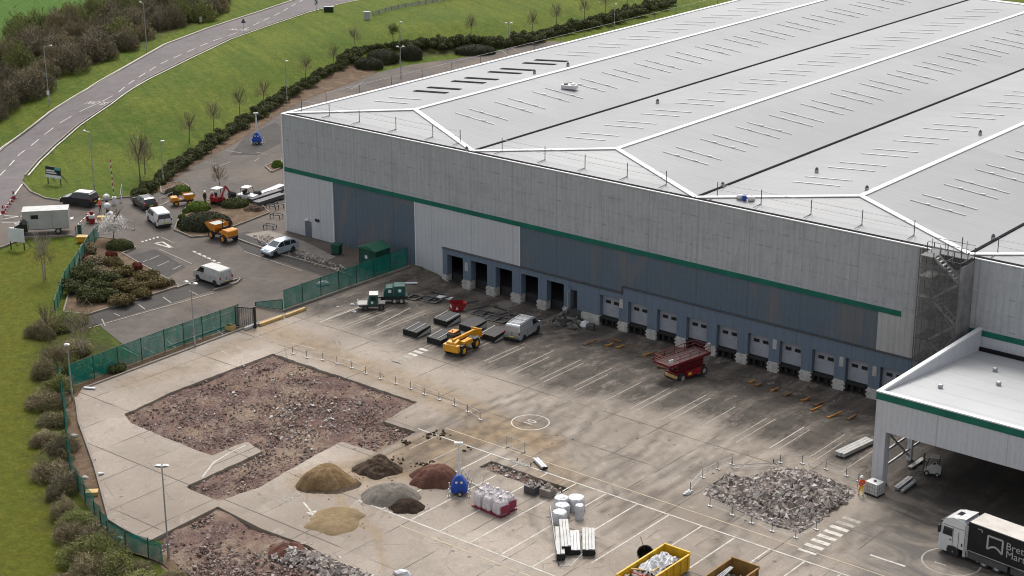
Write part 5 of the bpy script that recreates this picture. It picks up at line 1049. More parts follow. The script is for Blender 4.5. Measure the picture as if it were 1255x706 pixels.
for sg in (1, -1): MB().box((2.05, sg*.6, 1.1), (.1, .22, .2)).build('headlight', 'lamp', e)
g = G(482, 371.5); e = empty('works_trailer', (g[0], g[1], g[2]+.1), R_(222), 'green cased machine on a black twin axle chassis beside the green tractor', 'trailer'); e.scale = (.85, .85, .9)
MB().bx(-1.9, 1.6, -.75, .75, .55, 1.0).build('chassis', 'plastic', e, bevel=.03); MB().prism([(-1.6, 1.0), (-1.6, 2.35), (-.1, 2.35), (-.05, 1.0)], -.85, .85).build('casing', 'tealgreen', e, bevel=.06); MB().prism([(.0, 1.0), (.0, 2.2), (.9, 2.1), (1.2, 1.5), (1.2, 1.0)], -.85, .85).build('casing', 'tealgreen', e, bevel=.06)
for x, s in ((-.9, .5), (.4, .4)): MB().bx(x-s/2, x+s/2, .85, .87, 1.5, 1.9).build('label_plate', 'signwhite', e) if x > 0 else MB().lathe([(.22, 0), (.22, .03)], (x, .85, 1.75), 'y', 12).build('vent_cover', 'signwhite', e)
MB().bx(1.6, 2.5, -.12, .12, .6, .75).build('drawbar', 'darksteel', e)
for x in (-1.1, -.2):
    for sg in (1, -1): wheel(e, x, sg*.75, .4, .28, 'rim', side=sg)
# white works buggy by the steel stack
g = G(304, 246); e = empty('works_buggy', (g[0], g[1], .1), R_(15), 'small white buggy parked behind the shrubs', 'buggy')
MB().prism([(-1.3, .4), (-1.35, .8), (-.3, .85), (.2, .8), (1.25, .75), (1.3, .4)], -.65, .65).build('body', 'white', e, bevel=.06); MB().bx(-.7, .4, -.62, .62, 1.75, 1.83).build('roof', 'white', e, bevel=.04); m = MB()
for x, x2 in ((-.65, -.7), (.35, .75)):
    for y in (-.58, .58): m.tube((x, y, 1.75), (x2, y, .8), .035, 5)
m.build('roof_post', 'plastic', e); MB().bx(-.4, .1, -.5, .5, .85, 1.0).bx(-.5, -.38, -.5, .5, .9, 1.4).build('seat', 'plastic', e)
for x in (-.85, .85):
    for sg in (1, -1): wheel(e, x, sg*.6, .3, .24, side=sg)
# ------------------------------------------------------------------ heaps and rubble
def heap(px, py, rpx, ratio, hgt, mat, name, label, p=1.15, rot=0.0, amp=0.09, cat='heap', seed=1):
    """loose heap: centre and half width given in photo pixels of its footprint"""
    hgt *= .80; c = G(px, py); a, b = G(px-rpx, py), G(px+rpx, py); rx = np.linalg.norm((b-a)[:2])/2; ry = rx*ratio; ang = YAW+rot
    n1, n2 = 44, 96; vs = []; fs = []
    for i in range(n1+1):
        for j in range(n2):
            t = 6.28319*j/n2; r = i/n1
            k = 1+0.36*(vnoise(3+2.0*math.cos(t), 3+2.0*math.sin(t), 1.0, seed)-0.5)+.08*(vnoise(9+5.0*math.cos(t), 9+5.0*math.sin(t), 1.2, seed+3)-.5)
            u, v = r*rx*k*math.cos(t), r*ry*k*math.sin(t); x, y = u*math.cos(ang)-v*math.sin(ang), u*math.sin(ang)+v*math.cos(ang)
            z = hgt*max(0, 1-r**p)*(1-0.12*math.exp(-(r/0.22)**2))*(1+.18*math.cos(t-1.0-seed)*r) if p < 2 else hgt*(1-r**p)
            z += amp*(1.6*(vnoise(x+9, y+9, .7, seed)-.5)+vnoise(x+9, y+9, 1.6, seed)-.5+0.6*(vnoise(x+5, y+7, 3.6, seed)-.5))*min(1, (1-r)*3.2)*1.3*min(1.2, hgt)
            vs.append((x, y, max(z, -0.02)+0.0))
    for i in range(n1):
        for j in range(n2): fs.append((i*n2+j, i*n2+(j+1) % n2, (i+1)*n2+(j+1) % n2, (i+1)*n2+j))
    me_h = MB().add(vs, fs); rs = np.random.default_rng(seed+50); nn = int(26*rx); tt = rs.uniform(0, 6.283, nn); rr2 = 1.0+np.abs(rs.normal(0, .22, nn))-.10
    uu, vv = rr2*rx*np.cos(tt), rr2*ry*np.sin(tt); PP = np.stack([uu*math.cos(ang)-vv*math.sin(ang), uu*math.sin(ang)+vv*math.cos(ang), np.full(nn, .03)], 1)
    V_, F_ = lumps(PP, .03+.09*rs.uniform(0, 1, nn)**3, seed=seed); me_h.add(V_.tolist(), F_.tolist()); o = me_h.build(name, mat, smooth=False); o.location = (c[0], c[1], c[2]+0.10)
    return tag(o, label, cat)
def mesh_np(name, V, F, mat, label=None, cat=None, kind=None, smooth=False):
    me = bpy.data.meshes.new(name); me.from_pydata(V.tolist() if isinstance(V, np.ndarray) else V, [], F.tolist() if isinstance(F, np.ndarray) else F)
    me.materials.append(M[mat]); o = bpy.data.objects.new(name, me); col.objects.link(o)
    return tag(o, label, cat, None, kind)
CUBE = np.array([(x, y, z) for z in (-1, 1) for y in (-1, 1) for x in (-1, 1)], float); CF = np.array([(0, 2, 3, 1), (4, 5, 7, 6), (0, 1, 5, 4), (2, 6, 7, 3), (0, 4, 6, 2), (1, 3, 7, 5)])
def lumps(P, size, flat=0.6, seed=1):
    r = np.random.default_rng(seed); n = len(P); S = size[:, None]*np.stack([r.uniform(.6, 1.2, n), r.uniform(.5, 1, n), r.uniform(.35, .8, n)*flat/.6], 1)
    q = r.normal(size=(n, 4)); q[:, 1:3] *= 0.45; q /= np.linalg.norm(q, axis=1)[:, None]; w_, x, y, z = q.T
    R = np.stack([1-2*(y*y+z*z), 2*(x*y-z*w_), 2*(x*z+y*w_), 2*(x*y+z*w_), 1-2*(x*x+z*z), 2*(y*z-x*w_), 2*(x*z-y*w_), 2*(y*z+x*w_), 1-2*(x*x+y*y)], 1).reshape(n, 3, 3)
    L = CUBE[None]*S[:, None]*0.5*(1+0.35*r.uniform(-1, 1, (n, 8, 3))); V = np.einsum('nij,nkj->nki', R, L)+P[:, None]
    F = (CF[None]+8*np.arange(n)[:, None, None]).reshape(-1, 4); return V.reshape(-1, 3), F
M['sandbrown'] = soil_mat('brown_sand', (0.11, 0.07, 0.032), (0.20, 0.132, 0.068), (0.27, 0.185, 0.10))
M['darkearth'] = soil_mat('dark_earth', (0.035, 0.024, 0.016), (0.065, 0.045, 0.032), (0.11, 0.08, 0.055))
M['redearth'] = soil_mat('red_brown_stone', (0.085, 0.038, 0.028), (0.115, 0.055, 0.040), (0.145, 0.075, 0.055), 1.5)
M['greystone'] = soil_mat('grey_stone_dust', (0.13, 0.115, 0.098), (0.185, 0.165, 0.142), (0.235, 0.21, 0.185), 1.6)
M['blackearth'] = soil_mat('black_topsoil', (0.022, 0.014, 0.010), (0.038, 0.025, 0.018), (0.06, 0.042, 0.03))
M['yellowsand'] = soil_mat('yellow_sand', (0.165, 0.115, 0.062), (0.235, 0.172, 0.10), (0.285, 0.215, 0.132), 1.0)
heap(399, 592, 34, 0.9, 1.95, 'sandbrown', 'sand_heap', 'brown sand heap, the largest, left of the dark earth heap', 1.95, seed=2)
o = heap(402, 594.5, 36, 0.85, 0.45, 'darkearth', 'wet_sand_skirt', 'dark wet rim spread round the foot of the brown sand heap', 1.2, seed=2)
heap(463, 577, 29, 0.85, 1.55, 'darkearth', 'earth_heap', 'dark lumpy earth heap between the brown sand and the red brown heap', 1.1, amp=.25, seed=4)
heap(533, 589, 32, 0.9, 1.75, 'redearth', 'stone_heap', 'smooth red brown heap behind the near blue light tower', 1.95, seed=5)
heap(478, 611, 35, 0.85, 1.55, 'greystone', 'stone_heap', 'grey stone dust heap in the middle of the heaps', 1.95, seed=6)
heap(498, 624, 23, 0.75, 0.95, 'blackearth', 'topsoil_heap', 'small black topsoil heap leaning against the grey stone heap', 1.9, seed=7)
heap(411, 640, 36, 0.95, 0.6, 'yellowsand', 'sand_heap', 'low flattened pale yellow sand heap nearest the painted arrow', 2.6, amp=.10, seed=8)
heap(352, 676, 24, 0.8, 0.9, 'redlumpsoil' if 'redlumpsoil' in M else 'redearth', 'earth_mound', 'low brown mound on the bare earth at the slab edge', 1.2, amp=.25, seed=9)
def scatter(poly, n, seed, zoff=0.0, dens=None):
    r = np.random.default_rng(seed); xs_ = [p[0] for p in poly]; ys_ = [p[1] for p in poly]; X_ = r.uniform(min(xs_), max(xs_), n*4); Y_ = r.uniform(min(ys_), max(ys_), n*4)
    ok = inside(poly, X_, Y_)
    if dens is not None: ok &= r.uniform(0, 1, n*4) < dens(X_, Y_)
    X_, Y_ = X_[ok][:n], Y_[ok][:n]; return np.stack([X_, Y_, h(X_, Y_)+zoff], 1)
r_ = np.random.default_rng(5)
P = scatter(PIT1, 13000, 11, -0.13, lambda x, y: 0.12+0.88*ss(.35, .7, vnoise(x, y, 0.22, 9))*(0.35+0.65*ss(36, 44, x))+.3*ss(.55, .8, vnoise(x, y, .5, 31))); V, F = lumps(P, 0.04+0.22*r_.uniform(0, 1, len(P))**4.5, seed=2)
mesh_np('broken_bricks', V, F, 'redlumps', 'broken brick and concrete fragments over the large dug out patch', 'rubble', 'stuff')
P = scatter([tuple(p) for p in GL([(185, 668), (266, 626), (318, 652), (376, 673), (396, 687), (460, 712), (420, 730), (300, 730), (200, 700)])], 2600, 12, -0.08, lambda x, y: 0.08+0.92*ss(.42, .7, vnoise(x, y, 0.4, 3))); V, F = lumps(P, 0.08+0.25*r_.uniform(0, 1, len(P))**2.5, seed=3)
mesh_np('broken_bricks', V, F, 'redlumps', 'scattered brick fragments on the bare earth at the bottom of the yard', 'rubble', 'stuff')
M['whitebits'] = lump_mat('pale_debris', [(0.45, 0.43, 0.40), (0.58, 0.56, 0.53), (0.36, 0.33, 0.30)])
PP_ = []
for (x_, y_, r1_, n_) in ((347, 500, 2.6, 34), (398, 520, 3.2, 60), (365, 478, 5, 26), (415, 500, 4, 30), (330, 470, 5, 16), (372, 535, 3, 30), (300, 500, 6, 14)):
    g = G(x_, y_); q = r_.normal(0, r1_*.5, (n_, 2)); PP_.append(np.stack([g[0]+q[:, 0], g[1]+q[:, 1], np.full(n_, .0)], 1))
PP_ = np.concatenate(PP_); PP_ = PP_[inside(PIT1, PP_[:, 0], PP_[:, 1])]; V, F = lumps(PP_, .07+.24*r_.uniform(0, 1, len(PP_))**2.5, .35, seed=77); mesh_np('pale_debris', V, F, 'whitebits', 'pale boards and plaster scraps lying in the large dug out patch', 'debris', 'stuff')
# windrow of grey lumps along the lower slab edge
q = [np.array(p) for p in GL([(355, 672), (380, 684), (410, 693), (440, 706), (470, 722)])]; P = []
for a, b in zip(q[:-1], q[1:]):
    n = 260; t = r_.uniform(0, 1, n); s = r_.normal(0, .65, n); d = (b-a)/np.linalg.norm(b-a); X_ = a[0]+(b[0]-a[0])*t-d[1]*(s-0.6); Y_ = a[1]+(b[1]-a[1])*t+d[0]*(s-0.6); P.append(np.stack([X_, Y_, np.maximum(.05, .55*(1-np.abs(s)/1.4))*r_.uniform(.3, 1, n)-.05], 1))
P = np.concatenate(P); V, F = lumps(P, 0.16+0.34*r_.uniform(0, 1, len(P))**2, seed=4); mesh_np('rubble_windrow', V, F, 'lumps', 'row of grey concrete lumps along the lower slab edge', 'rubble', 'stuff')
c3 = np.array([87.8, -25.6]); n = 6500; x = r_.uniform(81, 92.5, n*2); y = r_.uniform(-32, -21, n*2); ok = inside(PIT3, x, y); x, y = x[ok][:n], y[ok][:n]
rr = np.hypot((x-c3[0])/5.0, (y-c3[1])/4.6); z = np.maximum(0, 1.7*(1-rr**1.8)*(.75+.5*vnoise(x, y, .45, 13)))-.12+h(x, y)+0.25*(vnoise(x, y, .8, 3)-.3); k = r_.uniform(0, 1, n)[:len(x)]
P = np.stack([x, y, z*1.0], 1); V, F = lumps(P, 0.10+0.44*k**3.5, 0.7, seed=6); mesh_np('rubble_heap', V, F, 'lumps', 'heap of broken grey concrete in the pit by the canopy', 'rubble', 'stuff')
x, y = np.meshgrid(np.linspace(81.5, 92.2, 40), np.linspace(-31.6, -21.5, 40)); rr = np.hypot((x-c3[0])/5.0, (y-c3[1])/4.6); z = np.maximum(-.1, 1.55*(1-rr**1.8)*(.75+.5*vnoise(x, y, .45, 13)))-.25+h(x, y); i = np.arange(1600).reshape(40, 40)
mesh_np('rubble_core', np.stack([x.ravel(), y.ravel(), z.ravel()], 1), np.stack([i[:-1, :-1], i[:-1, 1:], i[1:, 1:], i[1:, :-1]], -1).reshape(-1, 4), 'rubble', 'fine broken material under the grey concrete heap', 'rubble', 'stuff')
P = scatter([tuple(p) for p in strip(T2[:3], 5.5)], 260, 24, 0.1, lambda x, y: ss(.4, .7, vnoise(x, y, .7, 6))); V, F = lumps(P, 0.05+0.3*r_.uniform(0, 1, len(P))**3, seed=27); mesh_np('mud_clods', V, F, 'darkearth', 'dark mud clods strewn between the heaps and the long barrier line', 'clods', 'stuff')
P = scatter(PIT2, 160, 14, -0.12); V, F = lumps(P, 0.1+0.25*r_.uniform(0, 1, len(P))**2, seed=7); mesh_np('trench_stones', V, F, 'lumps', 'loose stones in the narrow trench in the slab', 'rubble', 'stuff')
P = scatter(YARD, 420, 15, 0.12, lambda x, y: .08+.9*(y > -14)+.8*(segdist(T2, x, y) < 3)); V, F = lumps(P, 0.05+0.14*r_.uniform(0, 1, len(P))**3, seed=8); mesh_np('loose_stones', V, F, 'redlumps', 'small loose stones scattered over the concrete yard', 'rubble', 'stuff')
P = scatter([tuple(p) for p in GL([(345, 300), (400, 318), (425, 330), (405, 333), (345, 312), (318, 300), (310, 290), (330, 288)])], 500, 16, 0.1); V, F = lumps(P, 0.08+0.22*r_.uniform(0, 1, len(P))**2, seed=9); mesh_np('path_rubble', V, F, 'lumps', 'broken paving rubble along the foot of the warehouse corner', 'rubble', 'stuff')
heap(312, 258, 15, .9, .8, 'darkearth', 'earth_heap', 'dark root filled earth heap between the shrubs and the steel stack', 1.2, amp=.4, seed=12)
heap(186, 234.5, 11, .8, .5, 'sandbrown', 'earth_heap', 'light brown earth heap at the foot of the hedge by the gate', 1.3, amp=.2, seed=13)
tag(sheet('paved_strip', GL([(300, 288), (330, 283), (372, 296), (412, 316), (396, 322), (340, 304)]), 'kerb', 0.09, 1.0), kind='structure')
# ------------------------------------------------------------------ vegetation
def leaf_cloud(P, N, size, r, up=0.0, long=1.0):
    n = len(P); N = N+r.normal(0, .55, (n, 3)); N /= np.linalg.norm(N, axis=1)[:, None]+1e-9; a = np.cross(N, r.normal(size=(n, 3))); a[:, 2] += up; a -= N*(a*N).sum(1)[:, None]; a /= np.linalg.norm(a, axis=1)[:, None]+1e-9; b = np.cross(N, a)
    s = size*r.uniform(.6, 1.35, n)[:, None]; V = np.stack([P-a*s*long, P+b*s*.5, P+a*s*long, P-b*s*.5], 1); return V.reshape(-1, 3), np.arange(4*n).reshape(n, 4)
def blob_pts(n, lobes, r, shell=0.5):
    """points near the surface of a union of ellipsoids; lobes = (x,y,z,rx,ry,rz)"""
    L = np.array(lobes, float); k = r.choice(len(L), n, p=(L[:, 3]*L[:, 4])/(L[:, 3]*L[:, 4]).sum()); d = r.normal(size=(n, 3)); d /= np.linalg.norm(d, axis=1)[:, None]; d[:, 2] = np.where(d[:, 2] < -.35, -d[:, 2], d[:, 2])
    q = 1-shell*r.uniform(0, 1, n)**1.8; return L[k, :3]+d*L[k, 3:]*q[:, None], d/L[k, 3:]
def bush_mesh(name, lobes, n, size, mat, seed, shell=.5, core=None, jit=0, twigmat='twig'):
    r = np.random.default_rng(seed); P, N = blob_pts(n, lobes, r, shell); ok = P[:, 2] > 0.02; P, N = P[ok], N[ok]; N = N/(np.linalg.norm(N, axis=1)[:, None]+1e-9)+r.normal(0, 1, N.shape)*jit; P = P+r.normal(0, .18, P.shape)*min(jit, 1); V, F = leaf_cloud(P, N, size, r)
    me = bpy.data.meshes.new(name); mats = [mat]
    if core:
        vs, fs = [], []
        for (x, y, z, a, b, c) in lobes:
            k = len(vs)
            for i in range(7):
                th = math.pi*.5*i/6
                for j in range(12): ph = 6.28319*j/12; q = .86*(1+.1*math.sin(3*ph+i+x)); vs.append((x+a*q*math.sin(th+.001)*math.cos(ph)*1.0, y+b*q*math.sin(th+.001)*math.sin(ph), max(0, z+c*q*math.cos(th)) if i < 6 else 0))
            fs += [(k+i*12+j, k+(i+1)*12+j, k+(i+1)*12+(j+1) % 12, k+i*12+(j+1) % 12) for i in range(6) for j in range(12)]
        nv = len(V); V = np.concatenate([V, np.array(vs)]); FF = F.tolist()+[tuple(q+nv for q in f) for f in fs]; mi = [0]*len(F)+[1]*len(fs); mats.append(core)
    else: FF = F.tolist(); mi = [0]*len(F)
    me.from_pydata(V.tolist(), [], FF)
    for q in mats: me.materials.append(M[q])
    me.polygons.foreach_set('material_index', mi); return me
def stems_mb(n, hgt, spread, r0, rnd, base=0.12, forks=2):
    m = MB()
    for i in range(n):
        t = 6.28319*(i+rnd.random())/n; x, y = base*math.cos(t), base*math.sin(t); p = Vector((x, y, 0)); d = Vector((math.cos(t)*spread, math.sin(t)*spread, 1)).normalized(); L = hgt*rnd.uniform(.45, .6); q = p+d*L; m.tube(p, q, r0, 5, 0, r0*.6, False)
        for f in range(forks+1):
            d2 = (d+Vector((rnd.uniform(-.7, .7), rnd.uniform(-.7, .7), rnd.uniform(-.1, .4)))).normalized(); q2 = q+d2*hgt*rnd.uniform(.25, .42); m.tube(q, q2, r0*.55, 4, 0, r0*.25, False)
            for g_ in range(3):
                d3 = (d2+Vector((rnd.uniform(-.8, .8), rnd.uniform(-.8, .8), rnd.uniform(-.2, .4)))).normalized(); m.tube(q2.lerp(q, rnd.uniform(0, .6)), q2+d3*hgt*rnd.uniform(.1, .2), r0*.28, 3, 0, r0*.1, False)
    return m
def twig_mesh(name, n, w_, hgt, mat, seed, tl=.45, th=.022, base=.15, budmat=None, nb=0, bs=.07):
    """leafless shrub: many thin twig blades fanning up and outward through a dome"""
    r = np.random.default_rng(seed); t = r.uniform(0, 6.283, n); rad = w_*np.sqrt(r.uniform(0, 1, n)); zt = hgt*np.sqrt(np.maximum(0.04, 1-(rad/w_*.92)**2))*r.uniform(.2, 1.12, n)**.8*(.75+.5*vnoise(rad*np.cos(t)+20, rad*np.sin(t)+20, .9, seed))*(1+.18*np.sin(3*t+seed)+.12*np.sin(7*t))
    P = np.stack([rad*np.cos(t), rad*np.sin(t), zt], 1); d = np.stack([np.cos(t)*rad/w_*.9, np.sin(t)*rad/w_*.9, np.ones(n)], 1)+r.normal(0, .45, (n, 3)); d /= np.linalg.norm(d, axis=1)[:, None]
    s = np.cross(d, r.normal(size=(n, 3))); s /= np.linalg.norm(s, axis=1)[:, None]; L = tl*r.uniform(.5, 1.4, n)[:, None]; wd = th*r.uniform(.6, 1.5, n)[:, None]; A = P-d*L; A[:, 2] = np.maximum(A[:, 2], 0.02)
    V = np.stack([A-s*wd, A+s*wd, P+s*wd*.35, P-s*wd*.35], 1).reshape(-1, 3); F = np.arange(4*n).reshape(n, 4); mi = [0]*n
    if nb:
        k = r.integers(0, n, nb); V2, F2 = leaf_cloud(P[k]+r.normal(0, .1, (nb, 3)), d[k], bs, r); F = np.concatenate([F, F2+len(V)]); V = np.concatenate([V, V2]); mi += [1]*nb
    me = bpy.data.meshes.new(name); me.from_pydata(V.tolist(), [], F.tolist()); me.materials.append(M[mat])
    if nb: me.materials.append(M[budmat]); me.polygons.foreach_set('material_index', mi)
    return me
def plant(name, me, stem, loc, rz, s, label, cat, group=None, crown='foliage'):
    e = empty(name, loc, rz, label, cat, group); e.scale = s if isinstance(s, tuple) else (s, s, s)
    o = bpy.data.objects.new(crown, me); col.objects.link(o); o.parent = e
    if stem: q = bpy.data.objects.new('stem', stem); col.objects.link(q); q.parent = e
    return e
RND = random.Random(21)
def stem_me(n, hgt, spread, r0, seed, mat='twig', base=.12, forks=2):
    o = stems_mb(n, hgt, spread, r0, random.Random(seed), base, forks).build('stem', mat, fix=False); me = o.data; bpy.data.objects.remove(o); return me
SCRUB = [twig_mesh('scrub', 1900, 2.4, 3.5, m_, i, .8, .026, budmat=b_, nb=nb_, bs=.10) for i, (m_, b_, nb_) in enumerate([('scrub', 'olive', 500), ('scrubdark', 'olive', 250), ('scrub', 'scrub', 300), ('olive', 'olive', 900), ('scrubdark', 'scrub', 500)])]
SSTEM = [stem_me(7, 3.4, .55, .06, i) for i in range(3)]
# thicket beside the road
wl = np.array(WOOD); n = 0; pts = []
rw = np.random.default_rng(3)
while len(pts) < 118:
    p = (rw.uniform(wl[:, 0].min(), wl[:, 0].max()), rw.uniform(wl[:, 1].min(), wl[:, 1].max()))
    d_ = 1e9 if not pts else min(math.hypot(p[0]-q[0], p[1]-q[1]) for q in pts)
    n += 1
    if n > 60000: break
    if inside(WOOD, np.array([p[0]]), np.array([p[1]]))[0] and d_ > 2.6: pts.append(p)
fl = GL([(0, 100), (100, 55), (200, 12)])
for i, p in enumerate(pts):
    back = inside(WOOD, np.array([p[0]-6]), np.array([p[1]+2]))[0]
    k = RND.choice([0, 1, 1, 4, 2]) if back and RND.random() < .8 else RND.choice([3, 3, 0])
    plant('thicket_shrub', SCRUB[k], SSTEM[i % 3], (p[0], p[1], hz(*p)), RND.uniform(0, 6.28), (RND.uniform(1.0, 1.7), RND.uniform(1.0, 1.7), RND.uniform(.75, 1.25)), {0: 'brown leafless shrub of the thicket beyond the road', 1: 'dark brown leafless shrub of the thicket beyond the road', 2: 'brown leafless shrub of the thicket beyond the road', 3: 'olive green budding shrub on the field side of the thicket', 4: 'dark brown leafless shrub of the thicket beyond the road'}[k], 'shrub', {0: 'brown thicket shrubs', 1: 'dark thicket shrubs', 2: 'brown thicket shrubs', 3: 'olive thicket shrubs', 4: 'dark thicket shrubs'}[k], 'twig_crown')
# scrub along the lower left fence
LF = [(75, 395, 1.0, 3), (52, 405, .8, 0), (95, 425, .9, 0), (62, 432, 1.0, 2), (88, 448, .8, 3), (50, 455, .9, 0), (68, 475, .8, 3), (55, 492, .9, 2), (68, 512, .9, 1), (58, 535, .95, 0), (72, 550, .9, 1), (66, 575, 1.0, 2), (78, 598, .95, 1), (82, 622, 1.0, 0), (98, 640, .95, 3), (84, 652, .9, 2), (112, 662, 1.0, 1), (100, 680, 1.0, 3), (126, 686, 1.0, 3), (112, 704, 1.0, 0), (140, 702, 1.0, 3), (158, 712, .9, 3), (92, 706, .9, 2), (172, 700, .6, 0), (216, 702, .6, 0), (238, 712, .6, 2)]
LF = [(x+RND.uniform(-4, 4), y+RND.uniform(-3, 3), s*RND.uniform(.8, 1.15), k) for x, y, s, k in LF]+[(x+RND.uniform(-14, 10), y+RND.uniform(-9, 11), s*RND.uniform(.45, .75), RND.choice([3, 3, 0, 2])) for x, y, s, k in LF if x < 150]
for i, (x, y, s, k) in enumerate(LF):
    g = G(x, y+8); plant('fence_shrub', SCRUB[k], SSTEM[i % 3], tuple(g), RND.uniform(0, 6.28), (s*RND.uniform(.5, 1.0), s*RND.uniform(.5, 1.0), s*RND.uniform(.30, .55)), {0: 'brown leafless shrub growing along the sagging green fence', 1: 'dark leafless shrub growing along the sagging green fence', 2: 'brown leafless shrub growing along the sagging green fence', 3: 'olive budding shrub growing along the sagging green fence'}[k], 'shrub', {0: 'brown shrubs along the left fence', 2: 'brown shrubs along the left fence', 1: 'dark shrubs along the left fence', 3: 'olive shrubs along the left fence'}[k], 'twig_crown')
# hedge foot of the bank: many shrubs in line
tag(sheet('hedge_soil', GL([(176, 245), (207, 226), (235, 205), (285, 178), (330, 149), (345, 138), (380, 120), (420, 106), (452, 94), (462, 88), (440, 74), (405, 92), (365, 114), (325, 139), (284, 166), (240, 195), (206, 217)]), 'soil', .075, 1.2), kind='structure')
HB_ = [bush_mesh('hedge', [(random.Random(s*9+q).uniform(-1.5, 1.5), random.Random(s*9+q+70).uniform(-1.1, 1.1), random.Random(s*5+q).uniform(.3, .95), random.Random(s+q).uniform(.5, .95), random.Random(s*3+q).uniform(.5, .95), random.Random(s*7+q).uniform(.45, .85)) for q in range(8)], 2600, .13, 'hedge', s, .7, None) for s in (1, 2, 3)]
hp = [(172, 240), (184, 234), (196, 225), (206, 215), (220, 206), (232, 198), (246, 189), (258, 180), (271, 172), (284, 163), (298, 154), (311, 146), (325, 137), (338, 128), (351, 120), (365, 112), (379, 104), (393, 95), (407, 88), (420, 81), (430, 74), (440, 67), (452, 62), (466, 60), (500, 61), (515, 58), (530, 56), (546, 60), (562, 56), (578, 54), (595, 55), (612, 58), (628, 56), (645, 53), (662, 49), (678, 44), (694, 41), (711, 37), (728, 33), (745, 28), (762, 24), (779, 19), (796, 14), (813, 9), (830, 4)]
hp = [q for a_, b_ in zip(hp[:-1], hp[1:]) for q in (a_, ((a_[0]+b_[0])/2+RND.uniform(-1, 1), (a_[1]+b_[1])/2+RND.uniform(-1.5, .8)))]
for i, (x, y) in enumerate(hp):
    g = G(x, y); big = 1.3 if x > 490 else 1.0
    plant('hedge_shrub', HB_[i % 3], None, tuple(g), RND.uniform(0, 6.28), RND.uniform(.65, 1.1)*big, 'dark evergreen hedge shrub at the foot of the grass bank', 'shrub', 'hedge shrubs along the bank')
def topiary(px, py, wpx, hgt, ratio, mat, label, seed, nm='clipped_bush', lob=None):
    g = G(px, py); a, b = G(px-wpx, py), G(px+wpx, py); rx = np.linalg.norm((b-a)[:2])/2
    L = lob or [(0, 0, hgt*.3, rx, rx*ratio, hgt*.72), (rx*.4, rx*ratio*.1, hgt*.25, rx*.62, rx*ratio*.8, hgt*.6)]
    L = [(x*rx if lob else x, y*rx if lob else y, z*hgt if lob else z, a_*rx if lob else a_, b_*rx if lob else b_, c_*hgt if lob else c_) for x, y, z, a_, b_, c_ in L]
    me = bush_mesh('foliage', L, int(2600+700*rx), .11, mat, seed, .14, mat)
    return plant('clipped_bush' if nm is None else nm, me, None, tuple(g), YAW, 1.0, label, 'bush')
topiary(452, 84, 18, 2.0, .7, 'yew', 'dark clipped bush farthest left of the row behind the warehouse', 31); topiary(469, 76, 20, 2.3, .7, 'yew', 'large dark clipped bush second in the row behind the warehouse', 32); topiary(504, 73, 14, 2.7, .8, 'yew', 'tall domed clipped bush right of the lamp behind the warehouse', 33); topiary(582, 66, 26, 1.7, .6, 'yew', 'long low clipped bush far along the back hedge', 34)
topiary(253, 281, 34, 2.3, .55, 'yew', 'very large dark clipped bush in front of the orange dumper', 35, lob=[(0, 0, .2, .95, .6, .8), (-.45, .05, .1, .55, .6, .6), (.45, 0, .25, .5, .5, .6)]); topiary(248, 284, 14, 1.3, .7, 'yew', 'rounded clipped lobe in front of the very large dark bush', 36); topiary(225, 279, 8, 1.2, .8, 'yew', 'small dark clipped bush at the left end of the very large bush', 37)
topiary(243, 258, 15, 1.2, .8, 'lime', 'bright green shrub behind the very large dark bush', 38); topiary(287, 254, 16, 1.2, .8, 'hedge', 'green shrub right of the red mini excavator', 39); topiary(297, 253, 8, 1.0, .8, 'lime', 'small bright shrub beside the dark root filled heap', 40); topiary(222, 237, 12, 1.1, .8, 'lime', 'bright green shrub on the bed by the lamp post', 41); topiary(211, 239, 9, .9, .8, 'hedge', 'low dark shrub on the bed by the lamp post', 42)
for x, y, l in ((228, 262, 'small lime green ball shrub nearest the yellow dumper'), (223, 269, 'small lime green ball shrub in the middle of the kerb row'), (227, 283, 'small lime green ball shrub nearest the kerb corner')): topiary(x, y, 4.5, .7, 1, 'lime', l, x)
topiary(340, 206, 7, 1.1, .8, 'lime', 'green shrub tucked against the warehouse back corner', 44)
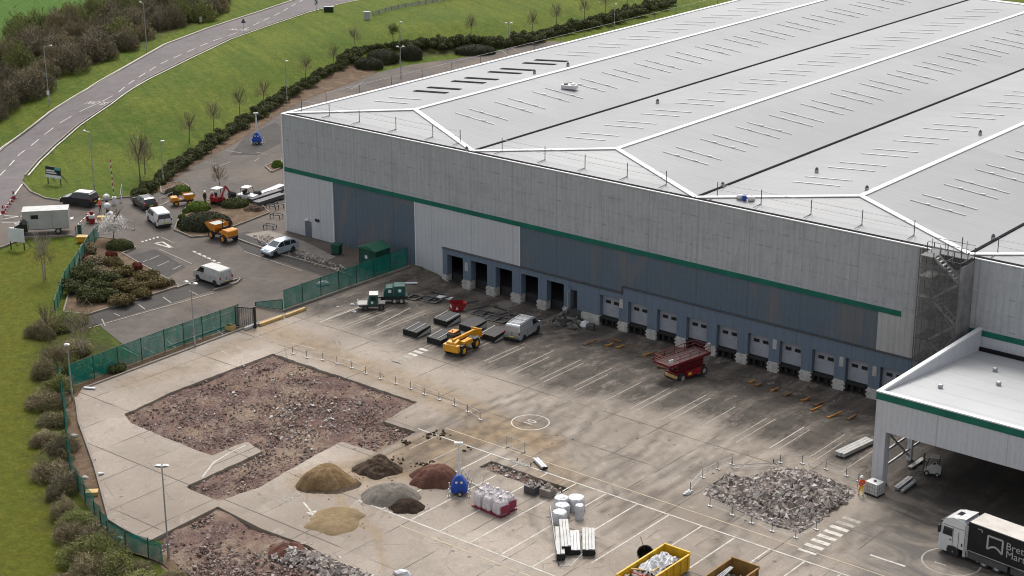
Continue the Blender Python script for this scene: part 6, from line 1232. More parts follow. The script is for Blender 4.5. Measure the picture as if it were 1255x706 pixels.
# big left bed
topiary(147, 306, 17, 1.3, .7, 'hedge', 'clipped green hedge bush under the white blossom tree', 45)
for px, py, wp, hg, mt, lab in ((113, 372, 24, 1.9, 'hedge', 'dark green spreading bush at the lower end of the big bed'), (103, 345, 20, 1.8, 'hedge', 'dark green bush in the middle of the big bed'), (132, 352, 20, 1.7, 'hedge', 'dark green bush beside the russet shrubs of the bed'), (165, 358, 22, 1.5, 'rusttwig', 'russet shrub at the right side of the big bed'), (192, 353, 20, 1.3, 'rusttwig', 'russet shrub at the far right tip of the big bed'), (150, 374, 20, 1.4, 'rusttwig', 'russet shrub nearest the parking bays'), (118, 327, 15, 1.4, 'scrub', 'brown twiggy shrub behind the red leaved bush'), (142, 328, 13, 1.3, 'rusttwig', 'orange brown shrub near the blossom tree'), (107, 324, 7, 1.2, 'redleaf', 'red leaved shrub near the green side fence'), (169, 332, 8, 1.1, 'redleaf', 'red leaved shrub at the right of the big bed'), (137, 318, 8, 1.0, 'redleaf', 'small red tinted shrub below the blossom tree'), (118, 452, 16, 1.0, 'lime', 'bright green low shrub behind the yard fence'), (140, 455, 16, .9, 'hedge', 'dark low shrub behind the yard fence'), (103, 462, 13, 1.3, 'fresh', 'leafy shrub at the corner of the yard fence'), (96, 397, 14, 1.2, 'olive', 'olive shrub below the big bed beside the tarmac'), (90, 360, 18, 1.7, 'hedge', 'dark green bush against the side fence of the big bed'), (120, 360, 20, 1.8, 'hedge', 'dark green bush between the two lowest bushes of the bed'), (112, 338, 17, 1.7, 'hedge', 'dark green bush below the red leaved shrub'), (128, 340, 18, 1.5, 'scrub', 'brown twiggy shrub in the heart of the big bed'), (150, 340, 18, 1.5, 'rusttwig', 'russet shrub left of the red leaved shrub'), (178, 345, 18, 1.3, 'rusttwig', 'russet shrub just below the red leaved shrub'), (132, 370, 18, 1.5, 'hedge', 'dark green bush left of the russet shrub nearest the bays'), (112, 312, 14, 1.5, 'scrub', 'brown twiggy shrub at the upper tip of the big bed'), (174, 365, 16, 1.2, 'rusttwig', 'russet shrub by the kerb above the parking bays'), (205, 350, 10, 0.9, 'scrub', 'small brown shrub at the kerb tip of the bed'), (152, 357, 18, 1.5, 'rusttwig', 'russet shrub in the middle of the russet group')):
    g = G(px, py); a = G(px-wp, py); rx = np.linalg.norm((g-a)[:2]); rs = random.Random(px)
    L = [(rs.uniform(-.5, .5)*rx, rs.uniform(-.4, .4)*rx, hg*rs.uniform(.3, .55), rx*rs.uniform(.4, .6), rx*rs.uniform(.35, .5), hg*rs.uniform(.35, .55)) for _ in range(7)]
    plant('spreading_shrub', bush_mesh('foliage', L, int(1500+600*rx), .13, mt, px, .55, None), stem_me(6, hg*.8, .9, .03, px), tuple(g), YAW, 1.0, lab, 'shrub')
# small leafless trees
TREE = [stem_me(1, 5.0, .1, .085, 50+i, 'bark', .02, 7) for i in range(3)]
TW = [twig_mesh('twig_crown', 330, 1.5, 3.0, 'scrub', 60+i, .9, .013) for i in range(3)]
def bare_tree(px, py, s, lab, grp=None, crown=None, stemm=None, pz=1.9):
    g = G(px, py); e = empty('bare_tree', tuple(g), RND.uniform(0, 6.28), lab, 'tree', grp); e.scale = (s, s, s)
    t = bpy.data.objects.new('trunk', stemm or TREE[RND.randrange(3)]); col.objects.link(t); t.parent = e
    c = bpy.data.objects.new('crown', crown or TW[RND.randrange(3)]); col.objects.link(c); c.parent = e; c.location = (0, 0, pz); return e
for x, y, s in ((172, 222, 1.3), (178, 214, 1.0), (232, 176, .95), (262, 160, .9), (294, 142, .9), (322, 132, .9), (374, 98, .85), (436, 60, .8), (408, 82, .8), (577, 46, .9), (652, 42, .9), (682, 32, .9), (716, 24, .9), (742, 16, .9), (768, 10, .9), (798, 2, .9)):
    bare_tree(x, y, s*1.05, 'thin leafless tree standing on the bank above the hedge', 'leafless trees along the bank')
bare_tree(271, 237, .85, 'spreading leafless tree behind the red mini excavator')
FRESH = bush_mesh('crown', [(0, 0, 1.4, 1.1, 1.1, 1.5), (.5, .2, .8, .9, .8, 1), (-.5, -.2, 1.0, .8, .9, 1.1)], 1500, .10, 'fresh', 5, .8)
bare_tree(483, 56, .9, 'yellow green tree coming into leaf behind the far clipped bushes', None, FRESH)
BLOS = bush_mesh('crown', [(0, 0, 1.2, 1.9, 1.7, 1.5), (.9, .3, .9, 1.3, 1.1, 1.1), (-.8, -.3, 1, 1.3, 1.1, 1.1)], 5200, .10, 'blossom', 8, .9, jit=1.5)
bare_tree(139, 297, .95, 'white blossom tree beside the gate fence', None, BLOS, None, 1.0)
bare_tree(55, 343, 1.05, 'pale stemmed birch on the lawn behind the white sign', None, None, stem_me(2, 5.4, .05, .09, 77, 'palebark', .15, 6)); bare_tree(103, 436, 1.1, 'bare forked tree at the lower edge of the big bed', None, None, stem_me(2, 4.5, .3, .075, 78, 'palebark', .1, 5)); bare_tree(62, 420, .9, 'bare twiggy tree on the lawn edge left of the side fence')
# ------------------------------------------------------------------ lamps, fences, signs
def lamp(px, py, top, label, heads=1, arm=0.55, az=0.0, cat='street lamp', hm='white'):
    g = G(px, py); z = 8.0
    for _ in range(20):
        q = np.array([g[0], g[1], g[2]+z])-CAM; t = q@fw; yy = 353-FPX*(q@up)/t; z += (yy-top)*t/FPX/0.95
    e = empty('street_lamp', (g[0], g[1], g[2]), az, label, cat)
    MB().tube((0, 0, 0), (0, 0, 1.2), .11, 8).build('base', 'steel', e); MB().tube((0, 0, 1.2), (0, 0, z), .07, 8, 0, .05).build('pole', 'steel', e)
    for i in range(heads):
        s = 1 if i == 0 else -1; a = MB().tube((0, 0, z-.02), (s*arm, 0, z+.06), .035, 6).build('bracket', 'steel', e)
        MB().prism([(s*(arm-.1), z+.02), (s*(arm+.36), z+.08), (s*(arm+.42), z+.16), (s*(arm+.2), z+.24), (s*(arm-.1), z+.2)], -.15, .15).build('lamp_head', hm, e, bevel=.03)
    return e
lamp(200.6, 226, 174, 'lamp post on the bed beside the bright green shrub', 1, .1, YAW); lamp(352, 127, 76, 'lamp post in the hedge left of the warehouse roof corner', 1, .1, YAW); lamp(491.5, 96, 58, 'double headed lamp among the clipped bushes behind the warehouse', 2, .35, YAW); lamp(490.5, 52, 28, 'lamp post behind the yellow green tree', 1, .1, YAW); lamp(623.5, 57, 29, 'double headed lamp beyond the end of the clipped bushes', 2, .35, YAW); lamp(753, 34, 6, 'lamp post at the far hedge above the roof edge', 1, .1, YAW)
lamp(180, 62.5, 4, 'tall thin lamp column on the far road verge by the direction sign', 1, .6, YAW+2.6, hm='steel'); e = lamp(60.5, 130, 57, 'tall lamp column with white plate on the road verge by the thicket', 1, .9, YAW, hm='steel'); MB().bx(-.22, .22, -.1, -.07, 1.8, 2.5).build('notice_plate', 'signwhite', e)
lamp(116, 236, 162, 'tall thin lamp column on the grass bank behind the black car', 1, .7, YAW+2.8, hm='steel')
lamp(89, 491, 424, 'floodlight post at the corner of the yard fence', 1, -.2, YAW); lamp(239, 426, 348, 'double headed lamp post in front of the yard fence', 2, .45, YAW+2.6); e = lamp(206.8, 684, 573, 'tall floodlight mast at the bottom left slab corner', 2, .16, YAW, 'floodlight', 'steel')
def fence(A, name, label, hgt, mat, postmat='kiosk', sag=0.0, panel=2.75, skew=0):
    """A = list of ground points; posts and one mesh panel per bay"""
    e = empty(name, (A[0][0], A[0][1], hz(*A[0][:2])+.05), 0, label, 'fence'); o = np.array([A[0][0], A[0][1], hz(*A[0][:2])+.05]); rs = random.Random(4)
    for a, b in zip(A[:-1], A[1:]):
        a, b = np.array(a[:2]), np.array(b[:2]); L = np.linalg.norm(b-a); k = max(1, round(L/panel))
        for i in range(k+1):
            p = a+(b-a)*i/k; z = hz(*p)+.05-o[2]
            if i < k or b is A[-1]: MB().tube((p[0]-o[0], p[1]-o[1], z), (p[0]-o[0]+rs.uniform(-1, 1)*sag*.3, p[1]-o[1], z+hgt+.08), .05, 5).build('post', postmat, e)
            if i < k:
                q = a+(b-a)*(i+1)/k; z2 = hz(*q)+.05-o[2]; n_ = 8; vs = []
                dn = np.array([-(b-a)[1], (b-a)[0]])/L
                for j in range(n_+1):
                    t = j/n_; c = p+(q-p)*t; zz = z+(z2-z)*t; s1 = sag*math.sin(math.pi*t)
                    for lev in (0.03, .5, 1): vs.append((c[0]-o[0]+dn[0]*s1*lev*.8, c[1]-o[1]+dn[1]*s1*lev*.8, zz+hgt*lev-(s1*.5 if lev == 1 else 0)))
                fs = [(3*j+l, 3*j+3+l, 3*j+4+l, 3*j+1+l) for j in range(n_) for l in (0, 1)]
                MB().add(vs, fs).build('mesh_panel', mat, e, fix=False)
        m = MB(); a3, b3 = (a[0]-o[0], a[1]-o[1], hz(*a)+.05-o[2]), (b[0]-o[0], b[1]-o[1], hz(*b)+.05-o[2])
        if not sag: m.tube((a3[0], a3[1], a3[2]+hgt), (b3[0], b3[1], b3[2]+hgt), .03, 4).build('top_rail', postmat, e)
    return e
fence([(21.35, -1.0), (21.1, -20.6)], 'mesh_fence', 'green mesh fence running out from the blue warehouse wall', 2.3, 'greennet'); fence([(20.9, -27.0), (20.75, -37), (21.1, -49.2)], 'mesh_fence', 'long green mesh fence along the top of the yard slab', 2.4, 'greennet')
fence(FENCE3[:-1]+[FENCE3[-1]], 'sagging_fence', 'sagging green netting fence down the left side of the yard', 1.7, 'greennet', 'kiosk', .35, 2.6)
fence(GL([(68, 388), (80, 352), (98, 325), (110, 306), (122, 292)]), 'mesh_fence', 'green mesh fence between the lawn and the big planting bed', 1.8, 'greennet')
gg = G(313, 403); e = empty('fence_gate', (gg[0], gg[1], .1), R_(205), 'open dark steel gate leaf at the end of the long green fence', 'gate')
MB().path([(0, 0, .1), (0, 0, 2.2), (2.2, 0, 2.2), (2.2, 0, .1), (0, 0, .1)], .07, 6).build('frame', 'plastic', e); m = MB()
for i in range(1, 9): m.tube((i*.245, 0, .1), (i*.245, 0, 2.2), .022, 4)
m.build('bars', 'plastic', e); MB().bx(-.12, .12, -.12, .12, 0, 2.4).build('gate_post', 'plastic', e); MB().bx(.1, 2.1, -.01, .01, .2, 2.1).build('mesh_infill', 'scrim', e)
e = empty('folded_gate', (21.1, -20.8, .05), R_(186), 'green mesh gate leaf folded back at the end of the wall fence', 'gate'); MB().path([(0, 0, .1), (0, 0, 1.3), (3.4, .6, .5), (3.4, .6, .08), (0, 0, .1)], .05, 6).build('frame', 'kiosk', e); MB().add([(0, 0, .1), (0, 0, 1.3), (3.4, .6, .5), (3.4, .6, .08)], [(0, 1, 2, 3)]).build('mesh_infill', 'greennet', e, fix=False)
# kiosk, cabinets
e = empty('green_kiosk', (18.6, -3.6, hz(18.6, -3.6)), 0, 'dark green kiosk with pitched roof behind the mesh fence', 'kiosk')
MB().bx(-1.35, 1.35, -1.25, 1.25, .05, 2.55).build('walls', 'kiosk', e, bevel=.03); MB().prism([(-1.55, 2.55), (0, 3.05), (1.55, 2.55)], -1.42, 1.42).build('roof', 'kioskroof', e); MB().bx(-.35, .05, -1.28, -1.25, 1.4, 1.8).build('warning_sign', 'signwhite', e); MB().bx(-1.0, .9, -1.275, -1.25, .15, 2.2).build('door', 'kiosk', e)
e = empty('wheelie_bin', tuple(G(413, 312)), R_(20), 'dark green wheeled bin against the foot of the blue wall', 'bin'); MB().prism([(-.45, .15), (-.55, 1.25), (.55, 1.25), (.45, .15)], -.5, .5).build('tub', 'kiosk', e, bevel=.04); MB().bx(-.62, .6, -.55, .55, 1.25, 1.35).build('lid', 'kiosk', e, bevel=.03)
for s in (1, -1): MB().lathe([(.14, -.05), (.14, .05)], (-.4, s*.45, .14), 'y', 10).build('wheel', 'tyre', e)
def cabinet(px, py, dims, mat, lab, nm='utility_cabinet', rz=YAW):
    e = empty(nm, tuple(G(px, py)), rz, lab, 'cabinet'); x, y, z = dims; MB().bx(-x/2, x/2, -y/2, y/2, 0, z).build('casing', mat, e, bevel=.04); MB().bx(-x/2-.06, x/2+.06, -y/2-.06, y/2+.06, z, z+.08).build('lid', mat, e); MB().bx(-x/2+.08, x/2-.08, -y/2-.03, -y/2, .1, z-.1).build('door', mat, e); return e
cabinet(450, 24, (1.2, .8, 1.5), 'boxgrey', 'grey utility cabinet on the grass beside the far curved fence'); cabinet(403, 14.5, (1.9, .8, 1.0), 'blackpaint', 'black cabinet box on the grass beside the far road')
fence(GL([(457, 20), (480, 13), (505, 8), (530, 4), (556, 0), (590, -6)]), 'timber_fence', 'low dark curved fence along the top of the far grass', .8, 'debrisnet', 'darksteel')
def signboard(px, py, wd, ht, lift, rz, lab, face, nm='site_sign', lines=True):
    e = empty(nm, tuple(G(px, py)), rz, lab, 'sign')
    for x in (-wd*.42, wd*.42): MB().bx(x-.05, x+.05, -.05, .05, 0, lift+ht).build('post', 'plastic', e); MB().bar((x, .05, lift+ht*.4), (x, 1.4, 0), .06, .06).build('strut', 'plastic', e)
    b = MB().bx(-wd/2, wd/2, -.1, -.05, lift, lift+ht).build('board', face, e)
    if lines:
        MB().bx(-wd*.44, wd*.1, -.112, -.1, lift+ht*.58, lift+ht*.72).bx(-wd*.44, wd*.22, -.112, -.1, lift+ht*.40, lift+ht*.52).build('white_text_lines', 'signwhite', b); MB().bx(-wd*.5, wd*.5, -.113, -.1, lift+.02, lift+ht*.28).build('white_strip', 'signwhite', b); MB().bx(wd*.12, wd*.48, -.113, -.1, lift+ht*.75, lift+ht*.98).build('corner_patch', 'signteal', b)
    return e
signboard(67, 226, 2.6, 1.6, .9, YAW-.45, 'dark site sign with white text lines on the grass corner', 'signdark'); signboard(22, 306, 2.2, 1.7, 1.0, YAW-.3, 'white faced sign board on the lawn by the box lorry', 'signwhite', lines=False); e = signboard(158, 58, 2.0, .7, .5, YAW-.2, 'small dark direction sign on the far road verge', 'signdark', 'direction_sign', False); MB().bx(-.8, .8, -.112, -.1, .85, .95).build('white_text_lines', 'signwhite', e)
signboard(246, 29, 1.0, 1.0, .3, YAW+1.2, 'small grey road sign seen edge on by the thicket end', 'steel', 'road_sign', False)
e = empty('warning_sign', tuple(G(299, 39)), YAW-.2, 'triangular warning sign on a post beside the main road', 'sign'); MB().tube((0, 0, 0), (0, 0, 2.6), .045, 6).build('post', 'steel', e); MB().prism([(-.5, 1.7), (.5, 1.7), (0, 2.6)], -.06, -.03).build('triangle_face', 'darksteel', e)
e = empty('chevron_sign', tuple(G(388, 14)), YAW-.2, 'black and white direction sign on a post at the far road bend', 'sign'); MB().tube((0, 0, 0), (0, 0, 2.2), .045, 6).build('post', 'steel', e); b = MB().bx(-.45, .45, -.08, -.04, 1.3, 2.4).build('board', 'signwhite', e); MB().prism([(-.3, 1.4), (.1, 1.85), (-.3, 2.3), (-.05, 2.3), (.35, 1.85), (-.05, 1.4)], -.092, -.08).build('black_arrow', 'plastic', b)
# ------------------------------------------------------------------ gate equipment
def striped_pole(e, p, q, n, r, a='red', b='white'):
    p, q = Vector(p), Vector(q)
    for i in range(n): MB().tube(p.lerp(q, i/n), p.lerp(q, (i+1)/n), r, 8).build('pole_band', a if i % 2 == 0 else b, e)
g = G(140.5, 251); e = empty('raised_barrier', tuple(g), YAW, 'red and white barrier pole standing upright at the gate', 'barrier'); MB().bx(-.25, .25, -.25, .25, .05, 1.1).build('cabinet', 'white', e, bevel=.03); striped_pole(e, (0, 0, 1.0), (-.1, 0, 6.2), 13, .075)
a, b = G(109.5, 272), G(93, 287); d = b-a; e = empty('lowered_barrier', tuple(a), math.atan2(d[1], d[0]), 'lowered red and white barrier arm beside the kiosk island', 'barrier'); L = float(np.linalg.norm(d[:2])); MB().bx(-.3, .3, -.28, .28, .05, 1.15).build('cabinet', 'red', e, bevel=.03); striped_pole(e, (.2, 0, 1.0), (L, 0, .95), 8, .075, 'white', 'red'); MB().tube((L-.1, 0, 0.05), (L-.1, 0, .95), .05, 6).build('rest_post', 'tealgreen', e)
g = G(113, 274); e = empty('barrier_bollard', tuple(g), YAW, 'red and white barrier pillar on the gate island', 'bollard'); MB().lathe([(.38, .05), (.38, .75)], n=14).build('lower_band', 'red', e); MB().lathe([(.40, .75), (.40, 1.15), (.3, 1.2)], n=14).build('middle_band', 'white', e); MB().lathe([(.24, 1.2), (.24, 1.6), (.05, 1.7)], n=12).build('cap', 'red', e)
tag(sheet('gate_island', GL([(106, 271), (133, 271.5), (132, 275), (106, 274.5)]), 'kerb', .17, .8, skirt=.15), kind='structure')
e = empty('grit_bin', tuple(G(125, 273)), YAW, 'yellow grit bin on the gate island', 'grit bin'); MB().prism([(-.45, .15), (-.5, .75), (.5, .75), (.45, .15)], -.35, .35).build('tub', 'yellow', e, bevel=.03); MB().bx(-.55, .55, -.4, .4, .75, .85).build('lid', 'timber', e, bevel=.03)
e = empty('grit_bin', tuple(G(102, 297)), YAW-.1, 'pale yellow grit bin on the verge below the barrier arm', 'grit bin'); MB().prism([(-.62, .1), (-.68, .72), (.68, .72), (.62, .1)], -.42, .42).build('tub', 'yellow', e, bevel=.03); MB().bx(-.74, .74, -.5, .5, .72, .84).build('lid', 'timber', e, bevel=.03)
e = empty('rest_pillar', tuple(G(98, 288)), YAW, 'dark green post box pillar at the end of the barrier arm', 'post'); MB().bx(-.22, .22, -.22, .22, 0, 1.3).build('casing', 'tealgreen', e, bevel=.03); MB().bx(-.26, .26, -.26, .26, 1.3, 1.36).build('cap', 'kiosk', e)
for i, (x, y, lab) in enumerate(((132, 262, 'white wrapped gate machine nearest the grit bin'), (136, 273, 'white wrapped gate machine in front of the upright barrier'), (131, 251, 'white wrapped gate machine beside the upright barrier'))):
    g = G(x, y); e = empty('gate_machine', tuple(g), YAW, lab, 'gate machine'); e.scale = (.68, .8, .85); MB().bx(-.2, .2, -.2, .2, .05, .9).build('pedestal', 'plastic', e); MB().lathe([(.55, .8), (.72, 1.1), (.62, 1.5), (.3, 1.7), (.02, 1.72)], n=10).build('white_cover', 'wrap', e, smooth=True)
for i in range(6):
    x, y = 4+i*2.6, 262-i*3.6; big = i in (0, 5); e = empty('traffic_cone', tuple(G(x, y)), 0, 'large red cone at the road end of the chained row' if i == 5 else 'large red cone at the left end of the chained row' if i == 0 else 'low red and white cone between the two large cones', 'cone', None if big else 'low cones by the road'); s = 1.5 if big else .9
    MB().bx(-.24*s, .24*s, -.24*s, .24*s, .1, .15).build('base', 'red', e); MB().lathe([(.19*s, .15), (.10*s, .5*s), (.03*s, .78*s)], n=10).build('cone', 'red', e); MB().lathe([(.152*s, .30*s), (.118*s, .48*s)], n=10).build('reflective_band', 'white', e)
# temporary barriers by the gate
def ped_barrier(a, b, lab, nm='mesh_barrier', grp=None, hgt=1.1, z0=.1, lean=0.0):
    a, b = np.array(a), np.array(b); d = b-a; L = float(np.linalg.norm(d[:2])); e = empty(nm, (a[0], a[1], hz(a[0], a[1])+z0), math.atan2(d[1], d[0]), lab, 'barrier', grp); e.rotation_euler[0] = lean
    MB().path([(0, 0, .12), (0, 0, hgt), (L, 0, hgt), (L, 0, .12), (0, 0, .12)], .028, 5).build('frame', 'steel', e); m = MB()
    for i in range(1, int(L/.28)): m.tube((i*.28, 0, .12), (i*.28, 0, hgt), .008, 3)
    m.build('bars', 'steel', e)
    for x in (.15, L-.15): MB().bx(x-.05, x+.05, -.3, .3, 0, .05).build('foot', 'darksteel', e)
    return e
ped_barrier(G(195, 254), G(212, 246), 'steel barrier beside the dark estate car, nearer part'); ped_barrier(G(200, 244), G(215, 238), 'steel barrier beside the dark estate car, farther part')
ped_barrier(G(148, 250), G(150, 236), 'steel gate leaf standing open by the hedge'); ped_barrier(G(143, 276), G(165, 283), 'thin barrier rail across the entry lane')
# heras style fencing round the pits: posts in feet with thin mesh
def heras(pxs, lab, grp, hgt=.8, skip=()):
    for i, q in enumerate(pxs):
        g = G(*q); e = empty('fence_post', (g[0], g[1], g[2]+.1), 0, lab, 'fence post', grp); MB().tube((0, 0, 0), (0, 0, hgt), .03, 5).build('post', 'darksteel', e); MB().bx(-.2, .2, -.08, .08, 0, .08).build('foot', 'steel', e)
        if i+1 < len(pxs) and i not in skip:
            b = G(*pxs[i+1]); d = b-g; L = float(np.linalg.norm(d[:2])); a = math.atan2(d[1], d[0]); m = MB()
            for z in (.2, hgt-.05): m.tube((.05*math.cos(a), .05*math.sin(a), z), (d[0]*.97, d[1]*.97, z+d[2]), .014, 4)
            m.build('rail', 'steel', e); MB().add([(0, 0, .2), (d[0], d[1], .2+d[2]), (d[0], d[1], hgt-.05+d[2]), (0, 0, hgt-.05)], [(0, 1, 2, 3)]).build('mesh_infill', 'wire', e, fix=False)
heras([(358.8, 435), (376, 440), (395.8, 443), (413, 447), (430.7, 452.5), (448, 459.5), (466, 466), (484.8, 472), (503, 478), (520, 485), (538, 491.5), (557, 498.5), (573, 506.5), (588.4, 516)], 'thin grey fence post of the row along the large dug out patch', 'fence posts along the dug out patch')
heras([(846, 603), (861, 587), (879.7, 577), (897, 571)], 'thin fence post left of the grey rubble heap', 'fence posts left of the rubble heap'); heras([(870, 622), (897, 633), (921, 643), (946, 653), (975, 661), (1000, 651)], 'thin fence post in front of the grey rubble heap', 'fence posts in front of the rubble heap'); heras([(956, 569), (983, 570), (1012, 577), (1037, 585), (1052, 592)], 'thin fence post behind the grey rubble heap', 'fence posts behind the rubble heap')
ped_barrier(G(621, 549), G(643, 557), 'mesh barrier standing alone below the painted circle'); ped_barrier(G(632, 566), G(652, 573), 'mesh barrier lying against the trench', lean=1.2); ped_barrier(G(572, 592), G(590, 600), 'mesh barrier leaning beside the near blue light tower', lean=-.35); ped_barrier(G(563, 590), G(574, 604), 'mesh barrier leaning behind the near blue light tower', lean=-.3)
ped_barrier(G(674, 634), G(682, 690), 'long barrier along the left of the white steel bundles', hgt=1.0); ped_barrier(G(684, 696), G(703, 676), 'loose barrier lying below the white steel bundles', lean=1.3); ped_barrier(G(895, 571), G(950, 568), 'fallen mesh panel on the slab behind the rubble heap', lean=1.4); ped_barrier(G(662, 596), G(690, 606), 'fallen rail lying over the trench end', lean=1.35)
# ------------------------------------------------------------------ yard stores
def ramp(px, py, rz, lab, bars):
    g = G(px, py); e = empty('dock_ramp', (g[0], g[1], g[2]+.1), rz, lab, 'dock ramp', None)
    MB().prism([(-1.1, 0.02), (-1.1, .62), (1.1, .85), (1.1, .02)], -.98, .98).build('body', 'black', e, bevel=.02); MB().add([(-1.12, -1.0, .645), (1.12, -1.0, .875), (1.12, 1.0, .875), (-1.12, 1.0, .645), (-1.12, -1, .60), (1.12, -1, .83), (1.12, 1, .83), (-1.12, 1, .60)], [(0, 1, 2, 3), (7, 6, 5, 4), (0, 4, 5, 1), (2, 6, 7, 3), (0, 3, 7, 4), (1, 2, 6, 5)]).build('deck', 'darkdeck', e)
    MB().prism([(-1.05, .06), (-1.05, .12), (1.0, .62), (1.0, .1)], -1.0, -.985).build('side_plate', 'boxgrey', e)
    for y in bars: MB().bar((-1.05, y, .68), (1.05, y, .90), .08, .04).build('tie_bar', 'boxgrey', e)
M['darkdeck'] = pm('dark_ramp_deck', (0.035, 0.034, 0.034), 0.35, 2.0, 0.7, dirt=.2)
ramp(511, 410, R_(90), 'black dock ramp with two pale bars, farthest left of the five', (-.3, .55)); ramp(548, 396.5, R_(90), 'black dock ramp with pale edge bars nearest the red hopper', (-.75, .8)); ramp(579.5, 404, R_(90), 'plain black dock ramp without pale bars', ()); ramp(540.5, 419.5, R_(90), 'black dock ramp just left of the yellow telehandler', (-.4, .7)); ramp(605.5, 415, R_(90), 'black dock ramp beside the silver van', (.75,))
g = G(560.5, 382); e = empty('tipping_hopper', (g[0], g[1], g[2]+.1), R_(60), 'small red tipping hopper with white marks near the dock bays', 'hopper'); m = MB().add([(-.75, -.6, .15), (.45, -.6, .15), (.95, -.65, .95), (-.75, -.65, 1.1), (-.75, .6, .15), (.45, .6, .15), (.95, .65, .95), (-.75, .65, 1.1)], [(0, 1, 5, 4), (0, 3, 2, 1), (4, 5, 6, 7), (0, 4, 7, 3), (1, 2, 6, 5)]); m.build('tub', 'red', e); MB().bx(-.65, .45, -.5, -.35, 0, .15).bx(-.65, .45, .35, .5, 0, .15).build('fork_pocket', 'darksteel', e); MB().prism([(-.4, .35), (-.1, .35), (-.25, .75)], -.665, -.64).build('white_mark', 'signwhite', e); MB().bx(-.77, -.755, -.35, .3, .5, .8).build('white_mark', 'signwhite', e)
# bulk bags on a pallet
ca, cb, cc = G(579, 622), G(615, 637.5), G(632, 626); ux = (cb-ca)[:2]; uy = (cc-cb)[:2]; base = [(ca[0]+ux[0]*.5+uy[0]*.5, ca[1]+ux[1]*.5+uy[1]*.5)]
def sackmesh(seed):
    r = random.Random(seed); m = MB(); n = 14; vs = []; prof = [(.52, .0), (.60, .15), (.60, .55), (.58, .95), (.50, 1.15), (.28, 1.28), (.12, 1.38), (.16, 1.5)]
    for rr, z in prof:
        for i in range(n):
            t = 6.28319*i/n; k = 1/max(abs(math.cos(t)), abs(math.sin(t)))**.75*(1+r.uniform(-.07, .07)); vs.append((rr*k*math.cos(t)*.92, rr*k*math.sin(t)*.92, z+r.uniform(-.04, .04)))
    m.add(vs, [(j*n+i, j*n+(i+1) % n, (j+1)*n+(i+1) % n, (j+1)*n+i) for j in range(len(prof)-1) for i in range(n)]+[tuple((len(prof)-1)*n+i for i in range(n))]); return m
ang = math.atan2(ux[1], ux[0]); 
names = ['white bulk bag at the left end of the front row', 'white bulk bag in the middle of the front row', 'white bulk bag with red end at the right of the front row', 'white bulk bag at the left end of the rear row', 'white bulk bag in the middle of the rear row', 'white bulk bag with red end at the right of the rear row']
for k in range(6):
    i, j = k % 3, k//3; px_ = ca[:2]+ux*(.17+.33*i)+uy*(.27+.5*j); e = empty('bulk_bag', (px_[0], px_[1], hz(*px_)+.24), ang+random.uniform(-.1, .1), names[k], 'bulk bag'); sackmesh(k).build('bag', 'bagwhite', e, smooth=False)
    if i == 2: MB().bx(.545, .60, -.48, .48, .15, .85).build('red_panel', 'bagred', e, bevel=.02)
    for q in (-.35, .35): MB().path([(q, -.3, 1.1), (q*.9, 0, 1.45), (q, .3, 1.1)], .03, 4).build('lifting_loop', 'bagwhite', e)
for j in (0, 1):
    p0 = ca[:2]+uy*(.27+.5*j); p1 = p0+ux; c = (p0+p1)/2; e = empty('loading_pallet', (c[0], c[1], hz(*c)+.1), ang, 'red pallet under the front row of bulk bags' if j == 0 else 'red pallet under the rear row of bulk bags', 'pallet'); L = float(np.linalg.norm(ux)); MB().bx(-L/2, L/2, -.6, .6, .1, .14).build('deck', 'bagred', e)
    for y in (-.5, 0, .5): MB().bx(-L/2, L/2, y-.05, y+.05, 0, .1).build('runner', 'bagred', e)
# white wrapped rolls
for x, y, r, z, lab in ((688, 626, .62, 1.15, 'white wrapped drum at the back left of the group'), (706, 625, .72, 1.1, 'large white wrapped drum at the back right of the group'), (689, 633, .62, 1.0, 'white wrapped drum in the middle of the group'), (710, 637, .36, 1.25, 'slim white wrapped roll at the right of the group'), (686, 641, .62, .95, 'white wrapped drum nearest the steel bundles')):
    g = G(x, y); e = empty('wrapped_drum', (g[0], g[1], g[2]+.1), random.uniform(0, 3), lab, 'wrapped drum'); rs = random.Random(x); n = 16; vs = []
    prof = [(r, 0), (r*1.02, z*.4), (r*1.0, z*.85), (r*.9, z), (r*.45, z*1.02)]
    for rr, zz in prof:
        for i in range(n): t = 6.28319*i/n; k = 1+rs.uniform(-.06, .06); vs.append((rr*k*math.cos(t), rr*k*math.sin(t), zz+rs.uniform(-.03, .03)))
    MB().add(vs, [(j*n+i, j*n+(i+1) % n, (j+1)*n+(i+1) % n, (j+1)*n+i) for j in range(4) for i in range(n)]+[tuple(4*n+i for i in range(n))]).build('wrapped_roll', 'wrap', e); MB().lathe([(r*.9, 0), (r*.9, .08)], n=12).build('base_disc', 'darksteel', e)
# bundles of pale steel section
def bundle(pa, pb, wd, hgt, n, lab, name='steel_bundle', mat='offwhite', z0=.1, lift=.12):
    a, b = G(*pa), G(*pb); d = b-a; L = float(np.linalg.norm(d[:2])); e = empty(name, ((a[0]+b[0])/2, (a[1]+b[1])/2, hz((a[0]+b[0])/2, (a[1]+b[1])/2)+z0), math.atan2(d[1], d[0]), lab, 'steel bundle')
    for i in range(n): y = -wd/2+wd*(i+.5)/n; MB().bx(-L/2+random.uniform(0, .12), L/2-random.uniform(0, .12), y-wd/n*.44, y+wd/n*.44, lift, lift+hgt).build('section', mat, e)
    for x in (-L*.35, L*.35): MB().bx(x-.06, x+.06, -wd/2-.06, wd/2+.06, 0, lift).build('bearer', 'plastic', e)
    MB().bx(L/2-.01, L/2+.02, -wd/2, wd/2, lift, lift+hgt*.95).build('dark_end', 'black', e); return e
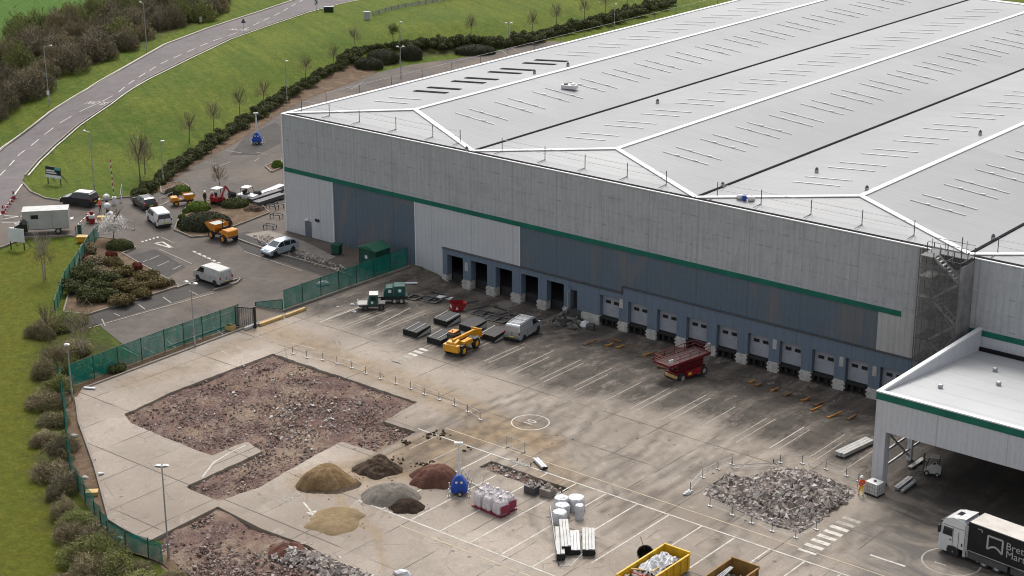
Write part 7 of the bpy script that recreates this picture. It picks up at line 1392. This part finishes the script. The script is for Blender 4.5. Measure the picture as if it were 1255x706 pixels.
bundle((685.5, 655), (687, 690), .7, .55, 2, 'white steel bundle nearest the long barrier'); bundle((690.5, 649), (694, 683), .75, .75, 3, 'tall white steel bundle beside the wrapped drums'); bundle((704, 658), (705.5, 683), .75, .4, 3, 'white steel bundle wrapped in plastic in the middle', mat='wrap'); bundle((721, 656), (721.5, 684), 1.0, .5, 4, 'white steel bundle standing apart on the right')
bundle((1028, 562), (1066, 544), 1.0, .35, 3, 'long white steel beam bundle lying left of the canopy column'); bundle((1098, 603), (1116, 589), .5, .2, 2, 'dark steel channels on the ground under the canopy', mat='steel'); bundle((1114, 577), (1132, 565), .45, .12, 1, 'single grey channel lying beside the inner canopy column', mat='steel'); bundle((1104, 607), (1122, 593), .3, .18, 2, 'short grey channels lying outside the canopy channels', mat='steel')
for i, (a, b, n_, lab) in enumerate((((306, 250), (343, 238), 4, 'dark steel sections nearest the white buggy'), ((313, 254), (347, 243), 4, 'dark steel sections at the front of the stack'), ((320, 243), (347, 232), 3, 'pale steel sections at the back of the stack'))): bundle(a, b, 1.1, .5, n_, lab, mat='darksteel' if i < 2 else 'steel')
for x, y, lab in ((285, 245, 'black plastic drum standing behind the mini excavator shrub'), (316, 244, 'black rounded drum lying beside the white buggy')): g = G(x, y); e = empty('black_drum', (g[0], g[1], .1), 0, lab, 'drum'); MB().lathe([(.5, 0), (.55, .15), (.55, .9), (.45, 1.0)], n=14).build('shell', 'plastic', e, smooth=False); MB().lathe([(.43, 1.0), (.40, 1.06), (.02, 1.08)], n=14).build('lid', 'black', e)
for x, y, lab in ((334, 257, 'low dark steel frame nearest the dark sections'), (344, 254, 'low dark steel frame against the warehouse corner'), (339, 268, 'low dark steel frame by the corner paving'), (331, 281, 'small dark post block beside the orange dumper')):
    g = G(x, y); e = empty('trestle', (g[0], g[1], .1), R_(15), lab, 'trestle'); m = MB().path([(-.7, -.4, .5), (.7, -.4, .5), (.7, .4, .5), (-.7, .4, .5), (-.7, -.4, .5)], .06, 5).build('top_frame', 'darksteel', e)
    for sx in (-.7, .7):
        for sy in (-.4, .4): MB().tube((sx, sy, 0), (sx, sy, .5), .06, 5).build('leg', 'darksteel', e)
# concrete blocks by the trench
for x, y, lab in ((652, 605, 'dark concrete block with pale top in the narrow trench'), (671, 609, 'grey rubble filled crate block beside the trench end')):
    g = G(x, y); e = empty('concrete_block', (g[0], g[1], .1), 0, lab, 'concrete block'); MB().bx(-.55, .55, -.45, .45, 0, .7).build('body', 'kerb' if x > 660 else 'darksteel', e, bevel=.06); V, F = lumps(np.random.default_rng(x).uniform((-.4, -.3, .7), (.4, .3, .78), (14, 3)), np.full(14, .22), seed=x); q = mesh_np('rubble_top', V, F, 'lumps'); q.parent = e
bundle((656, 566), (668, 578), .5, .22, 2, 'crumpled white guttering lying at the edge of the trench', mat='wrap', name='guttering_bundle')
# skips
def rolloff(c, rz, mat, lab, L=6.2, W=2.4, H=1.45):
    e = empty('roll_off_skip', (c[0], c[1], .1), rz, lab, 'skip'); t = .07
    MB().bx(-L/2, L/2, W/2-t, W/2, .25, H).build('side_wall', mat, e); MB().bx(-L/2, L/2, -W/2, -W/2+t, .25, H).build('side_wall', mat, e); MB().bx(L/2-t, L/2, -W/2+t, W/2-t, .25, H+.12).build('end_wall', mat, e); MB().bx(-L/2, -L/2+t, -W/2+t, W/2-t, .25, H).build('end_wall', mat, e); MB().bx(-L/2, L/2, -W/2, W/2, .17, .25).build('floor', mat, e)
    for sy in (1, -1):
        for i in range(7): x = -L/2+.3+i*(L-.6)/6; MB().bx(x-.06, x+.06, sy*(W/2+.05)-.05, sy*(W/2+.05)+.05, .25, H-.05).build('rib', mat, e)
        MB().bx(-L/2-.04, L/2+.04, sy*(W/2+.02)-.07, sy*(W/2+.02)+.07, H-.02, H+.09).build('rim', mat, e); MB().bx(-L/2, L/2, sy*.45-.08, sy*.45+.08, 0, .17).build('skid', 'darksteel', e); MB().lathe([(.16, -.1), (.16, .1)], (L/2-.3, sy*.75, .16), 'y', 12).build('roller', 'darksteel', e)
    MB().bx(L/2-.09, L/2+.05, -W/2, W/2, H+.08, H+.2).build('rim', mat, e); return e
A_, B_, C_ = np.array(G0(814.5, 668.5, 1.6)), np.array(G0(843, 679, 1.6)), None; yc = A_[1]; e1 = rolloff(((A_[0]+B_[0])/2, yc-3.0, 0), R_(90), 'skipyellow', 'yellow roll off skip full of white waste at the bottom edge')
P = np.random.default_rng(3).uniform((-2.7, -1.0, .5), (2.6, 1.0, 1.25), (170, 3)); V, F = lumps(P, np.random.default_rng(4).uniform(.2, .55, 170), .35, seed=5); o = mesh_np('waste_load', V, F, 'skipwaste' if 'skipwaste' in M else 'lumps', 'mixed rubble and timber waste filling the yellow skip', 'waste', 'stuff'); o.matrix_world = e1.matrix_basis.copy()
rs = random.Random(9); n = 16; vs = []
for i in range(n):
    for j in range(n): vs.append(((i/(n-1)-.5)*3.2, (j/(n-1)-.5)*1.7, 1.25+.45*math.exp(-(((i-8)/6)**2+((j-8)/6)**2))+rs.uniform(-.12, .12)))
o = MB().add(vs, [(i*n+j, i*n+j+1, (i+1)*n+j+1, (i+1)*n+j) for i in range(n-1) for j in range(n-1)]).build('waste_sheeting', 'wrap', fix=False); o.matrix_world = e1.matrix_basis @ Matrix.Translation((.6, 0, 0)); tag(o, 'crumpled white plastic sheeting on top of the yellow skip', 'sheeting'); sm = o.modifiers.new('thickness', 'SOLIDIFY'); sm.thickness = .04
for k, (x, y, a) in enumerate(((-1.6, -.3, .4), (-1.2, .4, -.7), (-2.0, .2, 1.2), (-.6, -.6, .2))): o = MB().box((0, 0, 0), (1.5, .12, .06), a, ry=.2).build('timber_offcut', 'timber' if k % 2 else 'red'); o.matrix_world = e1.matrix_basis @ Matrix.Translation((x, y, 1.35+.06*k)); tag(o, 'timber offcut poking from the waste in the yellow skip', 'timber', 'timber offcuts in the yellow skip')
A_, B_ = np.array(G0(897, 685, 1.6)), np.array(G0(928, 696.5, 1.6)); e2 = rolloff(((A_[0]+B_[0])/2, A_[1]-3.0, 0), R_(90), 'skipbrown', 'rusty ochre roll off skip nearly empty at the bottom edge')
P = np.random.default_rng(6).uniform((-2.7, -1.0, .25), (2.7, 1.0, .6), (140, 3)); V, F = lumps(P, np.random.default_rng(4).uniform(.12, .4, 140), .35, seed=15); o = mesh_np('scrap_load', V, F, 'scrapmetal' if 'scrapmetal' in M else 'lumps', 'grey scrap lying in the rusty ochre skip', 'waste', 'stuff'); o.matrix_world = e2.matrix_basis.copy()
for k in range(3): o = MB().tube((-2.2, 0, 0), (2.2, .2*k, .15), .06, 6).build('scrap_pipe', 'steel'); o.matrix_world = e2.matrix_basis @ Matrix.Translation((0, .75-.3*k, 1.15)); tag(o, 'grey pipe lying along the inside of the rusty skip', 'pipe', 'pipes in the rusty skip')
g = G(792, 685); e = empty('black_tub', (g[0], g[1], .1), .4, 'black round tub tipped against the yellow skip', 'tub'); MB().lathe([(.45, 0), (.62, .45), (.66, .9), (.58, .9), (.5, .15), (.02, .12)], n=12).build('shell', 'black', e); MB().tube((-.1, .3, .6), (-.35, .6, 2.2), .025, 4).build('handle', 'darksteel', e); e.rotation_euler[0] = .6
# tank by the column
g = G(1071.5, 607); e = empty('water_tank', (g[0], g[1], .1), R_(-8), 'white caged water tank at the foot of the canopy column', 'tank'); MB().bx(-.62, .62, -.52, .52, .15, 1.2).build('bottle', 'white', e, bevel=.08); MB().lathe([(.12, 1.2), (.12, 1.28)], n=10).build('cap', 'plastic', e); MB().bx(-.65, .65, -.55, .55, 0, .14).build('pallet', 'plastic', e); m = MB()
for i in range(6): x = -.62+i*.248; m.bx(x-.02, x+.02, -.57, -.545, .15, 1.22).bx(x-.02, x+.02, .545, .57, .15, 1.22)
for i in range(5): y = -.52+i*.26; m.bx(.645, .67, y-.02, y+.02, .15, 1.22).bx(-.67, -.645, y-.02, y+.02, .15, 1.22)
for z in (.45, .8, 1.2): m.bx(-.66, .66, -.565, -.55, z-.02, z+.02).bx(.65, .665, -.55, .55, z-.02, z+.02)
m.build('cage', 'steel', e)
# bits of dock steel lying in front of the doors
k = 0
for x, y, L, rz, mt in ((71, -4.7, 1.0, 84, 'rustbar'), (72, -5.1, 1.0, 84, 'rust'), (55.3, -5.2, 1.2, 84, 'rustbar'), (54.2, -5.6, 1.2, 84, 'rustbar'), (58.8, -5.3, 1.4, 84, 'rustbar'), (60.2, -5.6, 1.3, 86, 'rust'), (59.4, -4.2, 1.2, -4, 'rust'), (52.5, -6.8, 2.2, 88, 'rust'), (53.6, -3.5, 1.0, 0, 'rust'), (73.9, -5.2, 1.2, 86, 'rustbar'), (75.6, -5.6, 1.3, 84, 'rust'), (77.6, -5.6, 1.4, 84, 'rustbar'), (79.2, -6.0, 1.4, 86, 'rust'), (79.8, -7.5, 1.8, 84, 'rustbar'), (82, -8, 2.2, 82, 'rustbar'), (83.4, -7.2, 1.6, 88, 'rust'), (62.6, -8.2, 1.0, 10, 'rust'), (33.8, -4.5, 2.6, 70, 'darksteel'), (36, -5.5, 2.8, 75, 'darksteel'), (39.4, -6.2, 3.0, 78, 'darksteel'), (41, -4.4, 2.0, 10, 'darksteel'), (43.2, -5.0, 2.6, 70, 'darksteel'), (31, -5.8, 2.4, 80, 'darksteel'), (29, -4.2, 1.6, 10, 'darksteel'), (44.6, -7.2, 1.8, 5, 'rust'), (37.6, -3.4, 1.8, -8, 'darksteel')):
    o = empty('dock_bar', (x, y, hz(x, y)+.1), R_(rz), 'rusty orange steel bar lying on the slab before the closed docks' if mt == 'rustbar' else 'brown rusted steel bar lying on the slab near the docks' if mt == 'rust' else 'dark steel bar lying in front of the open dock bays', 'steel bar', {'rustbar': 'orange steel bars by the docks', 'rust': 'brown steel bars by the docks', 'darksteel': 'dark steel bars by the open bays'}[mt])
    MB().bx(-L/2, L/2, -.09, .09, .05, .22).build('bar', mt, o, bevel=.02); MB().bx(-L/2, -L/2+.18, -.2, .2, 0, .28).build('end_plate', mt, o)
for x, y, lab in ((28.5, -8.4, 'flat dark steel frame nearest the green trailer'), (30.6, -7.4, 'flat dark steel frame beside the white board'), (40.6, -7.6, 'flat dark steel frame behind the silver van'), (38.2, -7.0, 'flat dark steel frame between red hopper and docks')):
    e = empty('leveller_frame', (x, y, hz(x, y)+.1), R_(8), lab, 'steel frame'); m = MB()
    for a, b in (((-1.2, -.8), (1.2, -.8)), ((1.2, -.8), (1.2, .8)), ((1.2, .8), (-1.2, .8)), ((-1.2, .8), (-1.2, -.8)), ((0, -.8), (0, .8))): m.bar((*a, .12), (*b, .12), .14, .2)
    m.build('frame', 'darksteel', e); MB().bx(-1.1, -.1, -.7, .7, .1, .14).build('plate', 'plastic', e)
e = empty('white_board', (30.6, -4.9, hz(30.6, -4.9)+.12), R_(14), 'white board lying flat in front of the first open bay', 'board'); MB().bx(-.9, .9, -.5, .5, 0, .06).build('panel', 'signwhite', e); MB().bx(-.95, .95, -.55, -.5, -.01, .08).build('edge_strip', 'steel', e)
# broken concrete beside the access door
P = np.random.default_rng(8).uniform((44.3, -3.6, -1.2), (47.6, -1.0, -.4), (60, 3)); V, F = lumps(P, np.random.default_rng(9).uniform(.25, .8, 60), .5, seed=19); mesh_np('landing_debris', V, F, 'darklumps', 'pile of broken dark steps below the access door', 'debris', 'stuff')
e = empty('rubble_sack', (48.2, -1.9, hz(48.2, -1.9)+.1), 0, 'white sack and grey rubble by the white plinth', 'sack'); MB().lathe([(.5, 0), (.65, .25), (.45, .6), (.1, .75)], n=9).build('sack', 'wrap', e); MB().box((.8, -.1, .3), (.9, .8, .6), .4).build('grey_load', 'darksteel', e, bevel=.12)
# litter
for i, (x, y, sx, lab, mt) in enumerate(((396, 350, 1.3, 'white sheeting caught behind the wall side fence', 'wrap'), (91, 536, .6, 'white scrap on the soil strip near the floodlight', 'wrap'), (104, 587, .5, 'white scrap on the soil strip by the kerb', 'wrap'), (123, 583, .6, 'white scrap on the slab beside the kerb', 'wrap'), (113, 607, .8, 'pale yellow crate on the soil strip', 'timber'), (110, 478, .9, 'white plank lying by the fence corner', 'signwhite'), (432, 375, .5, 'white scrap on the yard below the green tractor, nearer', 'wrap'), (414, 378, .4, 'white scrap on the yard left of the green tractor', 'wrap'), (434, 384, .5, 'white scrap on the yard below the green tractor, lower', 'wrap'), (504, 349, 1.1, 'white plank lying behind the green trailer', 'signwhite'), (494, 706, 1.2, 'white and orange scrap at the bottom edge of the slab', 'wrap'), (146, 662, .6, 'white scrap at the bottom of the kerb', 'wrap'), (842, 607, .8, 'white bag at the corner of the rubble pit', 'wrap'), (128, 320, .9, 'white bag among the bushes of the big bed', 'wrap'))):
    g = G(x, y); rs = random.Random(i); m = MB(); n = 7; vs = []
    for rr, zz in ((1, 0), (.95, .18), (.5, .32), (.05, .36)):
        for q in range(n): t = 6.28319*q/n; k_ = rr*(.7+rs.uniform(0, .5)); vs.append((sx*.62*k_*math.cos(t), sx*.34*k_*math.sin(t), sx*zz))
    if mt == 'wrap': m.add(vs, [(j*n+q, j*n+(q+1) % n, (j+1)*n+(q+1) % n, (j+1)*n+q) for j in range(3) for q in range(n)])
    else: m.box((0, 0, .1), (sx*1.3, sx*.3 if mt == 'signwhite' else sx*.9, .12 if mt == 'signwhite' else .4), 0)
    o = m.build('litter_scrap' if mt == 'wrap' else 'plank' if mt == 'signwhite' else 'crate', mt); o.location = (g[0], g[1], g[2]+.12); o.rotation_euler = (0, 0, rs.uniform(.2, 1.4)); tag(o, lab, 'scrap' if mt == 'wrap' else 'plank' if mt == 'signwhite' else 'crate')
for i, (a, b, lab, mt) in enumerate((((318, 401), (346, 391), 'yellow timber baulk at the yard gate, left piece', 'timber'), ((350, 390), (374, 381), 'yellow timber baulk at the yard gate, right piece', 'timber'), ((300, 406), (316, 400), 'white kerb baulk beside the open gate leaf', 'offwhite'))):
    a, b = G(*a), G(*b); d = b-a; o = empty('timber_baulk', tuple((a+b)/2+np.array([0, 0, .12])), math.atan2(d[1], d[0]), lab, 'baulk'); L = float(np.linalg.norm(d)); MB().bx(-L/2, L/2, -.16, .16, 0, .3).build('beam', mt, o, bevel=.03); MB().bx(L/2-.02, L/2+.03, -.18, .18, 0, .32).build('end_cap', 'darksteel', o)
g = G(282, 405); e = empty('yellow_container', (g[0], g[1], .1), .3, 'yellow open crate behind the fence near the gate leaf', 'crate'); MB().bx(-.5, .5, -.35, .35, 0, .06).bx(-.5, .5, -.35, -.3, .06, .5).bx(-.5, .5, .3, .35, .06, .5).build('sides', 'timber', e); MB().bx(-.5, -.45, -.3, .3, .06, .5).bx(.45, .5, -.3, .3, .06, .5).build('ends', 'timber', e)
# ------------------------------------------------------------------ people
def person(px, py, rz, lab, top, legs, pose=0, helmet='helmet'):
    g = G(px, py); J = [(0, 0, .92), (0, 0, 1.15), (0, .0, 1.40), (.02, 0, 1.52), (.03, 0, 1.64), (.03, 0, 1.76)]; E = [(0, 1), (1, 2), (2, 3), (3, 4), (4, 5)]; Rr = [.15, .14, .155, .06, .095, .08]
    for s in (1, -1):
        k = len(J); sw = .12*s*pose
        J += [(0, .10*s, .88), (.03+sw, .11*s, .48), (-.02+sw*1.3, .11*s, .09), (.14+sw*1.3, .12*s, .04)]; E += [(0, k), (k, k+1), (k+1, k+2), (k+2, k+3)]; Rr += [.10, .068, .05, .045]
        k = len(J); fx = .18 if pose else .02
        J += [(0, .20*s, 1.40), (-.02, .25*s, 1.12), (fx+.06, .24*s, .88), (fx+.10, .24*s, .80)]; E += [(2, k), (k, k+1), (k+1, k+2), (k+2, k+3)]; Rr += [.065, .05, .038, .04]
        for f in range(4): q = len(J); J += [(fx+.10+.012*f-.02, (.225+.016*f)*s, .76), (fx+.12+.012*f-.02, (.22+.016*f)*s, .70-.012*(f % 2))]; E += [(k+3, q), (q, q+1)]; Rr += [.010, .008]
        q = len(J); J += [(fx+.15, .20*s, .80), (fx+.165, .195*s, .755)]; E += [(k+3, q), (q, q+1)]; Rr += [.011, .009]
    me = bpy.data.meshes.new('body'); me.from_pydata(J, E, []); o = bpy.data.objects.new('body', me); col.objects.link(o)
    sk = o.modifiers.new('s', 'SKIN'); o.modifiers.new('u', 'SUBSURF').levels = 1
    for v, r in zip(me.skin_vertices[0].data, Rr): v.radius = (r, r)
    me.skin_vertices[0].data[0].use_root = True; me.skin_vertices[0].data[2].radius = (.12, .19); me.skin_vertices[0].data[0].radius = (.12, .16)
    dg = bpy.context.evaluated_depsgraph_get(); m2 = bpy.data.meshes.new_from_object(o.evaluated_get(dg)); bpy.data.objects.remove(o)
    for q in (top, legs, 'skin', 'plastic'): m2.materials.append(M[q])
    for f in m2.polygons:
        z = f.center.z; y = abs(f.center.y); f.material_index = 3 if z < .12 else 2 if z > 1.50 or (z < .86 and y > .185) else 0 if z > .95 or y > .17 else 1; f.use_smooth = True
    e = empty('person', (g[0], g[1], g[2]+.1), rz, lab, 'person'); b = bpy.data.objects.new('body', m2); col.objects.link(b); b.parent = e
    MB().lathe([(.125, 1.69), (.135, 1.70), (.12, 1.78), (.08, 1.84), (.01, 1.865)], (.03, 0, 0), n=14).bx(.12, .22, -.08, .08, 1.69, 1.705).build('helmet', helmet, e)
    for s in (1, -1): MB().lathe([(.014, 0), (.01, .012)], (.118, .035*s, 1.655), 'x', 6).build('eye', 'plastic', e)
    MB().add([(.115, -.018, 1.615), (.115, .018, 1.615), (.15, 0, 1.615), (.115, 0, 1.66)], [(0, 1, 2), (0, 3, 1), (1, 3, 2), (2, 3, 0)]).build('nose', 'skin', e); MB().bx(.10, .118, -.025, .025, 1.575, 1.585).build('mouth', 'redcloth', e)
    for z in (1.08, 1.28):
        if top.startswith('hivis'): MB().lathe([(.185, z-.02), (.185, z+.02)], n=12).build('reflective_band', 'rim', e)
    return e
person(1055, 609, R_(150), 'worker in orange hi vis jacket and yellow trousers by the canopy column', 'hivis', 'hivisyellow', 1); person(251.5, 251, R_(-10), 'worker in dark clothes and white helmet left of the mini excavator', 'darkcloth', 'darkcloth', 0); person(260.5, 252, R_(170), 'worker in red top beside the mini excavator', 'redcloth', 'darkcloth', 1); person(123, 261, R_(160), 'gate attendant in orange hi vis top behind the black car', 'hivis', 'darkcloth', 0)
